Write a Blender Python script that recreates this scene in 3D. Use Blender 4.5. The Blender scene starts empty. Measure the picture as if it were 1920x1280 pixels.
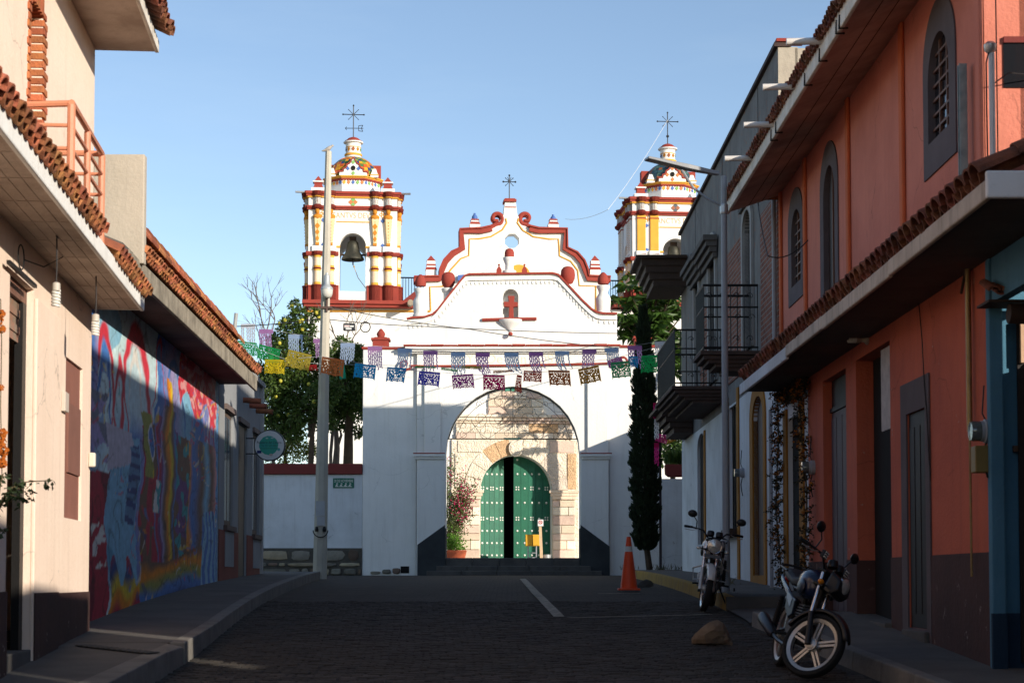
import bpy, bmesh, math, random
from mathutils import Vector, Matrix, noise
R = math.radians
random.seed(7)
SC = bpy.context.scene
COL = SC.collection

# ------------------------------------------------------------------ camera
FPX, HZ, TILT = 3400.0, 1085.0, R(3.0)          # focal length and horizon in photo pixels (1920 wide)
YS = HZ - 640 - FPX * math.tan(TILT)            # remaining vertical shift in pixels
cam = bpy.data.cameras.new('camera'); CAM = bpy.data.objects.new('camera', cam); COL.objects.link(CAM)
cam.sensor_width = 36; cam.lens = 36 * FPX / 1920; cam.shift_y = YS / 1920
cam.dof.use_dof = True; cam.dof.focus_distance = 52; cam.dof.aperture_fstop = 6.0
cam.clip_start = 0.1; cam.clip_end = 9000
CAM.location = (0, 0, 0); CAM.rotation_euler = (R(90) + TILT, 0, 0)
SC.camera = CAM
# ------------------------------------------------------------------ sky, sun, exposure
SUN = Vector((1, -1.0, 0.40)).normalized()      # towards the sun: behind the camera, to the right, low
w = bpy.data.worlds.new('World'); SC.world = w; w.use_nodes = True
nt = w.node_tree; bg = nt.nodes['Background']
sky = nt.nodes.new('ShaderNodeTexSky'); sky.sky_type = 'NISHITA'; sky.sun_disc = False
sky.sun_elevation = math.asin(SUN.z); sky.sun_rotation = math.atan2(SUN.x, SUN.y)
sky.altitude = 1500; sky.air_density = 0.9; sky.dust_density = 0.45; sky.ozone_density = 0.6
tc = nt.nodes.new('ShaderNodeTexCoord'); mp = nt.nodes.new('ShaderNodeMapping'); mp.inputs['Rotation'].default_value = (.1, .5, .3); mp.inputs['Scale'].default_value = (1.2, 2.0, 7.0)
cn = nt.nodes.new('ShaderNodeTexNoise'); cn.inputs['Scale'].default_value = 2.6; cn.inputs['Detail'].default_value = 7; cn.inputs['Roughness'].default_value = .62      # thin cirrus all round the sky
cr = nt.nodes.new('ShaderNodeMapRange'); cr.inputs['From Min'].default_value = .5; cr.inputs['From Max'].default_value = .85; cr.inputs['To Max'].default_value = .11
cm = nt.nodes.new('ShaderNodeMix'); cm.data_type = 'RGBA'; cm.inputs[7].default_value = (4.6, 5.4, 5.8, 1)
nt.links.new(tc.outputs['Generated'], mp.inputs['Vector']); nt.links.new(mp.outputs[0], cn.inputs['Vector']); nt.links.new(cn.outputs['Fac'], cr.inputs['Value']); nt.links.new(cr.outputs[0], cm.inputs[0])
nt.links.new(sky.outputs[0], cm.inputs[6]); nt.links.new(cm.outputs[2], bg.inputs[0]); bg.inputs[1].default_value = 0.143
ld = bpy.data.lights.new('sun', 'SUN'); ld.energy = 4.5; ld.angle = R(0.53); ld.color = (1, 0.90, 0.76)
lo = bpy.data.objects.new('sun', ld); COL.objects.link(lo); lo.location = SUN * 60
lo.rotation_euler = SUN.to_track_quat('Z', 'Y').to_euler()
vs = SC.view_settings; vs.view_transform = 'Standard'; vs.look = 'None'; vs.exposure = 0.40; vs.gamma = 1; vs.use_curve_mapping = False
SC.cycles.max_bounces = 6; SC.cycles.diffuse_bounces = 4; SC.cycles.transparent_max_bounces = 12

# ------------------------------------------------------------------ helpers
def ray(px, py):
    x = (px - 960) / FPX; y = (640 - py + YS) / FPX
    return Vector((x, math.cos(TILT) - y * math.sin(TILT), math.sin(TILT) + y * math.cos(TILT)))
def P(px, py, d):
    r = ray(px, py); return r * (d / r.y)
def hermite(tab, d):
    n = len(tab)
    if d <= tab[0][0]: return tab[0][1]
    for i in range(n - 1):
        a, b = tab[i], tab[i + 1]
        if d <= b[0]:
            h = b[0] - a[0]; t = (d - a[0]) / h
            def sl(k):
                if k == 0: return (tab[1][1] - tab[0][1]) / (tab[1][0] - tab[0][0])
                if k == n - 1: return (tab[-1][1] - tab[-2][1]) / (tab[-1][0] - tab[-2][0])
                return (tab[k + 1][1] - tab[k - 1][1]) / (tab[k + 1][0] - tab[k - 1][0])
            m0, m1 = sl(i) * h, sl(i + 1) * h
            return (2*t**3 - 3*t*t + 1)*a[1] + (t**3 - 2*t*t + t)*m0 + (-2*t**3 + 3*t*t)*b[1] + (t**3 - t*t)*m1
    return tab[-1][1]
GT = [(-60, -4.4), (0, -1.72), (8, -1.32), (16, -.90), (24, -.46), (31, -.22), (42, .0), (54, .11), (70, .16), (100, .2), (400, .3), (4000, .4)]
def g(d): return hermite(GT, d)
def lerp(a, b, t): return a + (b - a) * t

class Wall:
    """vertical plane through A and B; pt(u, w, z): u metres along from A, w metres outwards, z height"""
    def __init__(s, A, B, out):
        s.A = Vector((A[0], A[1])); B = Vector((B[0], B[1]))
        s.L = (B - s.A).length; s.t = (B - s.A).normalized(); s.n = Vector((-s.t.y, s.t.x))
        if s.n.dot(Vector(out)) < 0: s.n = -s.n
    def pt(s, u, w, z):
        return Vector((s.A.x + s.t.x * u + s.n.x * w, s.A.y + s.t.y * u + s.n.y * w, z))
    def hit(s, px, py, w=0):
        r = ray(px, py); a = s.A + s.n * w
        k = (s.n.x * a.x + s.n.y * a.y) / (s.n.x * r.x + s.n.y * r.y)
        p = r * k
        return (Vector((p.x, p.y)) - a).dot(s.t), p.z
    def yaw(s): return math.atan2(s.t.y, s.t.x)

class MB:
    def __init__(s): s.v = []; s.f = []; s.m = []; s.c = []
    def add(s, vs, fs, mi=0, T=None, col=None):
        o = len(s.v)
        s.v += [tuple(T(*p)) if T else tuple(p) for p in vs]
        for f in fs:
            s.f.append([i + o for i in f]); s.m.append(mi); s.c.append(col)
        return s
    def box(s, a0, a1, b0, b1, c0, c1, T=None, mi=0, col=None):
        vs = [(a, b, c) for a in (a0, a1) for b in (b0, b1) for c in (c0, c1)]
        return s.add(vs, [(0,1,3,2),(4,6,7,5),(0,4,5,1),(2,3,7,6),(0,2,6,4),(1,5,7,3)], mi, T, col)
    def prism(s, poly, b0, b1, T=None, mi=0, col=None, caps=True):
        n = len(poly)
        vs = [(a, b0, c) for a, c in poly] + [(a, b1, c) for a, c in poly]
        fs = [(i, (i+1) % n, n + (i+1) % n, n + i) for i in range(n)]
        if caps: fs += [tuple(range(n)), tuple(range(2*n-1, n-1, -1))]
        return s.add(vs, fs, mi, T, col)
    def band(s, line, off, b0, b1, T=None, mi=0):
        """a moulding of thickness off that follows an open polyline (a, c), extruded b0..b1"""
        pts = [Vector(p) for p in line]; o = []
        for i, p in enumerate(pts):
            d = (pts[min(i+1, len(pts)-1)] - pts[max(i-1, 0)]).normalized()
            nn = Vector((-d.y, d.x)); 
            o.append(p + nn * off)
        vs = []
        for p, q in zip(pts, o): vs += [(p.x, b0, p.y), (q.x, b0, q.y), (q.x, b1, q.y), (p.x, b1, p.y)]
        fs = []
        for i in range(len(pts) - 1):
            k = 4 * i
            for j in range(4): fs.append((k + j, k + (j+1) % 4, k + 4 + (j+1) % 4, k + 4 + j))
        fs += [(0,1,2,3), tuple(4*(len(pts)-1) + j for j in (3,2,1,0))]
        return s.add(vs, fs, mi, T)
    def tube(s, pts, r, n=6, T=None, mi=0, closed=False, col=None):
        pts = [Vector(p) for p in pts]; N = len(pts)
        rs = r if isinstance(r, (list, tuple)) else [r] * N
        vs = []; up = None
        for i, p in enumerate(pts):
            if closed: d = pts[(i+1) % N] - pts[i-1]
            else: d = pts[min(i+1, N-1)] - pts[max(i-1, 0)]
            if d.length < 1e-9: d = Vector((0, 0, 1))
            d.normalize()
            if up is None: up = Vector((0, 0, 1)) if abs(d.z) < .9 else Vector((1, 0, 0))
            a = d.cross(up)
            if a.length < 1e-4: a = d.cross(Vector((.3, .8, .1)))
            a.normalize(); b = a.cross(d).normalized(); up = b
            for k in range(n):
                t = 2 * math.pi * k / n
                vs.append(p + (a * math.cos(t) + b * math.sin(t)) * rs[i])
        fs = []
        for i in range(N if closed else N - 1):
            j = (i + 1) % N
            for k in range(n): fs.append((i*n + k, i*n + (k+1) % n, j*n + (k+1) % n, j*n + k))
        if not closed: fs += [tuple(range(n))[::-1], tuple(range((N-1)*n, N*n))]
        return s.add(vs, fs, mi, T, col)
    def lathe(s, prof, n=16, c=(0, 0, 0), T=None, mi=0, a0=0, a1=2*math.pi, col=None):
        full = abs(a1 - a0 - 2*math.pi) < 1e-6; m = n if full else n + 1
        vs = [(c[0] + r * math.cos(a0 + (a1-a0)*k/n), c[1] + r * math.sin(a0 + (a1-a0)*k/n), c[2] + z) for r, z in prof for k in range(m)]
        fs = []
        for i in range(len(prof) - 1):
            for k in range(n): 
                k2 = (k+1) % m
                fs.append((i*m + k, i*m + k2, (i+1)*m + k2, (i+1)*m + k))
        if full: fs += [tuple(range(m))[::-1], tuple(range((len(prof)-1)*m, len(prof)*m))]
        return s.add(vs, fs, mi, T, col)
    def ball(s, c, r, nu=10, nv=7, T=None, mi=0, col=None, nz=0):
        rx, ry, rz = r if isinstance(r, (list, tuple)) else (r, r, r)
        vs = []
        for j in range(nv + 1):
            t = math.pi * j / nv - math.pi / 2
            for k in range(nu):
                a = 2 * math.pi * k / nu; q = 1 + nz * (random.random() - .5)
                vs.append((c[0] + q*rx*math.cos(t)*math.cos(a), c[1] + q*ry*math.cos(t)*math.sin(a), c[2] + q*rz*math.sin(t)))
        fs = [(j*nu + k, j*nu + (k+1) % nu, (j+1)*nu + (k+1) % nu, (j+1)*nu + k) for j in range(nv) for k in range(nu)]
        return s.add(vs, fs, mi, T, col)
    def quad(s, a, b, c, d, mi=0, T=None, col=None): return s.add([a, b, c, d], [(0, 1, 2, 3)], mi, T, col)

ORG = {}
def build(mb, name, mat, parent=None, smooth=False, bevel=0, kind=None, fix=True, origin=None):
    """link one MB as one mesh object, its origin at the thing's base"""
    me = bpy.data.meshes.new(name)
    if parent is not None: o = ORG[parent.name]
    elif origin is not None: o = Vector(origin)
    else:
        xs, ys, zs = zip(*mb.v); o = Vector(((min(xs)+max(xs))/2, (min(ys)+max(ys))/2, min(zs)))
    me.from_pydata([(x-o.x, y-o.y, z-o.z) for x, y, z in mb.v], [], mb.f)
    mats = mat if isinstance(mat, (list, tuple)) else [mat]
    for m in mats: me.materials.append(m)
    if len(mats) > 1: me.polygons.foreach_set('material_index', mb.m)
    if any(c is not None for c in mb.c):
        ca = me.color_attributes.new('Col', 'FLOAT_COLOR', 'CORNER'); arr = []
        for p, c in zip(me.polygons, mb.c):
            c = c or (1, 1, 1)
            for _ in range(p.loop_total): arr += [c[0], c[1], c[2], 1]
        ca.data.foreach_set('color', arr)
    if fix and len(mb.f) < 40000:
        bm = bmesh.new(); bm.from_mesh(me); bmesh.ops.recalc_face_normals(bm, faces=bm.faces); bm.to_mesh(me); bm.free()
    if smooth:
        me.polygons.foreach_set('use_smooth', [True] * len(me.polygons))
        me.set_sharp_from_angle(angle=R(42))
    ob = bpy.data.objects.new(name, me); COL.objects.link(ob)
    if parent is not None: ob.parent = parent; ORG[ob.name] = o
    else: ob.location = o; ORG[ob.name] = o
    if bevel:
        b = ob.modifiers.new('bevel', 'BEVEL'); b.width = bevel; b.segments = 2; b.limit_method = 'ANGLE'; b.angle_limit = R(40)
    if kind: ob['kind'] = kind
    return ob
def build_each(mb, name, mat, parent, **k):
    """every box of mb (8 vertices, 6 faces each) as an object of its own"""
    for i in range(0, len(mb.v), 8):
        m_ = MB(); m_.v = mb.v[i:i+8]; m_.f = [[q - i for q in f] for f in mb.f[i//8*6:i//8*6+6]]; m_.m = [0]*6; m_.c = [None]*6
        build(m_, name, mat, parent=parent, **k)
def tag(o, label, cat, group=None, kind=None):
    o['label'] = label; o['category'] = cat
    if group: o['group'] = group
    if kind: o['kind'] = kind
    return o
def thing(name, loc, label, cat, group=None, rot=None):
    e = bpy.data.objects.new(name, None); COL.objects.link(e); e.empty_display_size = .2
    e.location = loc
    if rot: e.rotation_euler = rot; ORG[e.name] = Vector((0, 0, 0))
    else: ORG[e.name] = Vector(loc)
    return tag(e, label, cat, group)
def put(name, mesh, parent, M4):
    """a copy of a shared mesh as a part, placed by a world matrix (parents are unrotated)"""
    o = bpy.data.objects.new(name, mesh); COL.objects.link(o); o.parent = parent
    o.matrix_local = Matrix.Translation(-ORG[parent.name]) @ M4
    return o
def basis(x, y, z, p):
    m = Matrix((x, y, z)).transposed().to_4x4(); m.translation = p; return m
def struct(o): o['kind'] = 'structure'; return o
def mesh_of(mb, name, mat):
    me = bpy.data.meshes.new(name); me.from_pydata([tuple(v) for v in mb.v], [], mb.f)
    for m in (mat if isinstance(mat, (list, tuple)) else [mat]): me.materials.append(m)
    me.polygons.foreach_set('material_index', mb.m)
    bm = bmesh.new(); bm.from_mesh(me); bmesh.ops.recalc_face_normals(bm, faces=bm.faces); bm.to_mesh(me); bm.free()
    return me
def text(s, size, mat, p, right, up, parent, name='lettering', ext=.002, align='CENTER', spacing=1.0, sx=1.0):
    cu = bpy.data.curves.new(name, 'FONT'); cu.body = s; cu.size = size; cu.align_x = align; cu.align_y = 'CENTER'; cu.extrude = ext; cu.space_character = spacing
    t = bpy.data.objects.new(name, cu); COL.objects.link(t)
    dg = bpy.context.evaluated_depsgraph_get(); me = bpy.data.meshes.new_from_object(t.evaluated_get(dg))
    bpy.data.objects.remove(t); bpy.data.curves.remove(cu)
    me.materials.clear(); me.materials.append(mat); me.name = name
    right = Vector(right).normalized(); up = Vector(up).normalized()
    return put(name, me, parent, basis(right * sx, up, right.cross(up), Vector(p)))

def lin(c): return c / 12.92 if c <= .04045 else ((c + .055) / 1.055) ** 2.4
def S(r, g_, b): return (lin(r/255), lin(g_/255), lin(b/255))
def M(name, col, col2=None, scale=2.5, mix=.5, rough=.85, bump=.25, bscale=45, metal=0, streak=0, streakcol=None, rnd=0, spec=.3,
      attr=False, trans=0, coat=0, coarse=0, chips=None, crack=0):
    m = bpy.data.materials.new(name); m.use_nodes = True; N = m.node_tree.nodes; L = m.node_tree.links
    b = N['Principled BSDF']; b.inputs['Roughness'].default_value = rough; b.inputs['Metallic'].default_value = metal
    b.inputs['Specular IOR Level'].default_value = spec
    if coat: b.inputs['Coat Weight'].default_value = coat; b.inputs['Coat Roughness'].default_value = .08
    geo = N.new('ShaderNodeNewGeometry'); pos = geo.outputs['Position']
    def noise_(sc, det=5, vec=pos, rg=.6):
        n = N.new('ShaderNodeTexNoise'); n.inputs['Scale'].default_value = sc; n.inputs['Detail'].default_value = det
        n.inputs['Roughness'].default_value = rg; L.new(vec, n.inputs['Vector']); return n.outputs['Fac']
    def ramp(x, a, c):
        r = N.new('ShaderNodeMapRange'); r.inputs['From Min'].default_value = a; r.inputs['From Max'].default_value = c; L.new(x, r.inputs['Value']); return r.outputs[0]
    def mixc(f, A, B):
        x = N.new('ShaderNodeMix'); x.data_type = 'RGBA'
        for k, vv in ((0, f), (6, A), (7, B)):
            if hasattr(vv, 'default_value'): L.new(vv, x.inputs[k])
            elif k: x.inputs[k].default_value = (*vv, 1)
            else: x.inputs[k].default_value = vv
        return x.outputs[2]
    base = tuple(col)
    if attr:
        at = N.new('ShaderNodeAttribute'); at.attribute_name = 'Col'; base = at.outputs['Color']
    c2 = col2 or tuple(c * .72 for c in col)
    mm = N.new('ShaderNodeMath'); mm.operation = 'MULTIPLY'; mm.inputs[1].default_value = mix
    L.new(ramp(noise_(scale), .38, .68), mm.inputs[0])
    if attr:
        mu = N.new('ShaderNodeMix'); mu.data_type = 'RGBA'; mu.blend_type = 'MULTIPLY'; L.new(mm.outputs[0], mu.inputs[0]); L.new(base, mu.inputs[6]); mu.inputs[7].default_value = (*c2, 1); out = mu.outputs[2]
    else: out = mixc(mm.outputs[0], base, c2)
    if streak:
        vm = N.new('ShaderNodeVectorMath'); vm.operation = 'MULTIPLY'; vm.inputs[1].default_value = (7, 7, .5); L.new(pos, vm.inputs[0])
        ms = N.new('ShaderNodeMath'); ms.operation = 'MULTIPLY'; ms.inputs[1].default_value = streak
        L.new(ramp(noise_(1.0, 6, vm.outputs[0], .65), .5, .8), ms.inputs[0])
        out = mixc(ms.outputs[0], out, streakcol or tuple(c * .4 for c in col))
    if chips:                                   # flaked paint
        x = ramp(noise_(7, 6, pos, .7), chips[1], chips[1] + .015); x2 = ramp(noise_(1.3, 2), .45, .6); mq = N.new('ShaderNodeMath'); mq.operation = 'MULTIPLY'; L.new(x, mq.inputs[0]); L.new(x2, mq.inputs[1]); out = mixc(mq.outputs[0], out, chips[0])
    if crack:                                   # hairline cracks in the render
        vo = N.new('ShaderNodeTexVoronoi'); vo.feature = 'DISTANCE_TO_EDGE'; vo.inputs['Scale'].default_value = .55; wv = N.new('ShaderNodeVectorMath'); wv.operation = 'MULTIPLY_ADD'; wv.inputs[1].default_value = (.7, .7, .7)
        nn_ = N.new('ShaderNodeTexNoise'); nn_.inputs['Scale'].default_value = 1.6; nn_.inputs['Detail'].default_value = 6; L.new(pos, nn_.inputs['Vector']); L.new(nn_.outputs['Color'], wv.inputs[0]); L.new(pos, wv.inputs[2]); L.new(wv.outputs[0], vo.inputs['Vector'])
        x = ramp(vo.outputs['Distance'], .006, .0); x2 = ramp(noise_(.9, 2), .48, .56); mq = N.new('ShaderNodeMath'); mq.operation = 'MULTIPLY'; L.new(x, mq.inputs[0]); L.new(x2, mq.inputs[1]); mr = N.new('ShaderNodeMath'); mr.operation = 'MULTIPLY'; mr.inputs[1].default_value = crack; L.new(mq.outputs[0], mr.inputs[0]); out = mixc(mr.outputs[0], out, tuple(c*.3 for c in col))
    if rnd:
        oi = N.new('ShaderNodeObjectInfo'); hs = N.new('ShaderNodeHueSaturation')
        r1 = N.new('ShaderNodeMapRange'); r1.inputs['To Min'].default_value = 1 - rnd; r1.inputs['To Max'].default_value = 1 + rnd; L.new(oi.outputs['Random'], r1.inputs['Value'])
        L.new(r1.outputs[0], hs.inputs['Value']); L.new(out, hs.inputs['Color'])
        r2 = N.new('ShaderNodeMapRange'); r2.inputs['To Min'].default_value = .5 - .035*rnd; r2.inputs['To Max'].default_value = .5 + .035*rnd
        mo = N.new('ShaderNodeMath'); mo.operation = 'FRACT'; m7 = N.new('ShaderNodeMath'); m7.operation = 'MULTIPLY'; m7.inputs[1].default_value = 7.3
        L.new(oi.outputs['Random'], m7.inputs[0]); L.new(m7.outputs[0], mo.inputs[0]); L.new(mo.outputs[0], r2.inputs['Value']); L.new(r2.outputs[0], hs.inputs['Hue'])
        out = hs.outputs[0]
    L.new(out, b.inputs['Base Color'])
    if trans:
        t = N.new('ShaderNodeBsdfTranslucent'); L.new(out, t.inputs['Color']); ms_ = N.new('ShaderNodeMixShader'); ms_.inputs[0].default_value = trans
        L.new(b.outputs[0], ms_.inputs[1]); L.new(t.outputs[0], ms_.inputs[2]); L.new(ms_.outputs[0], N['Material Output'].inputs['Surface'])
    if bump:
        bp = N.new('ShaderNodeBump'); bp.inputs['Strength'].default_value = bump; bp.inputs['Distance'].default_value = .02
        h = noise_(bscale, 6)
        if coarse:
            ad = N.new('ShaderNodeMath'); ad.operation = 'MULTIPLY_ADD'; ad.inputs[1].default_value = coarse; L.new(noise_(bscale / 8, 3), ad.inputs[0]); L.new(h, ad.inputs[2]); h = ad.outputs[0]
        L.new(h, bp.inputs['Height']); L.new(bp.outputs[0], b.inputs['Normal'])
    return m

def facade(mb, W, u0, u1, z0, z1, ops, depth, w=0.0, mi=0, mj=None):
    """wall sheet with openings (ua, ub, za, zb, arch rise or 0) and their reveals"""
    mj = mi if mj is None else mj
    us = sorted({u0, u1} | {a for o in ops for a in o[:2]}); zs = sorted({z0, z1} | {a for o in ops for a in o[2:4]})
    us = [u for u in us if u0 <= u <= u1]; zs = [z for z in zs if z0 <= z <= z1]
    for i in range(len(us)-1):
        for j in range(len(zs)-1):
            cu, cz = (us[i]+us[i+1])/2, (zs[j]+zs[j+1])/2
            if any(o[0] < cu < o[1] and o[2] < cz < o[3] for o in ops): continue
            mb.quad((us[i], w, zs[j]), (us[i+1], w, zs[j]), (us[i+1], w, zs[j+1]), (us[i], w, zs[j+1]), mi, W.pt)
    for o in ops:
        a, b, c, d = o[:4]; rise = o[4] if len(o) > 4 else 0; wi = w - (o[5] if len(o) > 5 and depth else depth); zs_ = d - rise
        mb.quad((a, w, c), (a, w, zs_), (a, wi, zs_), (a, wi, c), mj, W.pt); mb.quad((b, w, c), (b, w, zs_), (b, wi, zs_), (b, wi, c), mj, W.pt)
        mb.quad((a, w, c), (b, w, c), (b, wi, c), (a, wi, c), mj, W.pt)
        if not rise: mb.quad((a, w, d), (b, w, d), (b, wi, d), (a, wi, d), mj, W.pt)
        else:
            n = 16; uc, ru = (a+b)/2, (b-a)/2
            arc = [(uc - ru*math.cos(math.pi*k/n), zs_ + rise*math.sin(math.pi*k/n)) for k in range(n+1)]
            for k in range(n):
                (p, q), (r_, s_) = arc[k], arc[k+1]
                mb.quad((p, w, q), (r_, w, s_), (r_, w, d), (p, w, d), mi, W.pt)
                mb.quad((p, w, q), (r_, w, s_), (r_, wi, s_), (p, wi, q), mj, W.pt)

# ------------------------------------------------------------------ shared materials
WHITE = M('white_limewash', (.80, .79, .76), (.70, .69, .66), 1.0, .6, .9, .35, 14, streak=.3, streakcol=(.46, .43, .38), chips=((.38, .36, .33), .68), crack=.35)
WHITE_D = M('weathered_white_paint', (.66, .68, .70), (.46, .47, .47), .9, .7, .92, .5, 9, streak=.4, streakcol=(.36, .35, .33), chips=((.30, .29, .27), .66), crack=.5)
RED = M('oxide_red_paint', (.31, .050, .034), (.24, .040, .03), 3, .7, .85, .25, 20, streak=.2)
REDD = M('dark_red_paint', (.20, .035, .03), (.15, .03, .025), 2, .7, .8, .2, 20)
YEL = M('ochre_yellow_paint', (.72, .36, .05), (.62, .29, .04), 4, .6, .8, .2, 25)
BLUEP = M('cobalt_blue_paint', (.07, .15, .42), None, 4, .4, .6, .1)
GREENP = M('leaf_green_paint', (.22, .42, .13), None, 4, .4, .6, .1)
ORNP = M('orange_glazed_paint', (.60, .20, .07), None, 4, .4, .6, .1)
CREAM = M('cream_stucco', (.84, .68, .56), (.74, .57, .45), .9, .6, .9, .35, 18, streak=.3, streakcol=(.52, .39, .30), chips=((.5, .42, .36), .68), crack=.5)
BROWN = M('brown_dado_paint', (.075, .036, .031), (.05, .026, .023), 1.5, .8, .85, .35, 20, streak=.3, chips=((.32, .27, .24), .64), crack=.5)
TERRA = M('terracotta_tile', (.42, .15, .06), (.20, .085, .05), 7, .8, .85, .5, 60, rnd=.45)
TERRAD = M('old_dark_clay_tile', (.25, .085, .045), (.10, .045, .03), 7, .9, .9, .5, 60, rnd=.35)
BRICK = M('fired_brick', (.47, .15, .06), (.33, .11, .055), 12, .8, .9, .6, 50, rnd=.28)
CONC = M('grey_concrete', (.36, .335, .29), (.25, .235, .205), 2.2, .8, .95, .5, 30, streak=.3)
CONCD = M('sidewalk_concrete', (.115, .108, .100), (.075, .07, .066), 1.6, .8, .95, .5, 35)
SOFF = M('stained_soffit_plaster', (.52, .42, .35), (.33, .25, .20), 1.8, .8, .95, .6, 14, streak=.35, streakcol=(.20, .15, .12))
FASC = M('white_fascia', (.74, .70, .63), (.52, .47, .40), 3, .7, .9, .4, 20, streak=.5, streakcol=(.26, .23, .19))
BLACK = M('black_iron', (.018, .017, .017), None, 8, .3, .5, .1, metal=.4)
DARK = M('dark_interior', (.012, .011, .010), None, 2, .3, .95, 0)
STEEL = M('galvanised_steel', (.50, .51, .52), (.36, .37, .38), 6, .6, .42, .1, metal=.75)
GREYP = M('grey_pole_paint', (.30, .32, .35), None, 4, .4, .5, .1)
WOOD = M('dark_stained_wood', (.055, .032, .022), (.035, .022, .016), 6, .7, .75, .3)
WIRE = M('black_cable', (.02, .02, .022), None, 4, .2, .6, 0)
ORANGE_SHADE = M('coral_stucco_shade_tone', (.53, .130, .072), (.40, .098, .06), 1.0, .8, .9, .5, 26, streak=.45, streakcol=(.26, .08, .055), chips=((.45, .30, .24), .66), crack=.6)  # upper coral again, redder, with the ground-floor shade put into the colour
ORANGE = M('coral_orange_stucco', (.63, .215, .15), (.50, .155, .105), 1.0, .75, .9, .5, 26, streak=.4, streakcol=(.42, .15, .10), crack=.5)
ORANGED = M('coral_orange_groove', (.60, .15, .06), None, 2, .5, .9, .3)
GREYF = M('grey_window_surround', (.12, .098, .105), (.085, .07, .075), 2.5, .7, .9, .35)
GLASS = M('dark_window_glass', (.012, .014, .018), None, 3, .2, .12, 0, spec=.6)
# ================================================================== ground, road, pavements
mb = MB(); ds = [-60, -30, -10, 0, 4, 8, 12, 16, 20, 24, 28, 31, 36, 42, 48, 54, 62, 70, 85, 100, 200, 400, 1000, 4000]
xs = [-4000, -400, -60, -12, 0, 12, 60, 400, 4000]
for i in range(len(ds)-1):
    for j in range(len(xs)-1):
        mb.quad((xs[j], ds[i], g(ds[i])-.03), (xs[j+1], ds[i], g(ds[i])-.03), (xs[j+1], ds[i+1], g(ds[i+1])-.03), (xs[j], ds[i+1], g(ds[i+1])-.03))
DIRT = M('dry_earth', (.15, .12, .09), (.10, .085, .065), .6, .8, .95, .5, 8)
struct(build(mb, 'ground', DIRT, origin=(0, 0, 0)))

def paver_mat():
    m = M('worn_paver', (.062, .053, .046), (.036, .032, .029), 2.0, .9, .88, .6, 60, rnd=.35, spec=.25)
    return m
PAVER = paver_mat()
def road_mat():
    m = M('cobbled_paving', (.066, .056, .048), (.040, .036, .032), 1.8, .9, .9, .55, 50, spec=.25)
    N = m.node_tree.nodes; L = m.node_tree.links; b = N['Principled BSDF']
    br = N.new('ShaderNodeTexBrick'); br.inputs['Scale'].default_value = 1; br.inputs['Brick Width'].default_value = .168; br.inputs['Row Height'].default_value = .093
    br.inputs['Mortar Size'].default_value = .012; br.inputs['Color1'].default_value = (1, 1, 1, 1); br.inputs['Color2'].default_value = (.55, .55, .58, 1); br.inputs['Mortar'].default_value = (.3, .3, .3, 1)
    ge = N.new('ShaderNodeNewGeometry'); L.new(ge.outputs['Position'], br.inputs['Vector'])
    src = b.inputs['Base Color'].links[0].from_socket
    mx = N.new('ShaderNodeMix'); mx.data_type = 'RGBA'; mx.blend_type = 'MULTIPLY'; mx.inputs[0].default_value = .9; L.new(src, mx.inputs[6]); L.new(br.outputs['Color'], mx.inputs[7]); L.new(mx.outputs[2], b.inputs['Base Color'])
    bp = N.new('ShaderNodeBump'); bp.invert = True; bp.inputs['Strength'].default_value = .8; bp.inputs['Distance'].default_value = .02
    L.new(br.outputs['Fac'], bp.inputs['Height']); old = b.inputs['Normal'].links[0].from_socket; L.new(old, bp.inputs['Normal']); L.new(bp.outputs[0], b.inputs['Normal'])
    return m
ROADM = road_mat()
mb = MB(); n = 90
for i in range(n):
    a, b_ = -20 + 74*i/n, -20 + 74*(i+1)/n
    for x0, x1 in ((-7, 0), (0, 7)):
        mb.quad((x0, a, g(a)), (x1, a, g(a)), (x1, b_, g(b_)), (x0, b_, g(b_)))
road = struct(build(mb, 'road', ROADM, origin=(0, 0, 0)))
def kerbL(d): return lerp(-3.13, -4.42, (d - 17.6) / 24.4)
def kerbR(d): return 2.9 if d > 22 else lerp(3.35, 2.87, min(1, max(0, (d - 14) / 8)))
# pavers: the nearest 300 one by one, the rest joined
def paver_mesh():
    m_ = MB(); a, b_, h = .079, .043, .010; c = .012
    vs = [(-a, -b_, -.05), (a, -b_, -.05), (a, b_, -.05), (-a, b_, -.05), (-a, -b_, 0), (a, -b_, 0), (a, b_, 0), (-a, b_, 0),
          (-a+c, -b_+c, h), (a-c, -b_+c, h), (a-c, b_-c, h), (-a+c, b_-c, h)]
    fs = [(8, 9, 10, 11)] + [(i, (i+1) % 4, 4+(i+1) % 4, 4+i) for i in range(4)] + [(4+i, 4+(i+1) % 4, 8+(i+1) % 4, 8+i) for i in range(4)]
    m_.add(vs, fs); return m_
PM = mesh_of(paver_mesh(), 'paver', PAVER)
rows = []; d = 15.6; k = 0
stuff = MB(); base = paver_mesh(); count = 0
while d < 27:
    x = kerbL(max(d, 17.6)) + (.0 if k % 2 else .084)
    while x < kerbR(d) - .1:
        sl = (g(d+.05) - g(d-.05)) / .1
        jx, jy, jz = random.uniform(-.006, .006), random.uniform(-.005, .005), random.uniform(-.009, .005)
        rx, ry, rz = random.gauss(0, .03), random.gauss(0, .022), random.gauss(0, .025)
        Mx = Matrix.Translation((x + jx, d + jy, g(d) + .004 + jz)) @ Matrix.Rotation(rz, 4, 'Z') @ Matrix.Rotation(math.atan(sl) + rx, 4, 'X') @ Matrix.Rotation(ry, 4, 'Y')
        if d > 15.75 and count < 300: put('paver', PM, road, Mx); count += 1
        else: stuff.add([Mx @ Vector(v) for v in base.v], base.f)
        x += .168 + random.uniform(-.004, .004)
    d += .093; k += 1
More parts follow.
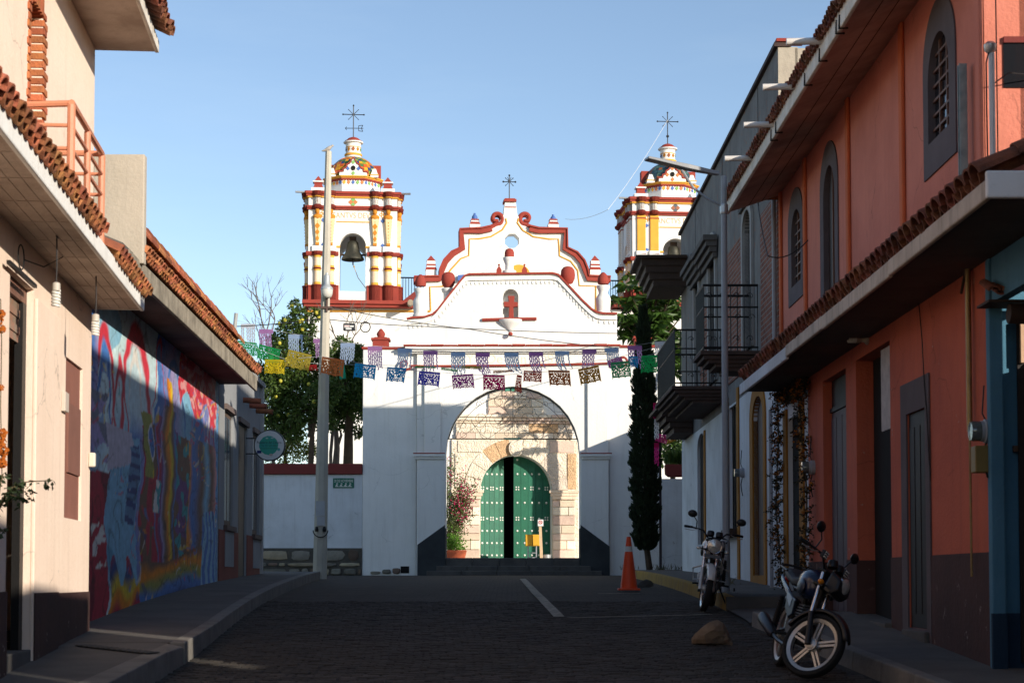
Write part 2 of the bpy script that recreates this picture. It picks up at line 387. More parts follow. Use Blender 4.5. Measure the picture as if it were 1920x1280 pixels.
build(stuff, 'paver_field', PAVER, parent=road, kind='stuff', fix=False)
# painted lines
PAINT = M('worn_road_paint', (.36, .32, .25), (.10, .085, .07), 9, .9, .9, .3)
mb = MB()
def stripe(pts, wd, m_=mb):
    for (a, da), (c, dc) in zip(pts, pts[1:]):
        for q in range(12):
            t0, t1 = q/12, (q+1)/12; d0, d1 = lerp(da, dc, t0), lerp(da, dc, t1); x0, x1 = lerp(a, c, t0), lerp(a, c, t1)
            if abs(dc - da) > abs(c - a): m_.quad((x0-wd, d0, g(d0)+.022), (x0+wd, d0, g(d0)+.022), (x1+wd, d1, g(d1)+.022), (x1-wd, d1, g(d1)+.022))
            else: m_.quad((x0, d0-wd, g(d0-wd)+.022), (x1, d1-wd, g(d1-wd)+.022), (x1, d1+wd, g(d1+wd)+.022), (x0, d0+wd, g(d0+wd)+.022))
stripe([(.24, 41), (.31, 35), (.39, 30), (.50, 26), (.60, 23.2)], .07); stripe([(.7, 23.0), (2.6, 23.6)], .035); stripe([(1.4, 29.6), (2.1, 29.8)], .05)
struct(build(mb, 'road_marking', PAINT))

def strip(mb, fx0, fx1, fz0, fz1, d0, d1, n=24):
    for i in range(n):
        a, b_ = lerp(d0, d1, i/n), lerp(d0, d1, (i+1)/n)
        mb.quad((fx0(a), a, fz0(a)), (fx1(a), a, fz1(a)), (fx1(b_), b_, fz1(b_)), (fx0(b_), b_, fz0(b_)))
# left pavement
KERB = M('kerb_concrete', (.19, .178, .16), (.12, .11, .10), 3, .8, .95, .5, 30, streak=.3)
def szL(d): return g(d) + (.17 if d > 20 else lerp(.21, .17, (d-17.4)/2.6))
mb = MB(); strip(mb, lambda d: -7.5, lambda d: kerbL(d)-.16, lambda d: szL(d)+.03, szL, 17.5, 42)
mb.quad((-7.5, 42, szL(42)+.03), (kerbL(42)-.16, 42, szL(42)), (kerbL(42)-.16, 42, g(42)-.1), (-7.5, 42, g(42)-.1))
pavL = struct(build(mb, 'pavement', CONCD, origin=(-4, 17.5, g(17.5))))
d = 17.4
while d < 41.9:                                          # kerb stones, one by one
    e = min(d + 1.0, 42); k = MB()
    vs = [(kerbL(q)-.16 + sx, q + (.006 if q == d else -.006), zz) for q in (d, e) for sx, zz in ((0, szL(q)-.2), (.16, szL(q)-.34), (.15, szL(q)+.008), (0, szL(q)+.008))]
    k.add(vs, [(0,1,2,3), (4,7,6,5)] + [(i, (i+1) % 4, 4+(i+1) % 4, 4+i) for i in range(4)])
    build(k, 'kerb_stone', KERB, parent=pavL, bevel=.012); d += 1.0
# score joints in the slab
J = MB(); JM = M('dark_joint', (.03, .028, .026), None, 5, .3, .95, 0)
for i in range(14):
    d = 18.6 + i*1.6; J.quad((-5.4, d-.008, szL(d)+.024), (kerbL(d)-.17, d-.008, szL(d)+.004), (kerbL(d)-.17, d+.008, szL(d)+.004), (-5.4, d+.008, szL(d)+.024))
build(J, 'joint', JM, parent=pavL)
# near apron falling away from the pavement end, with its own low kerb
def apz(x, d): return szL(17.45) + .03*max(0, min(1, (-3.3-x)/4.2)) - (17.5-d)*.048
mb = MB(); nx, nd = 30, 16
for i in range(nx):
    for j in range(nd):
        mb.quad(*[(x, d, apz(x, d)) for x, d in [(-7.5 + 4.2*(i+a)/nx, 12 + 5.5*(j+b_)/nd) for a, b_ in ((0,0),(1,0),(1,1),(0,1))]])
apron = struct(build(mb, 'driveway', CONCD))
for k in range(6):
    d, e = 17.39 - .92*k, 17.39 - .92*(k+1) + .008; kb = MB()
    vs = [(x, q_, z) for q_ in (e, d) for x, z in ((-3.305, apz(-3.3, q_)-.3), (-3.13 + (17.4-q_)*.02, g(q_)-.1), (-3.145 + (17.4-q_)*.02, apz(-3.3, q_)-.03*max(0, min(1, (q_-16.6)/.7))), (-3.305, apz(-3.3, q_)+.004))]
    kb.add(vs, [(0,1,2,3), (4,7,6,5)] + [(i, (i+1) % 4, 4+(i+1) % 4, 4+i) for i in range(4)]); build(kb, 'kerb_stone', KERB, parent=apron, bevel=.012)
# right pavement: far yellow kerb, ramp, near kerb
def szR(d):
    if d > 24.6: return g(d) + .18
    if d > 22: return g(d) + lerp(.02, .03, (d-22)/2.6)
    return g(d) + .17
mb = MB(); strip(mb, lambda d: kerbR(d)+.15, lambda d: 6.5, szR, lambda d: szR(d)+.02, 24.6, 46)
mb.quad((kerbR(25), 24.6, szR(25)), (6.5, 24.6, szR(25)), (6.5, 24.6, g(24)-.2), (kerbR(25), 24.6, g(24)-.2))
pavR = struct(build(mb, 'pavement', CONCD, origin=(4, 25, g(25))))
mb = MB(); strip(mb, lambda d: kerbR(d), lambda d: 6.5, lambda d: g(d)+.03, lambda d: g(d)+.13, 22, 24.598, 6)
struct(build(mb, 'ramp', CONCD))
mb = MB(); strip(mb, lambda d: kerbR(d)+.15, lambda d: 6.5, szR, lambda d: szR(d)+.02, 10, 21.9)
pavN = struct(build(mb, 'pavement', CONCD, origin=(4, 16, g(16))))
YKERB = M('yellow_kerb_paint', (.34, .20, .03), (.20, .13, .05), 5, .8, .9, .4, 30, streak=.4)
def kerb_row(par, d, end, mat, step):
    while d < end - .05:
        e = min(d + step, end); k = MB()
        vs = [(kerbR(q) + sx, q + (.006 if q == d else -.006), zz) for q in (d, e) for sx, zz in ((0, g(q)-.1), (.15, g(q)-.1), (.15, szR(q)+.008), (.02, szR(q)+.008))]
        k.add(vs, [(0,1,2,3), (4,7,6,5)] + [(i, (i+1) % 4, 4+(i+1) % 4, 4+i) for i in range(4)])
        build(k, 'kerb_stone', mat, parent=par, bevel=.015); d += step
kerb_row(pavR, 24.62, 44, YKERB, 1.2); kerb_row(pavN, 11, 21.9, KERB, 1.0)
# courtyard platform behind the gate, raised by three steps
CY = P(960, 1046, 54).z
mb = MB(); mb.quad((-40, 54.9, CY), (40, 54.9, CY), (40, 110, CY), (-40, 110, CY))
struct(build(mb, 'courtyard_ground', M('courtyard_paving', (.42, .37, .30), None, 1, .5, .95, .3, 20)))
# drain grate
dg = thing('drain_grate', (-3.9, 16.9, apz(-3.9, 16.9)-.03), 'dark slotted metal drain grate let into the concrete driveway', 'drain')
a, b_ = P(150, 1232, 17.05), P(288, 1262, 16.25)
def apz2(x, d): return apz(x, d) - .018
m1 = MB()
dirv = Vector((b_.x-a.x, b_.y-a.y)); pr = Vector((-dirv.y, dirv.x)).normalized()*.07
q = [(a.x-pr.x, a.y-pr.y), (b_.x-pr.x, b_.y-pr.y), (b_.x+pr.x, b_.y+pr.y), (a.x+pr.x, a.y+pr.y)]
m1.quad(*[(x, y, apz2(x, y)+.025) for x, y in q]); build(m1, 'channel', DARK, parent=dg)
for i in range(13):
    t = (i+.5)/13; c = Vector((lerp(a.x, b_.x, t), lerp(a.y, b_.y, t))); m2 = MB(); h = dirv.normalized()*.022
    q = [c-h-pr, c+h-pr, c+h+pr*1.1, c-h+pr*1.1]; zz = [apz2(p.x, p.y) for p in q]
    m2.add([(p.x, p.y, z+.028) for p, z in zip(q, zz)] + [(p.x, p.y, z+.037) for p, z in zip(q, zz)], [(4,5,6,7)] + [(i_, (i_+1) % 4, 4+(i_+1) % 4, 4+i_) for i_ in range(4)])
    build(m2, 'grate_bar', CONCD, parent=dg)
# ================================================================== left side of the street
def tile_meshes(rad, ln, mat, name='roof_tile'):
    out = []
    for up in (1, -1):
        m = MB(); n = 7; th = .018; vs = []
        for y, k in ((0, 1.0), (ln, .84)):
            for rr in (rad*k, rad*k - th):
                for i in range(n+1):
                    a = math.pi*i/n; vs.append((rr*math.cos(a), y, up*rr*math.sin(a)*.85))
        q = n+1; fs = []
        for i in range(n):
            fs += [(i, i+1, 2*q+i+1, 2*q+i), (q+i, q+i+1, 3*q+i+1, 3*q+i), (i, i+1, q+i+1, q+i), (2*q+i, 2*q+i+1, 3*q+i+1, 3*q+i)]
        fs += [(0, q, 3*q, 2*q), (n, q+n, 3*q+n, 2*q+n)]
        m.add(vs, fs); out.append(mesh_of(m, name, mat))
    return out
def tile_eave(parent, W, u0, u1, w, z, pitch, mats, sp=.2, rows=2, ln=.38, zs=0.0, jit=1.0):
    """rows of barrel tiles laid up the slope from the eave edge at (w, z)"""
    cov, pan = mats; n = int(abs(u1-u0)/sp)
    tx = Vector((W.t.x, W.t.y, 0)); nx = Vector((W.n.x, W.n.y, 0)); up = Vector((0, 0, 1))
    sl = (-nx*math.cos(pitch) + up*math.sin(pitch)); nn = (nx*math.sin(pitch) + up*math.cos(pitch))
    for r_ in range(rows):
        for i in range(n+1):
            u = u0 + sp*i
            zz = z + zs*i/max(1, n)
            for me, du, dz, back in ((pan, sp/2, .05, .015), (cov, 0, .035, 0)):
                if me is pan and i == n: continue
                p = W.pt(u + du, w, zz) + sl*(r_*ln*.86 + back + random.uniform(-.022, .022)*jit) + nn*(dz + r_*.012 + random.uniform(-.006, .006)*jit)
                a = random.gauss(0, .035)*jit; t2 = (tx*math.cos(a) + sl*math.sin(a)).normalized(); s2 = (sl*math.cos(a) - tx*math.sin(a)).normalized()
                put('roof_tile', me, parent, basis(t2, s2, nn, p))
TL = tile_meshes(.098, .40, TERRA)
TD = tile_meshes(.098, .40, TERRAD)
TM = tile_meshes(.10, .42, TERRA)

def tree_limb(mb, p, d, r, ln, depth, tips, spread=.6, up=.25, T=None):
    n = 4; pts = [Vector(p)]; rs = [r]; q = Vector(p); dd = Vector(d).normalized()
    for i in range(n):
        dd = (dd + Vector((random.gauss(0, .13), random.gauss(0, .13), random.gauss(.03, .1)))).normalized()
        q = q + dd*ln/n; pts.append(q.copy()); rs.append(r*(1 - .38*(i+1)/n))
    mb.tube(pts, rs, 6 if r > .03 else 4)
    if depth == 0: tips.append(q); return
    for k in range(random.choice((2, 3, 3))):
        a = Vector((random.gauss(0, spread), random.gauss(0, spread), random.gauss(up, .3)))
        tree_limb(mb, q, dd + a, r*.6, ln*random.uniform(.6, .85), depth-1, tips, spread, up)
    tips.append(q)

# ---- cream two-storey house with canopy, balcony and roll-up door
LW = Wall((-3.647, 10), (-4.43, 19), (1, 0))
u_ = lambda px, py=800, w=0: LW.hit(px, py, w)[0]
z_ = lambda px, py, w=0: LW.hit(px, py, w)[1]
ch = thing('cream_house', (-4.1, 15, g(15)), 'cream two-storey house with brick-edged upper opening, tiled canopy and coral railing', 'house')
door = (u_(8), u_(60), -3, z_(60, 540), 0, .06); nich = (u_(122), u_(154), z_(122, 970), z_(124, 668), 0, .03)
bo = (u_(54, 150), u_(79, 150), 3.25, 5.02, 0, .16)
mb = MB(); facade(mb, LW, 0, LW.L, -1.2, 5.62, [door, nich, bo], .26)
mb.quad((LW.L, 0, -1.2), (LW.L, 0, 5.62), (LW.L, -4, 5.62), (LW.L, -4, -1.2), 0, LW.pt)
mb.quad((0, 0, 5.62), (LW.L, 0, 5.62), (LW.L, -4, 5.62), (0, -4, 5.62), 0, LW.pt)
mb.quad((0, -4, -1.2), (LW.L, -4, -1.2), (LW.L, -4, 5.62), (0, -4, 5.62), 0, LW.pt)
mb.quad((0, 0, -1.2), (0, 0, 5.62), (0, -4, 5.62), (0, -4, -1.2), 0, LW.pt)
build(mb, 'wall', CREAM, parent=ch)
mb = MB(); ps = u_(105)                                                   # shallow pier beside the door, set 3 cm proud
mb.box(door[1]+.003, ps, .0, .035, -1.2, 2.42, LW.pt); build(mb, 'pier', CREAM, parent=ch, bevel=.01)
mb = MB(); mb.box(0, door[0]-.003, .0, .03, -1.2, 2.42, LW.pt); build(mb, 'pier', CREAM, parent=ch, bevel=.01)
zd = z_(105, 1109)
mb = MB(); mb.box(0, door[0]-.006, .032, .045, -1.4, zd+.02, LW.pt); mb.box(door[1]+.006, ps+.002, .037, .047, -1.4, zd, LW.pt); mb.box(ps+.004, LW.L+.003, .002, .014, -1.4, zd-.01, LW.pt)
build_each(mb, 'dado', BROWN, ch)
mb = MB(); mb.box(nich[0]+.002, nich[1]-.002, -.05, -.028, nich[2]+.002, nich[3]-.002, LW.pt); nb = build(mb, 'niche_panel', M('brown_niche_paint', (.26, .11, .08), (.20, .085, .065), 3, .6, .85, .2, 20, streak=.2), parent=ch)
mb = MB(); mb.box(lerp(nich[0], nich[1], .25), nich[1]-.05, -.027, -.008, nich[2]+.45, nich[3]-.42, LW.pt); build(mb, 'inner_shutter', M('brown_shutter', (.22, .10, .075), None, 3, .5, .8, .2), parent=ch)
mb = MB(); mb.box(door[0]-.2, door[1]+.2, -2.2, -2.15, -1.2, 2.6, LW.pt); build(mb, 'shop_back_wall', M('dim_shop_wall', (.20, .17, .13), None, 2, .4, .9, 0), parent=ch)
mb = MB(); mb.quad((door[0]-1.5, -.3, -.58), (door[1]+.5, -.3, -.58), (door[1]+.5, -2.2, -.58), (door[0]-1.5, -2.2, -.58), 0, LW.pt); mb.box(door[0]-.2, door[1]+.35, -2.1, -1.6, -.58, .15, LW.pt)
build(mb, 'shop_counter', M('shop_counter_wood', (.05, .035, .025), None, 3, .4, .8, 0), parent=ch)
sh = build(MB().box(door[0]-.01, door[1]-.0, -.2, -.065, 2.36, 2.62, LW.pt), 'shutter_box', M('shutter_brown', (.20, .10, .07), None, 5, .4, .6, .1), parent=ch)
SHM = M('rusty_roll_shutter', (.34, .17, .11), (.22, .20, .15), 6, .9, .6, .3, 30, rnd=.2)
for i in range(5): build(MB().box(door[0], door[1]-.003, -.12-.01*(i % 2), -.1+.012*(i % 2), 2.36-.07*(i+1), 2.355-.07*i, LW.pt), 'shutter_slat', SHM, parent=sh)
build(MB().box(u_(54), u_(60), -.13, -.062, -.7, 2.36, LW.pt), 'door_post', BLACK, parent=ch)
build(MB().box(door[0], door[1]-.02, -.2, .02, -1.0, -.60, LW.pt), 'doorstep', CONCD, parent=ch, bevel=.01)
bk_ = thing('cable_bracket', tuple(LW.pt(u_(60, 515), .05, z_(60, 520))), 'black bracket and looped cable on the cream wall above the roll-up door', 'bracket')
build(MB().box(u_(2, 515), u_(54, 515), .04, .07, z_(30, 519), z_(30, 512), LW.pt), 'bar', BLACK, parent=bk_)
build(MB().tube([LW.pt(u_(28, 480) + .13*math.cos(t), .05, z_(28, 482) + .10*math.sin(t)) for t in [.3*k for k in range(22)]] + [LW.pt(u_(60, 500), .1, z_(60, 500)), LW.pt(u_(85, 470), .25, z_(85, 470)), LW.pt(u_(105, 468, .3), .3, 2.83)], .006, 5), 'loop_of_cable', WIRE, parent=bk_)
# brick edges of the upper opening, brick by brick
z = bo[2]; i = 0
while z < bo[3] - .04:
    for side, ux in ((0, bo[0]), (1, bo[1])):
        ln = (.20 if (i + side) % 2 else .13) + random.uniform(-.02, .02); h = .058 + random.uniform(-.004, .004)
        a, b_ = (ux - ln*.55, ux + .012) if side == 0 else (ux - .012, ux + ln)
        j = random.uniform(0, .012)
        build(MB().box(a, b_, -.155, .012 + j, z, z + h, LW.pt), 'brick', BRICK, parent=ch, bevel=.006)
    z += .074; i += 1
for k in range(7):
    uu = lerp(bo[0], bo[1], (k+.5)/7); build(MB().box(uu-.033, uu+.033, -.155, .015, bo[3]-.06, bo[3]+.12, LW.pt), 'brick', BRICK, parent=ch, bevel=.006)
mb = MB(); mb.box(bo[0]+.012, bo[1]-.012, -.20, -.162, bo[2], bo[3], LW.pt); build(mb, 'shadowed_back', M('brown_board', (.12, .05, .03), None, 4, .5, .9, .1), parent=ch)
build(MB().box(lerp(bo[0], bo[1], .2), lerp(bo[0], bo[1], .34), -.16, -.09, bo[2], bo[3]-.07, LW.pt), 'window_frame', M('brown_frame', (.30, .10, .05), None, 4, .5, .6, .1), parent=ch)
# canopy over the street: slab, fascia, soffit, tiles
cz = 2.84
mb = MB(); mb.box(0, LW.L, .002, .50, cz, cz+.10, LW.pt); can = build(mb, 'canopy', SOFF, parent=ch)
mb = MB(); mb.box(0, LW.L+.012, .502, .545, cz-.015, cz+.135, LW.pt); build(mb, 'fascia', WHITE, parent=ch, bevel=.012); build(MB().box(LW.L+.002, LW.L+.01, 0, .5, cz-.004, cz+.13, LW.pt), 'fascia', WHITE, parent=ch)
mb = MB(); mb.add([(0,.46,cz+.136),(LW.L-.02,.46,cz+.136),(LW.L-.02,.03,cz+.136),(0,.03,cz+.136),(0,.46,cz+.15),(LW.L-.02,.46,cz+.15),(LW.L-.02,.03,cz+.34),(0,.03,cz+.34)], [(0,1,2,3),(4,5,6,7),(0,1,5,4),(1,2,6,5),(2,3,7,6),(3,0,4,7)], 0, LW.pt); build(mb, 'tile_bed', CONCD, parent=ch)
BA, BB = u_(134, 206, .44), u_(191, 295, .44)
tile_eave(can, LW, .5, (BA+BB)/2-.05, .60, cz+.125, R(24), TL, .2, 2, jit=.45); tile_eave(can, LW, BB+.12, LW.L-.02, .60, cz+.125, R(24), TL, .2, 2, jit=.45)
JO = MB()
for k in range(11): JO.box(.3+k*.8, .306+k*.8, .05, .49, cz-.004, cz-.001, LW.pt)
for k in range(4): JO.box(.1, LW.L-.05, .1+.1*k, .104+.1*k, cz-.004, cz-.001, LW.pt)
build(JO, 'soffit_board_joint', SOFF, parent=ch)
# upper eave
ez = 5.62; e0 = u_(60, 0)
mb = MB(); mb.box(0, LW.L+.05, -.3, .62, ez, ez+.09, LW.pt); eav = build(mb, 'upper_eave', SOFF, parent=ch)
build(MB().box(0, LW.L+.06, .622, .665, ez-.012, ez+.12, LW.pt), 'fascia', FASC, parent=ch, bevel=.01)
tile_eave(eav, LW, 4.2, LW.L-.02, .80, ez+.15, R(22), TD, .2, 2)
# balcony railing: coral tubes
RAIL = M('coral_railing_paint', (.56, .225, .13), None, 6, .3, .45, .1)
rl = build(MB().tube([LW.pt(u_(36, 206), .02, 3.9), LW.pt(u_(135, 206, .44), .44, 3.9)], .028, 8), 'balcony_railing', RAIL, parent=ch, smooth=True)
ua, ub = u_(134, 206, .44), u_(191, 295, .44)
um = (ua+ub)/2
for hz, rr in ((3.9, .028), (3.71, .017), (3.52, .017), (3.33, .017), (3.15, .017)):
    build(MB().tube([LW.pt(ua, .44, hz), LW.pt(ub, .44, hz)], rr, 8), 'rail', RAIL, parent=rl, smooth=True)
    if hz < 3.9: build(MB().tube([LW.pt(ua, .0, hz), LW.pt(ua, .44, hz)], rr, 8), 'rail', RAIL, parent=rl, smooth=True)
    build(MB().tube([LW.pt(ub, .0, hz), LW.pt(ub, .44, hz)], rr, 8), 'rail', RAIL, parent=rl, smooth=True)
for uu, rr in ((ua, .034), (um, .03), (ub, .032)):
    build(MB().tube([LW.pt(uu, .44, 2.97), LW.pt(uu, .44, 3.88)], rr, 8), 'post', RAIL, parent=rl, smooth=True)
build(MB().box(ua-.1, ub+.1, .0, .48, 2.975, 3.03, LW.pt), 'balcony_floor', FASC, parent=ch)
# switch plate, conduit
build(MB().box(u_(114), u_(121), 0, .04, z_(118, 772), z_(118, 735), LW.pt), 'doorbell_plate', M('aged_plastic', (.55, .47, .40), None, 5, .3, .5, .05), parent=ch, bevel=.006)
build(MB().box(LW.L-.13, LW.L-.05, 0, .07, z_(166, 875), z_(166, 848), LW.pt), 'intercom_box', M('cream_plastic', (.62, .58, .48), None, 5, .3, .45, .05), parent=ch, bevel=.015)

# spiral energy-saving bulbs hanging on cords from the canopy
def bulb(px, py, w, d_len, label, wall, ztop):
    u, z = wall.hit(px, py, w); p = wall.pt(u, w, ztop)
    t = thing('hanging_bulb', (p.x, p.y, z-.09), label, 'light bulb', 'bare spiral bulbs under the canopies')
    build(MB().tube([p, Vector((p.x+.004, p.y, (ztop+z)/2)), Vector((p.x, p.y, z+.10))], .006, 5), 'cord', WIRE, parent=t)
    build(MB().lathe([(.016, z+.12), (.034, z+.11), (.036, z+.05), (.03, z+.045)], 12, (p.x, p.y, 0)), 'socket', M('dirty_white_ceramic', (.5, .46, .40), None, 9, .4, .5, .1), parent=t, smooth=True)
    sp = MB(); sp.tube([(p.x + .028*math.cos(a), p.y + .028*math.sin(a), z+.05 - .13*a/31.4) for a in [31.4*i/90 for i in range(91)]], .0125, 6)
    build(sp, 'spiral_tube', M('milky_glass_tube', (.70, .68, .62), None, 6, .2, .35, 0), parent=t, smooth=True)
bulb(105, 556, .30, 0, 'white spiral bulb hanging on a cord beside the roll-up door, the nearer of two', LW, cz)
bulb(179, 612, .34, 0, 'white spiral bulb hanging on a cord before the painted mural', LW, cz)

# marigold strand and leafy spray at the near edge
MARI = M('marigold_orange', (.40, .115, .01), (.34, .07, .01), 30, .8, .8, .3, 60); STEM = M('dry_stem', (.10, .075, .04), None, 5, .4, .9, .1)
mg = thing('marigold_garland', tuple(P(2, 1000, 13)), 'string of orange marigold heads hanging at the left house front', 'garland')
build(MB().tube([P(1, 560, 13), P(3, 640, 13), P(1, 760, 13), P(4, 900, 13)], .004, 4), 'string', STEM, parent=mg)
for i, (px, py, r_) in enumerate([(2, 588, .034), (3, 617, .034), (2, 727, .026), (5, 812, .04), (3, 830, .042), (7, 845, .042), (1, 855, .045), (4, 868, .04), (-3, 600, .04), (-4, 822, .045)]):
    m_ = MB(); c = P(px, py, 13 + random.uniform(-.03, .03))
    for _ in range(46):
        dv = Vector((random.gauss(0, 1), random.gauss(0, 1), random.gauss(0, 1))).normalized(); a = dv.orthogonal().normalized()*r_*.4; b_ = dv.cross(a).normalized()*r_*.4; q = c + dv*r_*.75
        m_.add([q - a, q + dv*r_*.25 - b_*.4, q + a, q + b_], [(0, 1, 2, 3)])
    build(m_, 'flower_head', MARI, parent=mg)
sp = thing('leafy_branch', tuple(P(-20, 1040, 13.2)), 'dark leafy branch of a shrub reaching in from the left edge', 'plant')
LEAFD = M('shaded_shrub_leaf', (.035, .06, .022), (.02, .035, .014), 20, .6, .6, .1, trans=.25)
stm = MB(); lv = MB()
def leaf(m_, c, d_, ln, wd, bend=.2):
    d_ = Vector(d_).normalized(); s_ = d_.orthogonal().normalized(); a = random.uniform(0, 6.28); n_ = d_.cross(s_); s_ = s_*math.cos(a) + n_*math.sin(a); n_ = d_.cross(s_)
    p0 = Vector(c); p1 = p0 + d_*ln*.5 + n_*ln*bend*.3; p2 = p0 + d_*ln - n_*ln*bend*.2
    m_.add([p0, p1 - s_*wd/2, p2, p1 + s_*wd/2], [(0, 1, 2), (0, 2, 3)])
random.seed(3)
paths = [[(-30, 1040), (-5, 960), (20, 915), (50, 903), (98, 900)], [(-30, 1030), (-5, 1000), (10, 990)], [(-25, 1000), (10, 925), (30, 930), (50, 940)], [(-10, 980), (2, 900), (6, 888)], [(10, 925), (35, 915), (52, 925)]]
for pth in paths:
    pts = [P(x, y, 13.1 + random.uniform(-.1, .1)) for x, y in pth]
    fine = [pts[i].lerp(pts[i+1], t/4) for i in range(len(pts)-1) for t in range(4)] + [pts[-1]]
    stm.tube(fine, [.006*(1-.7*i/len(fine)) + .0015 for i in range(len(fine))], 4)
    for q in fine:
        dens = 4 if q.x < P(58, 900, 13.1).x else 1
        for _ in range(dens): leaf(lv, q + Vector((random.gauss(0, .02),)*3), (random.gauss(0, 1), random.gauss(0, 1), random.gauss(-.5, .7)), random.uniform(.035, .06), random.uniform(.02, .034))
for _ in range(10):
    q = P(92 + random.uniform(-10, 8), 902 + random.uniform(-5, 8), 13.1); leaf(lv, q, (random.gauss(.3, .6), random.gauss(0, .5), -1), .045, .026)
build(stm, 'stem', STEM, parent=sp); build(lv, 'leaves', LEAFD, parent=sp, kind='stuff')

# ---- mural house: long low wall with the painting, deep eave, barrel tiles
MW = Wall((-4.68, 19.2), (-5.04, 31.2), (1, 0))
mh = thing('mural_house', (-5.2, 25, g(25)), 'low house with swirling painted mural under a deep concrete eave with clay tiles', 'house')
mz = 3.36
mb = MB(); mb.box(0, MW.L, -4, -.012, -1.2, mz, MW.pt); build(mb, 'wall', M('bare_plaster', (.20, .19, .18), None, 2, .5, .9, .3), parent=mh)
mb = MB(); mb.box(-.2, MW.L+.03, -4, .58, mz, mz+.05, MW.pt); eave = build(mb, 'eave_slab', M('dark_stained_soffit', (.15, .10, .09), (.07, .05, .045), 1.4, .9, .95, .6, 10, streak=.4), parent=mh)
build(MB().box(-.2, MW.L+.03, .582, .63, mz-.12, mz+.12, MW.pt), 'fascia', M('raw_concrete_fascia', (.34, .30, .235), (.16, .14, .11), 3.5, .9, .95, .7, 18, streak=.7, streakcol=(.07, .06, .05)), parent=mh, bevel=.012)
mb = MB(); mb.add([(-.2,.56,mz+.125),(MW.L,.56,mz+.125),(MW.L,-.1,mz+.125),(-.2,-.1,mz+.125),(-.2,.56,mz+.19),(MW.L,.56,mz+.19),(MW.L,-.1,mz+.46),(-.2,-.1,mz+.46)], [(0,1,2,3),(4,5,6,7),(0,1,5,4),(1,2,6,5),(2,3,7,6),(3,0,4,7)], 0, MW.pt); build(mb, 'tile_bed', CONCD, parent=mh)
tile_eave(eave, MW, .55, MW.L, .68, mz+.17, R(26), TM, .165, 1, jit=.5)
# lengthwise coping tiles above, two rows, on a low parapet
mb = MB(); mb.box(.5, MW.L, -4, .28, mz+.3, mz+.78, MW.pt); mb.box(.5, MW.L, -4, .16, mz+.781, mz+.98, MW.pt); par = build(mb, 'parapet', M('parapet_mortar', (.30, .24, .20), None, 3, .6, .95, .4), parent=mh)
cl = tile_meshes(.095, .62, TERRA, 'coping_tile')[0]
for row, (ww, hz) in enumerate(((.31, mz+.76), (.19, mz+.93))):
    u = .5
    while u < MW.L - .3:
        tx = Vector((MW.t.x, MW.t.y, 0)); nx = Vector((MW.n.x, MW.n.y, 0)); nn = (nx*.5 + Vector((0, 0, .87))).normalized(); sx = tx.cross(nn)
        put('coping_tile', cl, par, basis(sx, tx, nn, MW.pt(u, ww + random.uniform(-.006, .006), hz + random.uniform(-.006, .006)))); u += .53
mb = MB(); mb.tube([MW.pt(.5, .12, mz+1.05), MW.pt(MW.L+.05, .12, mz+1.05)], .024, 6); build(mb, 'ridge_gutter', M('dark_bitumen', (.05, .045, .045), None, 4, .4, .8, .1), parent=mh)
# concrete parapet block that closes the near end of the roof
c0, c1 = P(193, 290, 19.65), P(270, 505, 19.65)
tb = build(MB().box(c0.x-.1, c1.x, 19.62, 19.76, c1.z+.06, c0.z), 'roof_parapet_block', M('pale_concrete_block', (.46, .41, .34), (.36, .32, .26), 1.6, .7, .95, .4, 22, streak=.35), parent=mh, bevel=.015)
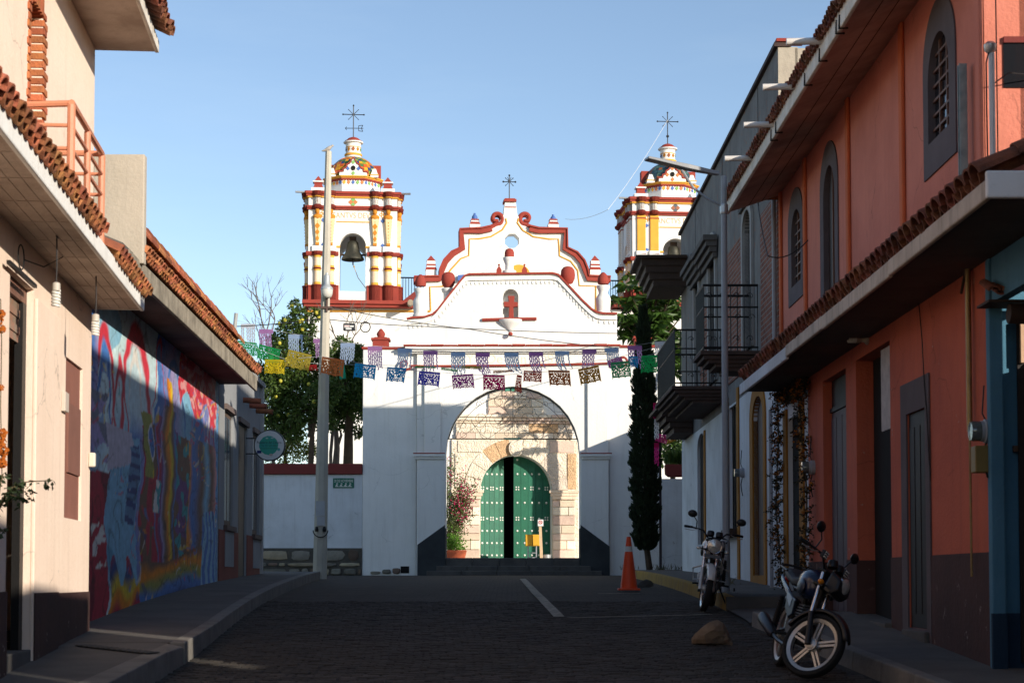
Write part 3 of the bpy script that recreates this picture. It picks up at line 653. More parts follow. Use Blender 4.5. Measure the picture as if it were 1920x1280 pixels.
# the painting: a fine sheet of paint with colour per vertex
def bandc(stops, t):
    for (a, ca), (b_, cb) in zip(stops, stops[1:]):
        if t <= b_: 
            k = max(0, min(1, (t-a)/(b_-a))); k = k*k*(3-2*k); return tuple(lerp(x, y, k) for x, y in zip(ca, cb))
    return stops[-1][1]
mc = dict(red=(.36, .025, .05), dred=(.17, .012, .03), crim=(.50, .05, .07), sky=(.22, .42, .55), lsky=(.55, .68, .68), blue=(.07, .17, .42), dblue=(.025, .05, .16), ora=(.62, .22, .035), yel=(.60, .44, .06), pink=(.62, .30, .30), wht=(.62, .60, .56), pur=(.13, .05, .17), teal=(.05, .28, .30), brn=(.14, .075, .05), olv=(.25, .25, .06), lav=(.30, .26, .44))
def n3(x, y, s, o=0): return noise.noise(Vector((x*s, y*s, o)))
def paint(x, y):
    """colour at photo-like mural coordinates: x 0..1 along the wall, y 0..1 upwards"""
    wx = x + .03*n3(x, y, 5, 1) + .012*n3(x, y, 18, 2); wy = y + .05*n3(x, y, 4, 3) + .015*n3(x, y, 16, 4)
    c = bandc([(0, mc['dblue']), (.05, mc['blue']), (.16, mc['lsky']), (.25, mc['sky']), (.31, mc['blue']), (.38, mc['lav']), (.45, mc['blue']), (.58, mc['lav']), (.7, mc['sky']), (.82, mc['blue']), (.92, mc['lav']), (1, mc['blue'])], wx)
    if wx < .45 and wy > .60: c = tuple(lerp(a, b_, min(1, (wy-.60)/.1)*.85) for a, b_ in zip(c, mc['lsky'] if n3(x, y, 5, 31) > -.2 else mc['sky']))
    # flowing arches of red, blue and white in the upper half
    for cx, top, hw, cl_, th in ((.335, .93, .075, 'crim', .026), (.335, .86, .045, 'wht', .012), (.14, .84, .06, 'crim', .02), (.14, .79, .045, 'blue', .02), (.235, .79, .04, 'crim', .018), (.47, .97, .03, 'crim', .012), (.6, .93, .07, 'blue', .016), (.80, .84, .06, 'lav', .02), (.80, .80, .042, 'blue', .015), (.93, .82, .05, 'wht', .014), (.93, .78, .036, 'crim', .02)):
        prof = top - ((wx - cx)/hw)**2*.16
        if abs(wx - cx) < hw*1.7 and abs(wy - prof) < th*2: c = tuple(lerp(a, b_, max(0, min(1, 2 - abs(wy-prof)/th))) for a, b_ in zip(c, mc[cl_]))
    if .64 < wx < 1 and wy > .80 + .05*math.sin(wx*38) : 
        c = mc['crim'] if n3(x, y, 26, 5) < .12 else mc['pink']
    if wx < .10 and wy > .48: c = mc['ora'] if abs(wx-.055-.01*math.sin(wy*20)) < .013 and wy > .74 else bandc([(0, mc['dblue']), (.04, mc['pur']), (.07, mc['blue']), (.1, mc['lav'])], wx)
    if wx < .16 and .5 < wy < .73 and n3(x, y, 13, 6) > .02: c = mc['lav'] if n3(x, y, 24, 7) > 0 else (.16, .17, .22)
    # left: red cloth, pale blue figure
    if wx < .17 and wy < .47: c = mc['red'] if n3(wx*4, wy, 5, 8) > -.1 else mc['dred']
    if .095 < wx < .165 and .18 < wy < .30 and n3(x, y, 20, 9) > -.15: c = mc['wht'] if n3(x, y, 34, 9) > -.1 else mc['red']
    if .17 < wx < .34 and .13 + .05*math.sin(wx*70) < wy < .60: c = mc['sky'] if n3(x, y, 9, 10) > -.25 else (.12, .30, .42)
    if .16 < wx < .30 and .48 < wy < .62: c = tuple(lerp(a, b_, .5) for a, b_ in zip(mc['wht'], mc['lav']))
    if .275 < wx < .335 and .30 < wy < .56: 
        c = mc['dblue'] if math.sin(wy*150 + 40*wx) > .1 else (.10, .20, .33)
    if .18 < wx < .36 and wy < .14 + .05*math.sin(wx*70): c = bandc([(.0, mc['red']), (.05, mc['ora']), (.085, mc['yel']), (.14, mc['dblue']), (.2, mc['red'])], wy + .02*math.sin(wx*50))
    # middle: tall yellow figure with glow at the foot
    if .36 < wx < .46 and wy < .66: c = mc['brn'] if n3(x*3, y, 10, 11) > .0 else mc['red']
    if .37 < wx < .43 and .45 < wy < .72: c = mc['olv'] if n3(x, y, 12, 12) > -.1 else mc['yel']
    if ((wx-.425)/.022)**2 + ((wy-.585)/.085)**2 < 1: c = mc['blue'] if ((wx-.425)/.016)**2 + ((wy-.585)/.07)**2 < 1 else mc['wht']
    if .50 < wx < .60 and wy < .84: c = bandc([(.50, mc['lav']), (.525, mc['brn']), (.55, mc['ora']), (.565, mc['yel']), (.58, mc['brn']), (.60, mc['blue'])], wx) if wy < .74 or abs(wx-.553) < .02 else c
    if .46 < wx < .50 and wy < .7: c = bandc([(.46, mc['blue']), (.475, mc['red']), (.5, mc['pur'])], wx)
    if .60 < wx < .72 and wy < .66: c = mc['teal'] if n3(x*2, y, 16, 13) > .2 else (mc['pur'] if n3(x, y, 8, 14) > 0 else mc['brn'])
    if .45 < wx < .49 and .33 < wy < .45: c = mc['wht'] if n3(x, y, 30, 15) > -.1 else mc['teal']
    if .72 < wx < .98 and wy < .66: c = bandc([(.72, mc['ora']), (.75, mc['blue']), (.82, mc['brn']), (.87, mc['sky']), (.92, mc['brn']), (.98, mc['pink'])], wx + .02*n3(x, y, 7, 16))
    if .36 < wx < .84 and wy < .17: c = bandc([(0, mc['dblue']), (.06, mc['blue']), (.10, mc['olv']), (.14, mc['ora']), (.18, mc['brn'])], wy + .05*abs(wx-.6)*2 + .02*n3(x, y, 14, 17))
    if wx > .84 and wy < .32: c = mc['sky'] if math.sin(wx*150 + 8*n3(x, y, 6, 18)) > 0 else mc['blue']
    if wx > .975: c = mc['blue'] if math.sin(wx*500) > 0 else mc['sky']
    # swirling brush lines over everything
    f = n3(wx*1.6, wy, 5, 41) + .5*n3(wx*1.6, wy, 11, 42); t_ = math.sin(f*15 + wx*7)
    if t_ > .84 and n3(x, y, 4, 43) > .12: q_ = ('crim', 'blue', 'yel', 'wht', 'dblue', 'ora', 'teal')[int(abs(n3(x, y, 3.5, 44))*22) % 7]; c = tuple(lerp(a, b_, .62) for a, b_ in zip(c, mc[q_]))
    elif t_ < -.95 and n3(x, y, 4, 45) > .0: c = tuple(a*.55 for a in c)
    k = 1 + .22*n3(x*2.5, y, 40, 19) + .12*n3(x, y, 90, 20)
    return tuple(max(0, v*k) for v in c)
NU, NV = 320, 150
u0, u1, zb, zt = .06, MW.L - .18, -.85, mz
me = bpy.data.meshes.new('mural_painting'); vs, cs, fs = [], [], []
o = ORG[mh.name]
for j in range(NV+1):
    for i in range(NU+1):
        # non-uniform spacing: finer towards the far end is not needed; plain grid
        x, y = i/NU, j/NV; u = lerp(u0, u1, x); z = lerp(zb, zt, y); vs.append(tuple(MW.pt(u, -.004, z) - o))
        c_ = paint(x, max(0, (z - (-.62 + .6*x))/(zt - (-.62 + .6*x)))); gv = sum(c_)/3; cs += [max(0, gv + (v-gv)*1.12)*1.05 for v in c_] + [1]
for j in range(NV):
    for i in range(NU): k = j*(NU+1)+i; fs.append((k, k+1, k+NU+2, k+NU+1))
me.from_pydata(vs, [], fs); ca = me.color_attributes.new('Col', 'FLOAT_COLOR', 'POINT'); ca.data.foreach_set('color', cs)
me.materials.append(M('mural_paint', (1, 1, 1), (.82, .82, .84), 3, .5, .7, .25, 30, attr=True)); ob = bpy.data.objects.new('mural_painting', me); COL.objects.link(ob); ob.parent = mh

# ---- grey house beyond, with tall windows, red dado and clay spouts
GW = Wall((-5.06, 31.25), (-5.27, 38), (1, 0))
gh = thing('grey_house', (-5.4, 34, g(34)), 'narrow grey plastered house with red dado and clay roof spouts', 'house')
gu = lambda px, py=850: GW.hit(px, py)[0]
GP = M('grey_blue_plaster', (.30, .31, .32), (.23, .235, .24), 1.5, .6, .9, .3, 20, streak=.25)
w1 = (gu(421), gu(437), .95, 3.0); w2 = (gu(447), gu(463), -.3, 2.95); w3 = (gu(474), gu(486), .9, 2.95)
mb = MB(); facade(mb, GW, 0, GW.L, -1, 4.0, [w1, w2, w3], .05)
mb.box(0, GW.L, -5, -.10, -1, 3.98, GW.pt); build(mb, 'wall', GP, parent=gh)
for o_ in (w1, w3):
    f = build(MB().box(o_[0]+.02, o_[1]-.02, -.09, -.04, o_[2]+.02, o_[3]-.02, GW.pt), 'window', M('brown_window_wood', (.10, .07, .055), None, 5, .4, .7, .1), parent=gh)
    for k in range(2): build(MB().box(lerp(o_[0], o_[1], .08+.46*k), lerp(o_[0], o_[1], .46+.46*k), -.039, -.034, o_[2]+.1, o_[3]-.1, GW.pt), 'pane', GLASS, parent=f)
    build(MB().box(o_[0]-.08, o_[1]+.08, 0, .07, o_[2]-.09, o_[2]-.002, GW.pt), 'sill', M('dark_sill', (.12, .08, .07), None, 5, .4, .8, .2), parent=gh)
    build(MB().box(o_[0]-.08, o_[1]+.08, 0, .05, o_[3]+.002, o_[3]+.1, GW.pt), 'lintel', M('dark_lintel', (.16, .12, .11), None, 5, .4, .8, .2), parent=gh)
    build(MB().box(o_[0], o_[1], .018, .03, .22, o_[2]-.1, GW.pt), 'apron_panel', GP, parent=gh)
dr = build(MB().box(w2[0]+.01, w2[1]-.01, -.09, -.04, -.3, w2[3]-.01, GW.pt), 'door', M('dark_door', (.04, .035, .032), None, 5, .4, .6, .1), parent=gh)
build(MB().box(w2[0]-.06, w2[1]+.06, 0, .05, w2[3]+.002, w2[3]+.1, GW.pt), 'lintel', M('dark_lintel2', (.16, .12, .11), None, 5, .4, .8, .2), parent=gh)
mb = MB()
for a, b_ in ((0, w1[0]-.003), (w1[0]+.0, w1[1]), (w1[1]+.003, w2[0]-.02), (w2[1]+.02, GW.L+.03)): mb.box(a, b_, .002, .016, -1, .86, GW.pt)
build_each(mb, 'dado', M('brick_red_dado', (.22, .055, .04), None, 2, .5, .85, .3), gh)
for k, (px, py) in enumerate(((470, 750), (482, 760), (494, 770))):
    u, z = GW.hit(px-14, py); m_ = MB(); m_.tube([GW.pt(u, -.1, z+.01), GW.pt(u, .34, z-.02)], .055, 10); build(m_, 'roof_spout', TERRAD, parent=gh, smooth=True)
build(MB().box(gu(487), GW.L+.02, 0, .06, -1, 4.0, GW.pt), 'corner_pilaster', M('pale_pilaster', (.42, .41, .39), None, 2, .5, .9, .3, streak=.3), parent=gh)
build(MB().box(0, GW.L+.04, -.2, .08, 4.0, 4.1, GW.pt), 'parapet_cap', M('pale_cap', (.34, .33, .31), None, 2, .5, .9, .3), parent=gh)

# round projecting shop sign
c = P(506, 835, 35.2); sg = thing('shop_sign', (c.x, c.y, c.z-.33), 'round white shop sign with green disc and dark lettering on a bracket', 'sign')
rr = 28.5*35.2/FPX
f = lambda a, b_, c2: Vector((c.x + a, c.y + b_, c.z + c2))
m_ = MB(); m_.lathe([(0, -.06), (rr, -.06), (rr*1.04, -.03), (rr*1.04, .03), (rr, .06), (0, .06)], 40, (0, 0, 0), lambda a, b_, z: f(a, z, b_)); build(m_, 'rim', M('dark_sign_rim', (.03, .04, .04), None, 4, .3, .5, 0), parent=sg, smooth=True)
def disc(r_, y, ex=0, ez=0, sx=1, sz=1, wob=0):
    m_ = MB(); n = 40
    m_.add([f(ex, y, ez)] + [f(ex + r_*sx*math.cos(6.2832*i/n)*(1+wob*math.sin(i*1.9)), y, ez + r_*sz*math.sin(6.2832*i/n)*(1+wob*math.cos(i*2.3))) for i in range(n)], [(0, 1+i, 1+(i+1) % n) for i in range(n)]); return m_
build(disc(rr*.965, -.0605), 'face', M('sign_white', (.60, .64, .66), None, 3, .2, .5, 0), parent=sg)
build(disc(rr*.63, -.0625, -.015, 0, 1, 1, .02), 'green_disc', M('sign_green', (.03, .34, .24), (.03, .30, .30), 8, .9, .5, 0), parent=sg)
INK = M('sign_ink', (.012, .03, .07), None, 4, .2, .6, 0); INKG = M('sign_ink_green', (.012, .10, .08), None, 4, .2, .6, 0)
text('Papelería del Centro', .068, INK, f(-.005, -.0645, .055), (1, 0, 0), (0, 0, 1), sg, ext=.001, sx=.84)
text('Tel. 951 547 2008', .05, INKG, f(-.01, -.0645, -.01), (1, 0, 0), (0, 0, 1), sg, ext=.001, sx=.8)
build(MB().box(c.x-.19, c.x+.19, c.y-.0645, c.y-.0635, c.z-.065, c.z-.057), 'underline', INKG, parent=sg)
build(MB().box(c.x-.24, c.x-.155, c.y-.0655, c.y-.0635, c.z-.155, c.z-.10), 'blue_print', M('sign_blue', (.015, .03, .16), None, 4, .2, .6, 0), parent=sg)
build(disc(.035, -.0635, .03, -.185, 1, .7), 'paper_drawing', M('sign_grey', (.45, .40, .38), None, 4, .2, .6, 0), parent=sg)
build(disc(.03, -.0635, .18, -.08, 1, 1), 'globe_drawing', M('sign_teal', (.10, .38, .38), None, 4, .2, .6, 0), parent=sg)
build(disc(.018, -.0635, -.05, .14, 1.4, .7), 'cloud_drawing', M('sign_pale', (.45, .6, .55), None, 4, .2, .6, 0), parent=sg)
build(disc(.02, -.0635, .055, .145, 1.5, .6), 'cloud_drawing', M('sign_pale2', (.35, .5, .5), None, 4, .2, .6, 0), parent=sg)
for dz in (.14, -.16): build(MB().tube([Vector((-5.18, c.y, c.z+dz)), f(-rr*.9, 0, dz)], .012, 6), 'bracket_arm', BLACK, parent=sg)
# ================================================================== right side of the street
RW = Wall((4.12, 15.6), (4.0, 42.6), (-1, 0))
ru = lambda px, py=800, w=0: RW.hit(px, py, w)[0]
rz = lambda px, py, w=0: RW.hit(px, py, w)[1]
UO = ru(1462, 500); UG = ru(1516, 900)                # end of the coral house above, and of its paint below
oh = thing('coral_house', (4.1, 20, g(20)), 'coral orange two-storey house with arched windows and grey surrounds', 'house')
TOPZ = 5.83
d1 = (ru(1585.6, 690), ru(1542.6, 714), -1, rz(1565, 702), 0, .12); d2 = (ru(1668, 642), ru(1604.5, 673), -1, rz(1636, 657), 0, .21); d3 = (ru(1737, 763), ru(1702, 780), rz(1720, 1177), rz(1720, 770), 0, .012)
wA = (ru(1783, 200), ru(1743, 200), rz(1763, 254), rz(1760, 62), .42)
wB = (ru(1567, 400), ru(1546, 400), 2.9, rz(1556, 310), .40)
wC = (ru(1503, 450), ru(1485.5, 450), rz(1494, 533), rz(1494, 392), .35)
mb = MB(); facade(mb, RW, 0, UO, 2.80, TOPZ, [wA, wB, wC], .06, 0, 0)
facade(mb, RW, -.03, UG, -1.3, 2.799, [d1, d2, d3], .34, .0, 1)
mb.box(0, UO, -6, -.31, -1.3, TOPZ, RW.pt)
mb.quad((0, 0, 2.8), (0, 0, TOPZ), (0, -.37, TOPZ), (0, -.37, 2.8), 0, RW.pt)
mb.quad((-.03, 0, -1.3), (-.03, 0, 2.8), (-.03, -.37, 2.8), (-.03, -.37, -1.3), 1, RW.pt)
build(mb, 'wall', [ORANGE, ORANGE_SHADE], parent=oh)
for px in (1697, 1594, 1512, 1466):
    a = ru(px, 400); wd = .07
    build(MB().box(a-wd, a+wd, .002, .045, 2.95, TOPZ-.005, RW.pt), 'pilaster_strip', ORANGED, parent=oh, bevel=.015)
build(MB().box(0, .14, .002, .05, 2.95, TOPZ-.005, RW.pt), 'corner_strip', ORANGE, parent=oh, bevel=.02)
def arch_frame(mb, a, b_, zb, zt, rise, ia, ib, izb, izt, irise, w0, w1, T):
    n = 18
    def outl(a, b_, zb, zt, rise): 
        c, r_ = (a+b_)/2, (b_-a)/2
        return [(a, zb)] + [(c - r_*math.cos(math.pi*k/n), zt - rise + rise*math.sin(math.pi*k/n)) for k in range(n+1)] + [(b_, zb)]
    A, B = outl(a, b_, zb, zt, rise), outl(ia, ib, izb, izt, irise)
    m = len(A); vs = [(x, w1, z) for x, z in A] + [(x, w1, z) for x, z in B] + [(x, w0, z) for x, z in A] + [(x, w0-.1, z) for x, z in B]
    fs = []
    for i in range(m):
        j = (i+1) % m
        fs += [(i, j, m+j, m+i), (2*m+i, 2*m+j, j, i), (m+i, m+j, 3*m+j, 3*m+i)]
    mb.add(vs, fs, 0, T)
mb = MB(); arch_frame(mb, ru(1795, 200), ru(1734, 200), rz(1764, 315), rz(1762, -6), .60, wA[0]+.004, wA[1]-.004, wA[2]+.004, wA[3]-.004, .42, .003, .018, RW.pt); build(mb, 'window_surround', GREYF, parent=oh)
mb = MB(); arch_frame(mb, ru(1573, 400), ru(1539.5, 400), 2.85, rz(1556, 264), .60, wB[0]+.004, wB[1]-.004, 2.86, wB[3]-.004, .40, .003, .018, RW.pt); build(mb, 'window_surround', GREYF, parent=oh)
mb = MB(); arch_frame(mb, ru(1507, 450), ru(1479.5, 450), rz(1493, 566), rz(1493, 352), .50, wC[0]+.004, wC[1]-.004, wC[2]+.004, wC[3]-.004, .35, .003, .018, RW.pt); build(mb, 'window_surround', GREYF, parent=oh)
FR = M('rusty_window_bar', (.14, .06, .035), None, 8, .5, .6, .1)
for (a, b_, zb, zt, rise), nv, nh in ((wA, 2, 6), (wB, 1, 0), (wC, 2, 6)):
    f = build(MB().box(a+.002, b_-.002, -.09, -.055, zb+.002, zt, RW.pt), 'window', GLASS if nh else M('dark_brown_door', (.035, .016, .012), None, 4, .4, .6, 0), parent=oh)
    for k in range(1, nv+1):
        u = lerp(a, b_, k/(nv+1)); hz_ = zt - rise*(1 - math.sqrt(max(0, 1 - ((u-(a+b_)/2)/((b_-a)/2))**2)))
        build(MB().box(u-.016, u+.016, -.054, -.03, zb, hz_, RW.pt), 'mullion', FR, parent=f)
    for k in range(1, nh+1):
        z = lerp(zb, zt, k/(nh+1)); h = 1.0
        if z > zt - rise: h = math.sqrt(max(0, 1 - ((z-(zt-rise))/rise)**2))
        c, r_ = (a+b_)/2, (b_-a)/2*h; build(MB().box(c-r_, c+r_, -.0535, -.031, z-.012, z+.012, RW.pt), 'glazing_bar', FR, parent=f)
# panes that hang open and mirror the sky
for k, (zz0, zz1) in enumerate(((.52, .62), (.64, .74), (.76, .86))):
    a = lerp(wA[0], wA[1], .06); b_ = lerp(wA[0], wA[1], .34)
    build(MB().box(a, b_, -.05, -.046, lerp(wA[2], wA[3], zz0), lerp(wA[2], wA[3], zz1), RW.pt), 'pane', M('sky_mirroring_glass', (.25, .33, .40), None, 3, .2, .05, 0, spec=1.0, metal=.6), parent=oh)
# upper eave: sloping soffit, fascia, clips, tiles, white spouts
SOFR = M('blotched_soffit', (.52, .37, .30), (.34, .235, .19), 2.2, .9, .95, .8, 10, streak=.2, streakcol=(.08, .06, .05), coarse=1.5)
EW, EZ = .75, 5.58
sec = [(0.0, TOPZ), (EW, EZ), (EW, EZ+.10), (0.0, TOPZ+.10)]
mb = MB(); mb.add([(u, w_, z) for u in (-.1, UO+.05) for w_, z in sec], [(0,1,2,3),(4,7,6,5)] + [(i, (i+1) % 4, 4+(i+1) % 4, 4+i) for i in range(4)], 0, RW.pt); ev = build(mb, 'eave_soffit', SOFR, parent=oh)
build(MB().box(-.1, UO+.06, EW+.002, EW+.05, EZ-.03, EZ+.17, RW.pt), 'fascia', FASC, parent=oh, bevel=.012)
JO = MB()
for f_ in (.35, .62): JO.add([(u, lerp(0, EW, f_) + q, lerp(TOPZ, EZ, f_) - .003 - q*.33) for u, q in ((0, -.006), (UO, -.006), (UO, .006), (0, .006))], [(0,1,2,3)], 0, RW.pt)
build(JO, 'soffit_joint', DARK, parent=oh)
for px, py in ((1572, 40), (1540, 95), (1512, 135), (1457, 232), (1448, 252), (1578, 20)):
    u = ru(px+6, py, EW); build(MB().tube([RW.pt(u, EW+.052, EZ+.1), RW.pt(u, EW+.06, EZ-.04), RW.pt(u, EW-.03, EZ-.035)], .012, 5), 'gutter_clip', BLACK, parent=oh)
tile_eave(ev, RW, -.1, UO, .86, EZ+.13, R(19), tile_meshes(.075, .40, TERRAD), .155, 1, jit=.7)
PVC = M('white_pvc_pipe', (.62, .58, .54), None, 5, .4, .5, .1)
for px, py in ((1540, 78), (1490, 163), (1450, 234), (1410, 297)):
    u, z = RW.hit(px, py, EW+.05); build(MB().tube([RW.pt(u, EW-.1, z+.01), RW.pt(u+.02, EW+.42, z)], .038, 10), 'rain_spout', PVC, parent=oh, smooth=True)
# pitched roof behind the eave
mb = MB(); mb.add([RW.pt(u, w_, z) for u in (-.1, UO) for w_, z in ((.8, EZ+.15), (-3.2, 7.2), (-6.2, 6.0))], [(0, 1, 4, 3), (1, 2, 5, 4), (0, 1, 2), (3, 4, 5)]); build(mb, 'roof', TERRAD, parent=oh)
build(MB().box(UO-5.5, UO-.3, -4.4, -2.6, 5.9, 8.4, RW.pt), 'roof_shade_block', ORANGE, parent=oh)  # unseen block added on the roof to shade the round sign
sx0, sz0, sz1 = P(1881, 120, 15.6).x, P(1890, 165, 15.6).z, P(1890, 82, 15.6).z
sw_ = build(MB().box(sx0, sx0+.9, 15.588, 15.598, sz0, sz1), 'side_window', GLASS, parent=oh); build(MB().box(sx0, sx0+.9, 15.57, 15.598, sz1+.001, sz1+.055), 'red_lintel', REDD, parent=oh)
for k in range(1, 3): build(MB().box(sx0+.3*k-.012, sx0+.3*k+.012, 15.582, 15.587, sz0, sz1), 'mullion', BLACK, parent=sw_)
# doors and dado below
zb0 = rz(1845, 1035)
mb = MB()
fr3 = (ru(1744, 695), ru(1691, 727), -1.2, rz(1718, 711))
for a, b_ in ((-.028, fr3[0]-.003), (fr3[1]+.003, d2[0]-.003), (d2[1]+.003, d1[0]-.003), (d1[1]+.003, UG)): mb.box(a, b_, .003, .014, -1.3, zb0, RW.pt)
mb.box(d1[1]-.012, d1[1]-.002, -.118, .013, -1.3, zb0-.01, RW.pt); mb.box(d2[1]-.012, d2[1]-.002, -.205, .013, -1.3, zb0-.01, RW.pt)
build_each(mb, 'dado', BROWN, oh)
mb = MB(); T = RW.pt; w1_ = .02
for a, b_, c_, e_ in ((fr3[0], d3[0], -1.2, fr3[3]), (d3[1], fr3[1], -1.2, fr3[3]), (d3[0]+.001, d3[1]-.001, d3[3], fr3[3]), (d3[0]+.001, d3[1]-.001, -1.2, d3[2])): mb.box(a, b_, .003, w1_, c_, e_, T)
build(mb, 'door_surround', GREYF, parent=oh)
DOORD = M('dark_door_wood', (.018, .013, .012), None, 4, .4, .6, .1)
o3 = build(MB().box(d3[0]+.003, d3[1]-.003, -.1, -.013, d3[2], d3[3]-.003, T), 'door', DOORD, parent=oh)
for k in range(3): build(MB().box(lerp(d3[0], d3[1], .08+.31*k), lerp(d3[0], d3[1], .32+.31*k), -.0125, -.006, d3[2]+.15, d3[3]-.15, T), 'door_panel', DOORD, parent=o3)
zl = szR(22)
o1 = build(MB().box(d1[0]+.003, d1[1]-.003, -.2, -.115, -1, d1[3]-.42, T), 'door', M('grey_violet_steel_door', (.10, .075, .085), None, 3, .5, .6, .1), parent=oh)
build(MB().box(d1[0]+.003, d1[1]-.003, -.2, -.09, d1[3]-.415, d1[3]-.36, T), 'transom_bar', DOORD, parent=oh)
build(MB().box(d1[0]+.003, d1[1]-.003, -.2, -.118, d1[3]-.355, d1[3], T), 'transom_panel', DOORD, parent=oh)
for k in range(4): build(MB().box(lerp(d1[0], d1[1], .05+.24*k), lerp(d1[0], d1[1], .26+.24*k), -.114, -.104, -.4, d1[3]-.5, T), 'door_panel', M('steel_panel', (.105, .08, .09), None, 3, .5, .6, .1) if k == 0 else bpy.data.materials['steel_panel'], parent=o1)
build(MB().box(d2[0]+.003, d2[1]-.003, -.3, -.206, -1, d2[3], T), 'shop_opening', DARK, parent=oh)
CORR = M('white_corrugated_sheet', (.46, .44, .43), (.25, .24, .25), 8, .6, .5, .1, streak=.4)
a, b_ = ru(1671, 700, .02), ru(1640, 700, .02); n = 14; zt_, zb_ = d2[3]-.03, rz(1655, 805)
vs = [(lerp(a, b_, i/n), -.06 + (.022 if i % 2 else 0), z) for i in range(n+1) for z in (zb_, zt_)] + [(lerp(a, b_, i/n), -.066 + (.022 if i % 2 else 0), z) for i in range(n+1) for z in (zb_, zt_)]
m_ = MB(); q = 2*(n+1); m_.add(vs, [(2*i, 2*i+2, 2*i+3, 2*i+1) for i in range(n)] + [(q+2*i, q+2*i+2, q+2*i+3, q+2*i+1) for i in range(n)] + [(2*i, 2*i+2, q+2*i+2, q+2*i) for i in range(n)], 0, T); build(m_, 'corrugated_shutter', CORR, parent=oh)
build(MB().box(ru(1676, 950), ru(1661, 950), -.12, -.07, rz(1668, 1146), zb_-.01, T), 'white_post', M('flaking_white_post', (.50, .48, .44), (.30, .28, .25), 8, .8, .8, .3), parent=oh, bevel=.008)
build(MB().box(d2[0]-.02, d2[1]+.05, -.3, .09, -1.2, rz(1640, 1163), T), 'doorstep', CONCD, parent=oh, bevel=.012)
build(MB().box(d3[0]-.1, d3[1]+.1, .02, .07, -1.2, d3[2]-.02, T), 'doorstep', CONCD, parent=oh, bevel=.012)
FASCR = M('stained_cream_fascia', (.58, .50, .41), (.40, .33, .26), 2.5, .8, .9, .5, 18, streak=.8, streakcol=(.16, .13, .10), crack=.5)
# lower canopy with scalloped clay tiles
CW, CZ = .66, 2.74
CN = ru(1860, 385, CW)                                   # nearest end (runs past the corner)
UE = ru(1393, 727, CW)
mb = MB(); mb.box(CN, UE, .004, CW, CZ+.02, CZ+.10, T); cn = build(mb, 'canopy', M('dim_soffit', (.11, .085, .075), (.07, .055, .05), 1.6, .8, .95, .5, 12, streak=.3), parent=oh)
n = 26
for i in range(n):                                       # cast fascia lengths with thin joints
    pass
m_ = MB(); us_ = [CN-.02, ru(1675, 503, CW), ru(1548, 600, CW), ru(1480, 660, CW), UE+.02]
for k in range(4):
    dz = (0, .012, .0, .03)[k]; build(MB().box(us_[k]+.004, us_[k+1]-.004, CW+.002, CW+.05, CZ+.0-dz, CZ+.145-dz*.5, T), 'fascia', FASCR if k < 3 else WHITE_D, parent=oh, bevel=.014)
build(MB().box(CN-.06, CN-.005, -.9, CW+.052, CZ+.0, CZ+.2, T), 'end_fascia', WHITE, parent=oh, bevel=.014)
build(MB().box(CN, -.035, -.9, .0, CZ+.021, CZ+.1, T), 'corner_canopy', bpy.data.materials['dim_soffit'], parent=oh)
mb = MB(); mb.add([(CN, CW, CZ+.15), (UE, CW, CZ+.15), (UE, .0, CZ+.45), (CN, .0, CZ+.45), (CN, CW, CZ+.11), (UE, CW, CZ+.11), (UE, .0, CZ+.11), (CN, .0, CZ+.11)], [(0,1,2,3),(4,5,6,7),(0,1,5,4),(1,2,6,5),(2,3,7,6),(3,0,4,7)], 0, T); build(mb, 'tile_bed', TERRAD, parent=oh)
TS = tile_meshes(.12, .44, TERRAD)
tile_eave(cn, RW, CN+.1, UE-.3, .73, CZ+.165, R(24), TS, .245, 2, jit=.6)
# fittings
EMT = M('bright_conduit', (.66, .64, .62), None, 5, .4, .5, .05, metal=.2)
mst = thing('service_mast', RW.pt(.0, .01, 2.97), 'bright steel electric service mast with weatherhead on the coral corner', 'mast')
c = P(1862, 320, 15.35); tpz = P(1860, 95, 15.35).z
build(MB().tube([Vector((c.x, 15.35, 2.9)), Vector((c.x, 15.35, tpz))], .026, 12), 'pipe', EMT, parent=mst, smooth=True)
m_ = MB(); m_.lathe([(.02, -.03), (.05, 0), (.055, .05), (.03, .075), (0, .08)], 12, (c.x-.01, 15.35, tpz)); build(m_, 'weatherhead', STEEL, parent=mst, smooth=True)
m_ = MB(); m_.tube([Vector((c.x-.02, 15.34, tpz)), Vector((c.x-.06, 15.3, tpz-.12)), Vector((c.x-.05, 15.34, tpz-.5)), Vector((c.x-.045, 15.34, 2.95))], .007, 5); m_.tube([Vector((c.x+.04, 15.34, 6.0)), Vector((c.x+.04, 15.34, 2.95))], .006, 5); m_.tube([Vector((c.x, 15.33, tpz-.3)), Vector((c.x+.16, 15.4, tpz-.18)), Vector((c.x+.6, 15.6, tpz-.16))], .006, 5); build(m_, 'cable', WIRE, parent=mst)
chn = thing('steel_channel', RW.pt(ru(1813, 330, .05), .05, 3), 'greenish steel channel standing against the upper coral wall', 'channel')
u = ru(1813, 200, .05); build(MB().box(u-.035, u+.035, .055, .10, 3.0, rz(1813, 120, .05), T), 'channel_web', M('oxidised_channel', (.30, .34, .32), (.16, .2, .2), 7, .8, .4, .2, metal=.6), parent=chn)
for s_ in (-.035, .028): build(MB().box(u+s_, u+s_+.007, .10, .125, 3.0, rz(1813, 120, .05), T), 'channel_flange', bpy.data.materials['oxidised_channel'], parent=chn)
dp = thing('drain_pipe', RW.pt(ru(1817, 800, .04), .04, -.2), 'brassy downpipe fixed to the coral ground-floor wall', 'pipe')
u = ru(1817, 700, .05); BR = M('old_brass_pipe', (.30, .22, .10), (.18, .13, .07), 8, .7, .4, .1, metal=.6)
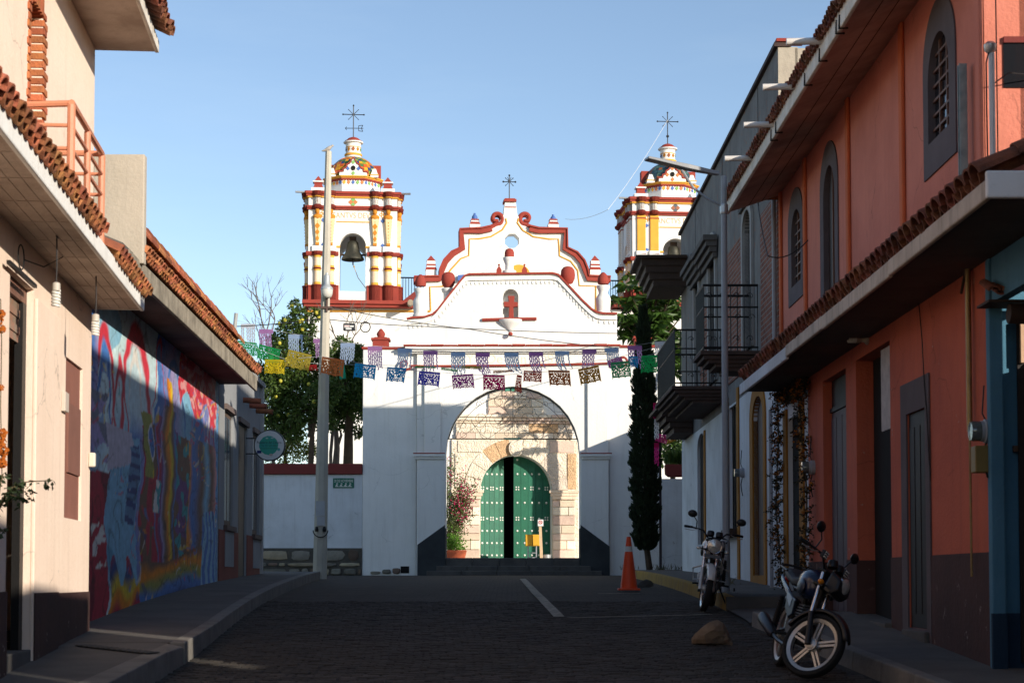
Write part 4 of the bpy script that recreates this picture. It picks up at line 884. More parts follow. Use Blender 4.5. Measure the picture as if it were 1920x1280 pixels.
build(MB().tube([T(u, .05, rz(1818, 485, .05)), T(u, .05, rz(1818, 808, .05))], .026, 10), 'pipe', BR, parent=dp, smooth=True)
build(MB().tube([T(u, .05, rz(1818, 808, .05)), T(u, .05, rz(1818, 1080, .05))], .011, 8), 'lower_pipe', BR, parent=dp, smooth=True)
m_ = MB(); m_.tube([T(u+.02, .06, rz(1818, 500, .05)), T(u+.1, .07, rz(1800, 540, .05)), T(u+.16, .07, rz(1790, 560, .05))], .014, 6); build(m_, 'loose_strap', WOOD, parent=dp)
build(MB().tube([T(u, .05, rz(1817, 492, .05)), T(u, .09, rz(1817, 492, .05))], .03, 8), 'clamp', BLACK, parent=dp)
# wall wire
wr = thing('wall_cable', T(ru(1722, 800, .03), .03, 0), 'thin cable hanging from the canopy over the grey door surround', 'cable')
build(MB().tube([T(ru(x, y, .03), .03, rz(x, y, .03)) for x, y in ((1718, 505), (1722, 560), (1729, 640), (1733, 720), (1738, 780), (1742, 860), (1745, 900))], .006, 5), 'cable', WIRE, parent=wr)
# bulb fitting on the wall
u, z = RW.hit(1628, 637, .0); lb = thing('wall_lamp', T(u, 0, z-.05), 'spiral bulb in a cream holder on the coral wall over the shutter', 'wall lamp')
m_ = MB(); m_.lathe([(.055, 0), (.06, .02), (.03, .05), (.028, .09), (.036, .10), (.036, .13)], 12, (0, 0, 0), lambda a, b_, c_: RW.pt(u + a, c_, z + b_)); build(m_, 'holder', M('cream_bakelite', (.45, .38, .30), None, 6, .4, .5, .1), parent=lb, smooth=True)
m_ = MB(); m_.tube([RW.pt(u + .026*math.cos(a), .13 + .10*a/25.1, z + .026*math.sin(a)) for a in [25.1*i/72 for i in range(73)]], .012, 6); build(m_, 'spiral_tube', bpy.data.materials['milky_glass_tube'], parent=lb, smooth=True)

def meter(px, py, w, label, r_=.085, box=False):
    u, z = RW.hit(px, py, w); mt = thing('electric_meter', T(u, .0, z-.1), label, 'electric meter', 'electric meters on the street walls')
    L_ = lambda a, b_, c_: RW.pt(u + a, c_, z + b_)
    m_ = MB(); m_.lathe([(r_*1.15, 0), (r_*1.15, .05), (r_, .055), (r_, .085)], 16, (0, 0, 0), L_); build(m_, 'base', GREYP, parent=mt, smooth=True)
    m_ = MB(); m_.lathe([(r_*.97, .085), (r_*.97, .15), (r_*.9, .17), (0, .172)], 16, (0, 0, 0), L_); build(m_, 'glass_cover', M('meter_glass', (.12, .14, .14), (.06, .08, .08), 20, .8, .08, 0, spec=.8), parent=mt, smooth=True)
    build(MB().box(u-.035, u+.035, .05, .052+.11, z-.01, z+.035, T), 'dial', M('meter_dial', (.04, .12, .08), None, 6, .5, .5, 0), parent=mt)
    if box: build(MB().box(u-.085, u+.075, .02, .15, z-.36, z-.13, T), 'breaker_box', M('yellow_breaker_box', (.20, .14, .04), None, 6, .5, .5, .1), parent=mt, bevel=.01)
    build(MB().tube([T(u, .03, z-.08), T(u+.03, .05, z-.2), T(u+.01, .04, z-.33), T(u-.02, .03, z-.4)], .009, 5), 'cable', WIRE, parent=mt)
    build(MB().tube([T(u, .03, z+.08), T(u+.05, .05, z+.16), T(u+.06, .03, z+.4)], .007, 5), 'cable', WIRE, parent=mt)
meter(1527, 876, 0, 'glass-domed electric meter on the coral wall beside the flower garland')
meter(1395, 886, 0, 'small electric meter on the white wall by the yellow arched door', .075)
meter(1856, 808, 0, 'electric meter above a yellow breaker box at the blue corner', .09, True)

# ---- blue neighbour under the end of the canopy
bh = thing('blue_house', (4.3, 14.8, g(15)), 'blue house corner with dark doorway under the canopy end', 'house')
BLU = M('sky_blue_stucco', (.075, .20, .30), (.05, .15, .24), 1.5, .6, .9, .4, 26, streak=.25); BLUD = M('navy_dado_paint', (.010, .032, .065), None, 2, .5, .85, .3)
xA = P(1848, 800, 15.56).x; xJ = P(1862, 800, 15.5).x; 
mb = MB(); mb.box(4.095, 5.2, 15.5, 15.58, -1.3, 2.74); build(mb, 'wall', BLU, parent=bh)
build(MB().box(4.075, 4.19, 15.40, 15.494, -1.3, 2.74), 'corner_pilaster', BLU, parent=bh, bevel=.01)
build(MB().box(4.10, 4.2, 13.2, 15.395, 2.36, 2.74), 'porch_beam', BLU, parent=bh)
build(MB().box(4.10, 4.28, 13.2, 13.4, -1.2, 2.355), 'porch_post', BLU, parent=bh)
build(MB().box(4.07, 4.194, 15.39, 15.44, -1.3, -.29), 'dado', BLUD, parent=bh); build(MB().box(4.196, 5.2, 15.47, 15.498, -1.3, -.29), 'dado', BLUD, parent=bh)
xd = P(1906, 800, 15.5).x
bd = build(MB().box(xd, 5.15, 15.44, 15.47, -.7, P(1906, 600, 15.5).z), 'door', DOORD, parent=bh)
build(MB().box(xd+.02, xd+.06, 15.40, 15.438, P(1910, 682, 15.5).z, P(1910, 600, 15.5).z), 'door_light', M('pale_timber', (.55, .36, .24), None, 5, .5, .7, .2), parent=bd)
build(MB().box(P(1884, 0, 15.5).x, P(1893, 0, 15.5).x, 15.43, 15.468, P(1890, 848, 15.5).z, P(1890, 836, 15.5).z), 'bell_push', M('brown_bell_push', (.06, .035, .02), None, 5, .3, .5, 0), parent=bh, bevel=.004)
hd = thing('tiled_hood', (4.35, 15.3, 2.1), 'small dark clay-tiled hood on a log beam over the blue doorway', 'awning')
zz = P(1890, 560, 15.2).z
bm_ = build(MB().tube([Vector((P(1891, 590, 15.1).x, 15.1, zz-.14)), Vector((4.44, 15.1, zz-.15))], .085, 12), 'log_beam', WOOD, parent=hd, smooth=True)
HW = Wall((P(1848, 560, 15.1).x, 15.3), (5.4, 15.3), (0, -1)); TH = tile_meshes(.055, .34, TERRAD)
tile_eave(bm_, HW, .05, .42, .30, zz, R(20), TH, .115, 1)
build(MB().box(P(1850, 560, 15.1).x, 4.46, 15.04, 15.43, zz-.05, zz-.03), 'roof_board', WOOD, parent=hd)

# ---- white and brick building beyond
wb = thing('white_building', (4.3, 35, g(35)), 'weathered two-storey building, brick and grey plaster above, white with yellow surrounds below', 'house')
E = RW.L; WTOP = P(1443, 91, 27.42).z
PLG = M('weathered_grey_plaster', (.21, .205, .20), (.125, .12, .118), 1.6, .8, .92, .5, 16, streak=.5, streakcol=(.08, .075, .07), chips=((.30, .13, .08), .60), crack=.8)
BRW = M('brick_wall', (.30, .10, .06), (.20, .075, .05), 6, .8, .92, .4, 40)
def brickify(m, mort):
    N = m.node_tree.nodes; L = m.node_tree.links; b = N['Principled BSDF']; br = N.new('ShaderNodeTexBrick'); ge = N.new('ShaderNodeNewGeometry'); sp_ = N.new('ShaderNodeSeparateXYZ'); cb = N.new('ShaderNodeCombineXYZ')
    L.new(ge.outputs['Position'], sp_.inputs[0]); L.new(sp_.outputs['Y'], cb.inputs['X']); L.new(sp_.outputs['Z'], cb.inputs['Y']); L.new(cb.outputs[0], br.inputs['Vector'])
    br.inputs['Scale'].default_value = 1; br.inputs['Brick Width'].default_value = .26; br.inputs['Row Height'].default_value = .085; br.inputs['Mortar Size'].default_value = .011
    br.inputs['Color1'].default_value = (1, 1, 1, 1); br.inputs['Color2'].default_value = (.6, .55, .55, 1); src = b.inputs['Base Color'].links[0].from_socket
    mx = N.new('ShaderNodeMix'); mx.data_type = 'RGBA'; mx.blend_type = 'MULTIPLY'; mx.inputs[0].default_value = 1; L.new(src, mx.inputs[6]); L.new(br.outputs['Color'], mx.inputs[7])
    m2 = N.new('ShaderNodeMix'); m2.data_type = 'RGBA'; L.new(br.outputs['Fac'], m2.inputs[0]); L.new(mx.outputs[2], m2.inputs[6]); m2.inputs[7].default_value = (*mort, 1); L.new(m2.outputs[2], b.inputs['Base Color'])
    bp = N.new('ShaderNodeBump'); bp.invert = True; bp.inputs['Strength'].default_value = .9; bp.inputs['Distance'].default_value = .02; L.new(br.outputs['Fac'], bp.inputs['Height']); old = b.inputs['Normal'].links[0].from_socket; L.new(old, bp.inputs['Normal']); L.new(bp.outputs[0], b.inputs['Normal'])
brickify(BRW, (.22, .20, .18))
U0 = UO + .004
upw = [(ru(1411, 430), ru(1396, 430), 3.9, rz(1403, 395), .3), (ru(1343, 480), ru(1331, 480), 3.9, rz(1337, 455), .3), (ru(1312, 520), ru(1304, 520), 3.9, rz(1308, 492), .25)]
low = [(UG+.62, UG+1.75, -.6, 2.35, 0), (ru(1434, 900), ru(1414, 900), rz(1424, 1078), rz(1424, 742), .35), (ru(1384, 900), ru(1368, 900), rz(1375, 992), rz(1375, 760), 0), (ru(1322, 950), ru(1308, 950), rz(1315, 1020), rz(1315, 812), .3)]
mb = MB(); facade(mb, RW, U0, E, 3.2, WTOP, upw, .07); build(mb, 'upper_wall', PLG, parent=wb)
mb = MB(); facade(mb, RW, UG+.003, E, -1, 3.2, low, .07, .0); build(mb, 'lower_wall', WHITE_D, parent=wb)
mb = MB(); mb.box(U0, E, -5.7, -.26, -1, WTOP-.02, RW.pt); mb.quad((U0, 0, 3.2), (U0, 0, WTOP), (U0, -.3, WTOP), (U0, -.3, 3.2), 0, RW.pt); mb.quad((E, 0, -1), (E, 0, WTOP), (E, -.3, WTOP), (E, -.3, -1), 0, RW.pt); mb.quad((U0, 0, WTOP), (E, 0, WTOP), (E, -.3, WTOP), (U0, -.3, WTOP), 0, RW.pt)
build(mb, 'body', M('pale_side_concrete', (.50, .44, .35), (.36, .31, .25), 1.5, .8, .95, .5, 14, streak=.5), parent=wb)
for u in upw + low[:1] + low[2:]: build(MB().box(u[0], u[1], -.12, -.065, u[2], u[3], RW.pt), 'window', GLASS if u in upw else DARK, parent=wb)
build(MB().box(low[1][0], low[1][1], -.12, -.06, low[1][2], low[1][3], RW.pt), 'door', M('maroon_door', (.045, .012, .010), None, 5, .4, .6, .1), parent=wb)
for a, b_, z0, z1 in ((U0+.02, ru(1428, 500), 3.5, 5.9), (ru(1394, 500), ru(1358, 500), 3.6, 6.05), (ru(1329, 500), ru(1314, 500), 3.6, 5.6)):
    build(MB().box(a, b_, .003, .02, z0, z1, RW.pt), 'brick_panel', BRW, parent=wb)
for k, u in enumerate(upw):
    mb = MB(); arch_frame(mb, u[0]-.16, u[1]+.16, u[2], u[3]+.2, u[4]+.16, u[0], u[1], u[2], u[3], u[4], .004, .05, RW.pt); build(mb, 'window_surround', M('grey_surround', (.36, .35, .34), None, 3, .6, .9, .3) if k == 0 else bpy.data.materials['grey_surround'], parent=wb)
for (x0, x1, yt, yb) in ((1421, 1392, 255, 294), (1347, 1322, 390, 431), (1322, 1300, 429, 474)):
    a, b_ = ru(x0, yt+20), ru(x1, yt+20); z1 = rz(x0, yt, .3); z0 = z1 - .42; mb = MB()
    for k, wv in enumerate((.10, .17, .24, .30)): mb.box(a+.04*(3-k), b_-.04*(3-k), .022, wv, lerp(z0, z1, k/4)+.001, lerp(z0, z1, (k+1)/4), RW.pt)
    build(mb, 'window_hood', M('dark_moulding', (.12, .11, .105), None, 4, .6, .9, .4) if x0 == 1421 else bpy.data.materials['dark_moulding'], parent=wb)
build(MB().box(U0-.03, E+.03, -.2, .06, WTOP+.002, WTOP+.07, RW.pt), 'parapet_cap', M('dark_clay_cap', (.07, .045, .04), None, 6, .6, .9, .3), parent=wb)
build(MB().box(U0-.06, U0+.2, -.4, .03, WTOP+.072, WTOP+.12, RW.pt), 'red_cap_tile', RED, parent=wb)
SCO = MB()
for k in range(3): u = U0 + 2.2 + k*4.9; SCO.box(u-.012, u+.012, .001, .006, WTOP-2.0, WTOP-.02, RW.pt)
build(SCO, 'plaster_joint', DARK, parent=wb)
YELD = M('mustard_paint', (.34, .15, .02), (.27, .12, .02), 3, .6, .85, .2, 20, streak=.2)
u = low[1]; mb = MB(); arch_frame(mb, u[0]-.22, u[1]+.35, -.7, u[3]+.25, u[4]+.25, u[0], u[1], u[2], u[3], u[4], .004, .03, RW.pt); build(mb, 'door_surround', YELD, parent=wb)
u = low[2]; mb = MB()
for a, b_, c_, e_ in ((u[0]-.25, u[0]-.003, -.6, u[3]+.25), (u[1]+.003, u[1]+.12, -.6, u[3]+.2)): mb.box(a, b_, .004, .03, c_, e_, RW.pt)
build(mb, 'window_surround', YELD, parent=wb); build(MB().box(u[0]-.02, u[1]+.02, .002, .16, u[2]-.15, u[2]-.002, RW.pt), 'sill', WOOD, parent=wb)
for k in range(5): build(MB().box(lerp(u[0], u[1], (k+.5)/5)-.008, lerp(u[0], u[1], (k+.5)/5)+.008, -.06, -.04, u[2], u[3], RW.pt), 'window_bar', BLACK, parent=wb)
u = low[3]; build(MB().box(u[0]-.2, u[0]-.003, .004, .03, u[2], u[3], RW.pt), 'window_surround', YELD, parent=wb)
u = low[0]; mb = MB(); mb.box(u[0]-.34, u[0]-.003, .004, .03, -.7, 2.5, RW.pt); mb.box(u[1]+.003, u[1]+.34, .004, .03, -.7, 2.5, RW.pt); build_each(mb, 'door_surround', YELD, wb)
build(MB().tube([RW.pt(ru(1444, 700, .08), .08, -.2), RW.pt(ru(1444, 700, .08), .08, 2.6)], .03, 8), 'conduit', GREYP, parent=wb, smooth=True)
build(MB().tube([RW.pt(UO+.1, .07, 2.9), RW.pt(UO+.1, .07, 5.9)], .035, 8), 'downpipe', GREYP, parent=wb, smooth=True)

def balcony(xw, xo, zf, xfar, label):
    w_ = .92; a = ru(xw, 600); b_ = ru(xfar, 600, w_)
    bl = thing('iron_balcony', RW.pt((a+b_)/2, .5, zf-.3), label, 'balcony', 'iron balconies on the white building')
    mb = MB()
    for k, (ww, zz) in enumerate(((w_+.06, 0), (w_, -.07), (w_-.08, -.13), (w_-.2, -.19), (w_-.36, -.25))): mb.box(a-.05+.05*k, b_+.05-.05*k, .004, ww, zf+zz-.06, zf+zz-.001, RW.pt)
    build(mb, 'floor_slab', M('dark_corbel', (.085, .055, .045), (.05, .035, .03), 4, .7, .9, .4) if 'dark_corbel' not in bpy.data.materials else bpy.data.materials['dark_corbel'], parent=bl)
    h = 1.08
    for hz_ in (.06, .72, h):
        build(MB().tube([RW.pt(a, .03, zf+hz_), RW.pt(a, w_, zf+hz_), RW.pt(b_, w_, zf+hz_), RW.pt(b_, .03, zf+hz_)], .016 if hz_ != h else .022, 6), 'rail', BLACK, parent=bl)
    n = 8
    for i in range(n+1): build(MB().tube([RW.pt(a, lerp(.04, w_, i/n), zf), RW.pt(a, lerp(.04, w_, i/n), zf+h)], .009, 5), 'baluster', BLACK, parent=bl)
    n = int((b_-a)/.11)
    for i in range(1, n+1): build(MB().tube([RW.pt(lerp(a, b_, i/n), w_, zf), RW.pt(lerp(a, b_, i/n), w_, zf+h)], .009, 5), 'baluster', BLACK, parent=bl)
    for i in range(4):
        cw = lerp(.15, w_-.1, i/3)
        for s_, z0 in ((1, .2), (-1, .55), (1, .9)):
            build(MB().tube([RW.pt(a, cw + s_*.07*math.exp(-t*.28)*math.cos(t), zf+z0+.08*math.exp(-t*.28)*math.sin(t)) for t in [k*.5 for k in range(16)]], .006, 4), 'scroll', BLACK, parent=bl)
balcony(1425, 1325, 3.72, 1306, 'nearer black iron balcony, the higher one in view, beside the lamp post')
balcony(1355, 1265, 3.68, 1233, 'farther and longer black iron balcony near the cypress')
def hood(px0, px1, py0, py1, d, xo, label):
    xi = 4.02; xo = xo; z1, z0 = P(px0, py0, d).z, P(px0, py1, d).z; y0, y1 = d - .0, d + 2.2
    hd_ = thing('timber_hood', ((xi+xo)/2, d+1, z0), label, 'canopy')
    build(MB().box(xo-.04, xi-.03, y0-.04, y1, z1-.07, z1), 'roof_board', WOOD, parent=hd_)
    for k in range(4):
        s_ = .09*(k+1); build(MB().box(xo+s_, xi-.03, y0+.02+s_*.4, y1-.05, z1-.07-(z1-z0-.07)*(k+1)/4, z1-.071-(z1-z0-.07)*k/4, None), 'moulded_beam', WOOD, parent=hd_)
hood(1195, 1285, 478, 534, 41.0, P(1196, 490, 41).x, 'dark stepped timber hood projecting high on the white building')
hood(1234, 1295, 762, 810, 39.8, P(1234, 790, 39.8).x, 'dark stepped timber hood low on the white building under the balcony')
# ================================================================== the church gate at the end of the street
GD = 54.0
G = Wall((0, GD), (1, GD), (0, -1)); q = lambda px, py, w=0: G.hit(px, py, w)
gx = lambda px: G.hit(px, 800)[0]; gz = lambda py: G.hit(960, py)[1]
gate = thing('church_gate', (0, GD, gz(1076)), 'white church gateway with curved gable, red trim and a round arch over dark-based piers', 'gate')
BZ = g(GD) - .15
def segs(x0, x1): return gx(x0), gx(x1)
ar = (gx(836), gx(1087), CY-.02, gz(725), gx(1087)-gx(961.5))
mb = MB(); facade(mb, G, gx(782), gx(1141), BZ, gz(650), [ar], .95, .12); 
mb.box(gx(782), gx(836)-.001, -.82, .119, BZ, gz(860), G.pt); mb.box(gx(1087)+.001, gx(1141), -.82, .119, BZ, gz(860), G.pt)
facade(mb, G, gx(782), gx(1141), BZ, gz(650), [ar], .0, -.82)
mb.quad((gx(782), .12, BZ), (gx(782), .12, gz(650)), (gx(782), -.82, gz(650)), (gx(782), -.82, BZ), 0, G.pt); mb.quad((gx(1141), .12, BZ), (gx(1141), .12, gz(650)), (gx(1141), -.82, gz(650)), (gx(1141), -.82, BZ), 0, G.pt)
build(mb, 'wall', WHITE, parent=gate)
for a, b_, y in ((680, 781.5, 655), (1141.5, 1236, 652)):
    build(MB().box(gx(a), gx(b_), -.7, .0, BZ, gz(y), G.pt), 'flank_wall', WHITE, parent=gate, bevel=.02)
    build(MB().box(gx(a)-.04, gx(b_), -.74, .05, gz(y)+.002, gz(y-5), G.pt), 'coping', RED, parent=gate, bevel=.015)
for a, b_ in ((796, 827), (1101, 1139)):
    build(MB().box(gx(a), gx(b_), .121, .22, gz(852), gz(690), G.pt), 'pilaster', WHITE, parent=gate, bevel=.015)
for a, b_, c_, e_ in ((783, 835, 776, 835), (1088, 1140, 1088, 1146)):
    build(MB().box(gx(a), gx(b_), .121, .26, BZ, gz(862), G.pt), 'pier', WHITE, parent=gate, bevel=.02)
    mb = MB(); mb.box(gx(c_+3), gx(e_-(3 if e_ > 1000 else 0)), .121, .31, gz(862)+.002, gz(857), G.pt); mb.box(gx(c_), gx(e_), .121, .36, gz(857)+.001, gz(852), G.pt); build(mb, 'capital', WHITE, parent=gate, bevel=.012)
    build(MB().box(gx(c_), gx(e_), .121, .365, gz(852)+.001, gz(850), G.pt), 'capital_edge', RED, parent=gate)
DADO = M('dark_grey_dado', (.045, .05, .053), (.028, .031, .034), 2, .8, .85, .4, 14)
for pl in ([(784, 1080), (784, 1021), (835.2, 984), (835.2, 1080)], [(1087.6, 1080), (1087.6, 984), (1141.5, 1024), (1141.5, 1080)]):
    build(MB().prism([(gx(x), max(BZ, gz(y))) for x, y in pl], .262, .285, G.pt), 'dado', DADO, parent=gate)
for x0 in (836, 1087):
    build(MB().box(gx(x0)-.008, gx(x0)+.008, -.8, .284, BZ, gz(990), G.pt), 'jamb_dado', DADO, parent=gate)
STEPM = M('worn_step_stone', (.10, .092, .085), (.06, .055, .052), 3, .8, .9, .5, 25)
for k, (x0, x1, y0, y1, wo) in enumerate(((836.5, 1086.5, 1062, 1045.5, .25), (820, 1106, 1070, 1060.5, .62), (803, 1125, 1084, 1069.5, 1.0))):
    n = 5
    for i in range(n): build(MB().box(lerp(gx(x0), gx(x1), i/n)+.004, lerp(gx(x0), gx(x1), (i+1)/n)-.004, -.85 if k == 0 else (.02 if k == 1 else .3)+.001, wo, BZ-.2, gz(y1), G.pt), 'step_stone', STEPM, parent=gate, bevel=.02)
# cornice, frieze and red lines
mb = MB()
for k, (wv, y0, y1) in enumerate(((.20, 664, 661), (.28, 661, 657), (.36, 657, 652))): mb.box(gx(768-4*k), gx(1152+4*k), -.2, wv, gz(y0)+.001, gz(y1), G.pt)
build(mb, 'cornice', WHITE, parent=gate, bevel=.012)
mb = MB(); xs_ = [gx(757) + (gx(1163)-gx(757))*i/16 for i in range(17)]
for i in range(16):
    m_ = MB().box(xs_[i]+.004, xs_[i+1]-.004, -.2, .40 + .008*(i % 3), gz(652)+.001, gz(648.5)-.012*(i % 2)+.02*(i/16), G.pt); build(m_, 'cornice_tile', RED, parent=gate, bevel=.012)
pts = [G.pt(gx(770), .2, gz(687)), G.pt(gx(800), .17, gz(687.5)), G.pt(gx(960), .17, gz(686)), G.pt(gx(1120), .17, gz(683)), G.pt(gx(1160), .17, gz(681))]
build(MB().tube(pts, .035, 6), 'frieze_line', RED, parent=gate, smooth=True)
for cx, cy, s_ in ((759.5, 683.5, 1), (1167, 677, -1)):
    sp_ = [G.pt(gx(cx) + s_*(.20-.022*a)*math.cos(a*.9+.4), .14, gz(cy) + (.20-.022*a)*math.sin(-a*.9-.4)) for a in [k*.35 for k in range(24)]]
    build(MB().tube([G.pt(gx(cx + s_*13), .16, gz(cy+4))] + sp_, .035, 6), 'volute', RED, parent=gate, smooth=True)
FAINT = M('faint_ochre_lettering', (.80, .74, .60), None, 5, .4, .8, 0)
for s_, x in (('AY', 874), ('De', 928), ('on', 975), ('OS', 1022), ('X', 1049)):
    text(s_, .40, FAINT, G.pt(gx(x), .124, gz(674)), (1, 0, 0), (0, 0, 1), gate, ext=.003)
# gable
gab = [(763, 652), (763, 601), (772, 598.5), (797, 597), (812, 592), (822, 583), (840, 560), (872, 520), (880, 517.5), (1036, 515.5), (1046, 518), (1062, 535), (1090, 565), (1108, 582), (1118, 588), (1130, 590.5), (1157, 591), (1157, 652)]
GA = [(gx(x), gz(y)) for x, y in gab]
nic = (gx(943), gx(972), gz(600), gz(543))
def poly_holes(mb, outer, holes, b0, b1, T, back=True):
    from mathutils.geometry import tessellate_polygon
    allp = [Vector((x, z, 0)) for x, z in outer]; loops = [[Vector((x, z, 0)) for x, z in outer]] + [[Vector((x, z, 0)) for x, z in h] for h in holes]
    flat = [p for l in loops for p in l]; tr = tessellate_polygon(loops); N_ = len(flat)
    vs = [(p.x, b0, p.y) for p in flat] + [(p.x, b1, p.y) for p in flat]; fs = [t for t in tr] + ([tuple(N_+i for i in reversed(t)) for t in tr] if back else [])
    o = 0
    for l in loops:
        n = len(l); fs += [(o+i, o+(i+1) % n, N_+o+(i+1) % n, N_+o+i) for i in range(n)]; o += n
    mb.add(vs, fs, 0, T)
nh = [(nic[0], nic[2]), (nic[1], nic[2])] + [((nic[0]+nic[1])/2 + (nic[1]-nic[0])/2*math.cos(math.pi*k/10), nic[3]-.23 + .23*math.sin(math.pi*k/10)) for k in range(11)]
mb = MB(); poly_holes(mb, GA, [nh], .13, -.30, G.pt); mb.box(nic[0]-.1, nic[1]+.1, -.5, -.302, nic[2]-.1, nic[3]+.1, G.pt); mb.box(GA[8][0], GA[9][0], -.6, -.301, gz(600), gz(530), G.pt)
build(mb, 'gable', WHITE, parent=gate)
top = GA[1:-1]
mb = MB(); mb.band(top, .055, -.34, .22, G.pt); build(mb, 'gable_coping', RED, parent=gate)
mb = MB(); mb.band([(x, z-.16) for x, z in top], .10, .131, .19, G.pt); build(mb, 'gable_moulding', WHITE, parent=gate)
DT = MB(); L_ = 0
for i in range(len(top)-1):
    (x0, z0), (x1, z1) = top[i], top[i+1]; n = max(1, int(math.hypot(x1-x0, z1-z0)/.13))
    for k in range(n):
        x, z = lerp(x0, x1, (k+.5)/n), lerp(z0, z1, (k+.5)/n); DT.box(x-.025, x+.025, .131, .155, z-.28, z-.20, G.pt)
build(DT, 'dentil_row', WHITE, parent=gate, kind='stuff')
# niche with cross, shelf and hanging corbel
cr = [(953.5, 598), (954.5, 577), (944.5, 576), (944, 567), (954, 567), (952, 556), (965, 556), (963.5, 567), (970.5, 567.5), (970.5, 576), (962.5, 577), (963.5, 598)]
build(MB().prism([(gx(x), gz(y)) for x, y in cr], .02, .16, G.pt), 'niche_cross', RED, parent=gate, bevel=.015)
build(MB().tube([G.pt(gx(904), .17, gz(601)), G.pt(gx(957), .17, gz(599.5)), G.pt(gx(1006), .17, gz(599))], .05, 6), 'niche_shelf', RED, parent=gate, smooth=True)
m_ = MB(); m_.lathe([(.05, gz(623)), (.10, gz(618)), (.28, gz(608)), (.36, gz(602)), (.36, gz(600.5))], 16, (0, 0, 0), lambda a, b_, c_: G.pt(gx(957)+a, .13 + b_*.7, c_)); build(m_, 'corbel', WHITE, parent=gate, smooth=True)
build(MB().ball(G.pt(gx(957), .28, gz(628.5)), .07), 'corbel_ball', RED, parent=gate, smooth=True)
# finials on the gate
def finial(cx, cy, prof_w, prof_r, w_, sq=False, nm='finial', base=None):
    m1 = MB(); L_ = lambda a, b_, c_: G.pt(gx(cx)+a, w_+b_, c_)
    f_ = build(m1.lathe([(r_/62.96, gz(y)) for r_, y in prof_w], 14, (0, 0, 0), L_), nm, WHITE, parent=gate, smooth=True)
    m2 = MB(); build(m2.lathe([(r_/62.96, gz(y)) for r_, y in prof_r], 14, (0, 0, 0), L_), 'finial_top', RED, parent=f_, smooth=True)
pw = [(15, 590), (15, 584), (13, 583), (14, 566), (14, 558), (8.5, 549), (9.5, 544), (13, 537), (13, 535)]; pr_ = [(10, 535.5), (11, 531), (10, 524), (7, 518), (3, 514), (0, 513)]
finial(787.5, 0, [(r_, y+5) for r_, y in pw], [(r_, y) for r_, y in pr_], -.1); finial(1132, 0, pw, [(r_, y-4) for r_, y in pr_], -.1)
pe = [(9, 575), (9, 548), (12, 545), (13, 541), (13, 539)]; egg = [(4, 539), (9, 536), (12.5, 529), (13.2, 522), (12, 514), (8, 509.5), (3, 508), (0, 508)]
finial(839.5, 0, pe, egg, -.2); finial(1065.5, 0, [(r_+2, y-6) for r_, y in pe], [(r_*1.05, y-7-(539-y)*.12) for r_, y in egg], -.2)
finial(955, 0, [(13, 516), (13, 507), (8, 505), (8, 495), (11, 488), (12, 485), (12, 482)], [(9, 482), (9, 472), (7, 467), (3, 465), (0, 464.7)], -.1)
for cx in (935.5, 983.5):
    m_ = MB(); s_ = 1/62.96; m_.prism([(gx(cx)-5*s_, gz(516)), (gx(cx)+5*s_, gz(516)), (gx(cx)+5*s_, gz(506)), (gx(cx)+1*s_, gz(499)), (gx(cx)-1*s_, gz(499)), (gx(cx)-5*s_, gz(506))], -.14, .02, G.pt); m_.ball(G.pt(gx(cx), -.06, gz(496)), .035, 8, 6); build(m_, 'small_pinnacle', RED, parent=gate)
for cx, yb in ((712, 651), (1206, 648)):
    m_ = MB(); z = lambda y: gz(y + yb - 651); s_ = 1/62.96
    for hw, y0, y1 in ((15, 651, 637), (17.5, 636.8, 632), (12, 631.8, 630)): m_.box(gx(cx)-hw*s_, gx(cx)+hw*s_, -.35-hw*s_, -.35+hw*s_, z(y0)+.001, z(y1), G.pt)
    p_ = build(m_, 'pinnacle', RED, parent=gate, bevel=.012)
    m_ = MB(); m_.lathe([(6*s_, z(629.8)), (8.5*s_, z(624)), (7*s_, z(620)), (2*s_, z(613.5)), (0, z(613))], 10, (0, 0, 0), lambda a, b_, c_: G.pt(gx(cx)+a, -.35+b_, c_)); build(m_, 'pinnacle_bud', RED, parent=p_, smooth=True)
# iron tracery in the arch
gr = build(MB().tube([G.pt(gx(836), -.1, gz(822)), G.pt(gx(1087), -.1, gz(822))], .018, 6), 'iron_grille', BLACK, parent=gate)
cx0, cz0, r0 = gx(961.5), gz(850), gx(1087)-gx(961.5)
def arcp(r_, a0, a1, n=30): return [G.pt(cx0 + r_*math.cos(lerp(a0, a1, k/n)), -.1, cz0 + r_*math.sin(lerp(a0, a1, k/n))) for k in range(n+1)]
a_ = math.asin((gz(822)-cz0)/(r0*.985)); a2 = math.asin((gz(822)-cz0)/(r0*.88))
build(MB().tube(arcp(r0*.985, a_, math.pi-a_), .018, 6), 'outer_hoop', BLACK, parent=gr)
build(MB().tube(arcp(r0*.88, a2, math.pi-a2), .009, 6), 'inner_hoop', BLACK, parent=gr)
zig = []
for k in range(26): a = lerp(a_+.05, math.pi-a_-.05, k/25); zig.append(G.pt(cx0 + r0*(.89 if k % 2 else .975)*math.cos(a), -.1, cz0 + r0*(.89 if k % 2 else .975)*math.sin(a)))
build(MB().tube(zig, .006, 5), 'zigzag_bar', BLACK, parent=gr)
build(MB().tube([G.pt(cx0, -.1, gz(822)), G.pt(cx0, -.1, cz0 + r0*.98)], .008, 6), 'centre_bar', BLACK, parent=gr)
def spiral(cx, cy, r_, a0, turns, sgn): return [G.pt(gx(cx) + sgn*r_/62.96*(1-.75*k/28)*math.cos(a0 + turns*6.283*k/28), -.1, gz(cy) + r_/62.96*(1-.75*k/28)*math.sin(a0 + turns*6.283*k/28)) for k in range(29)]
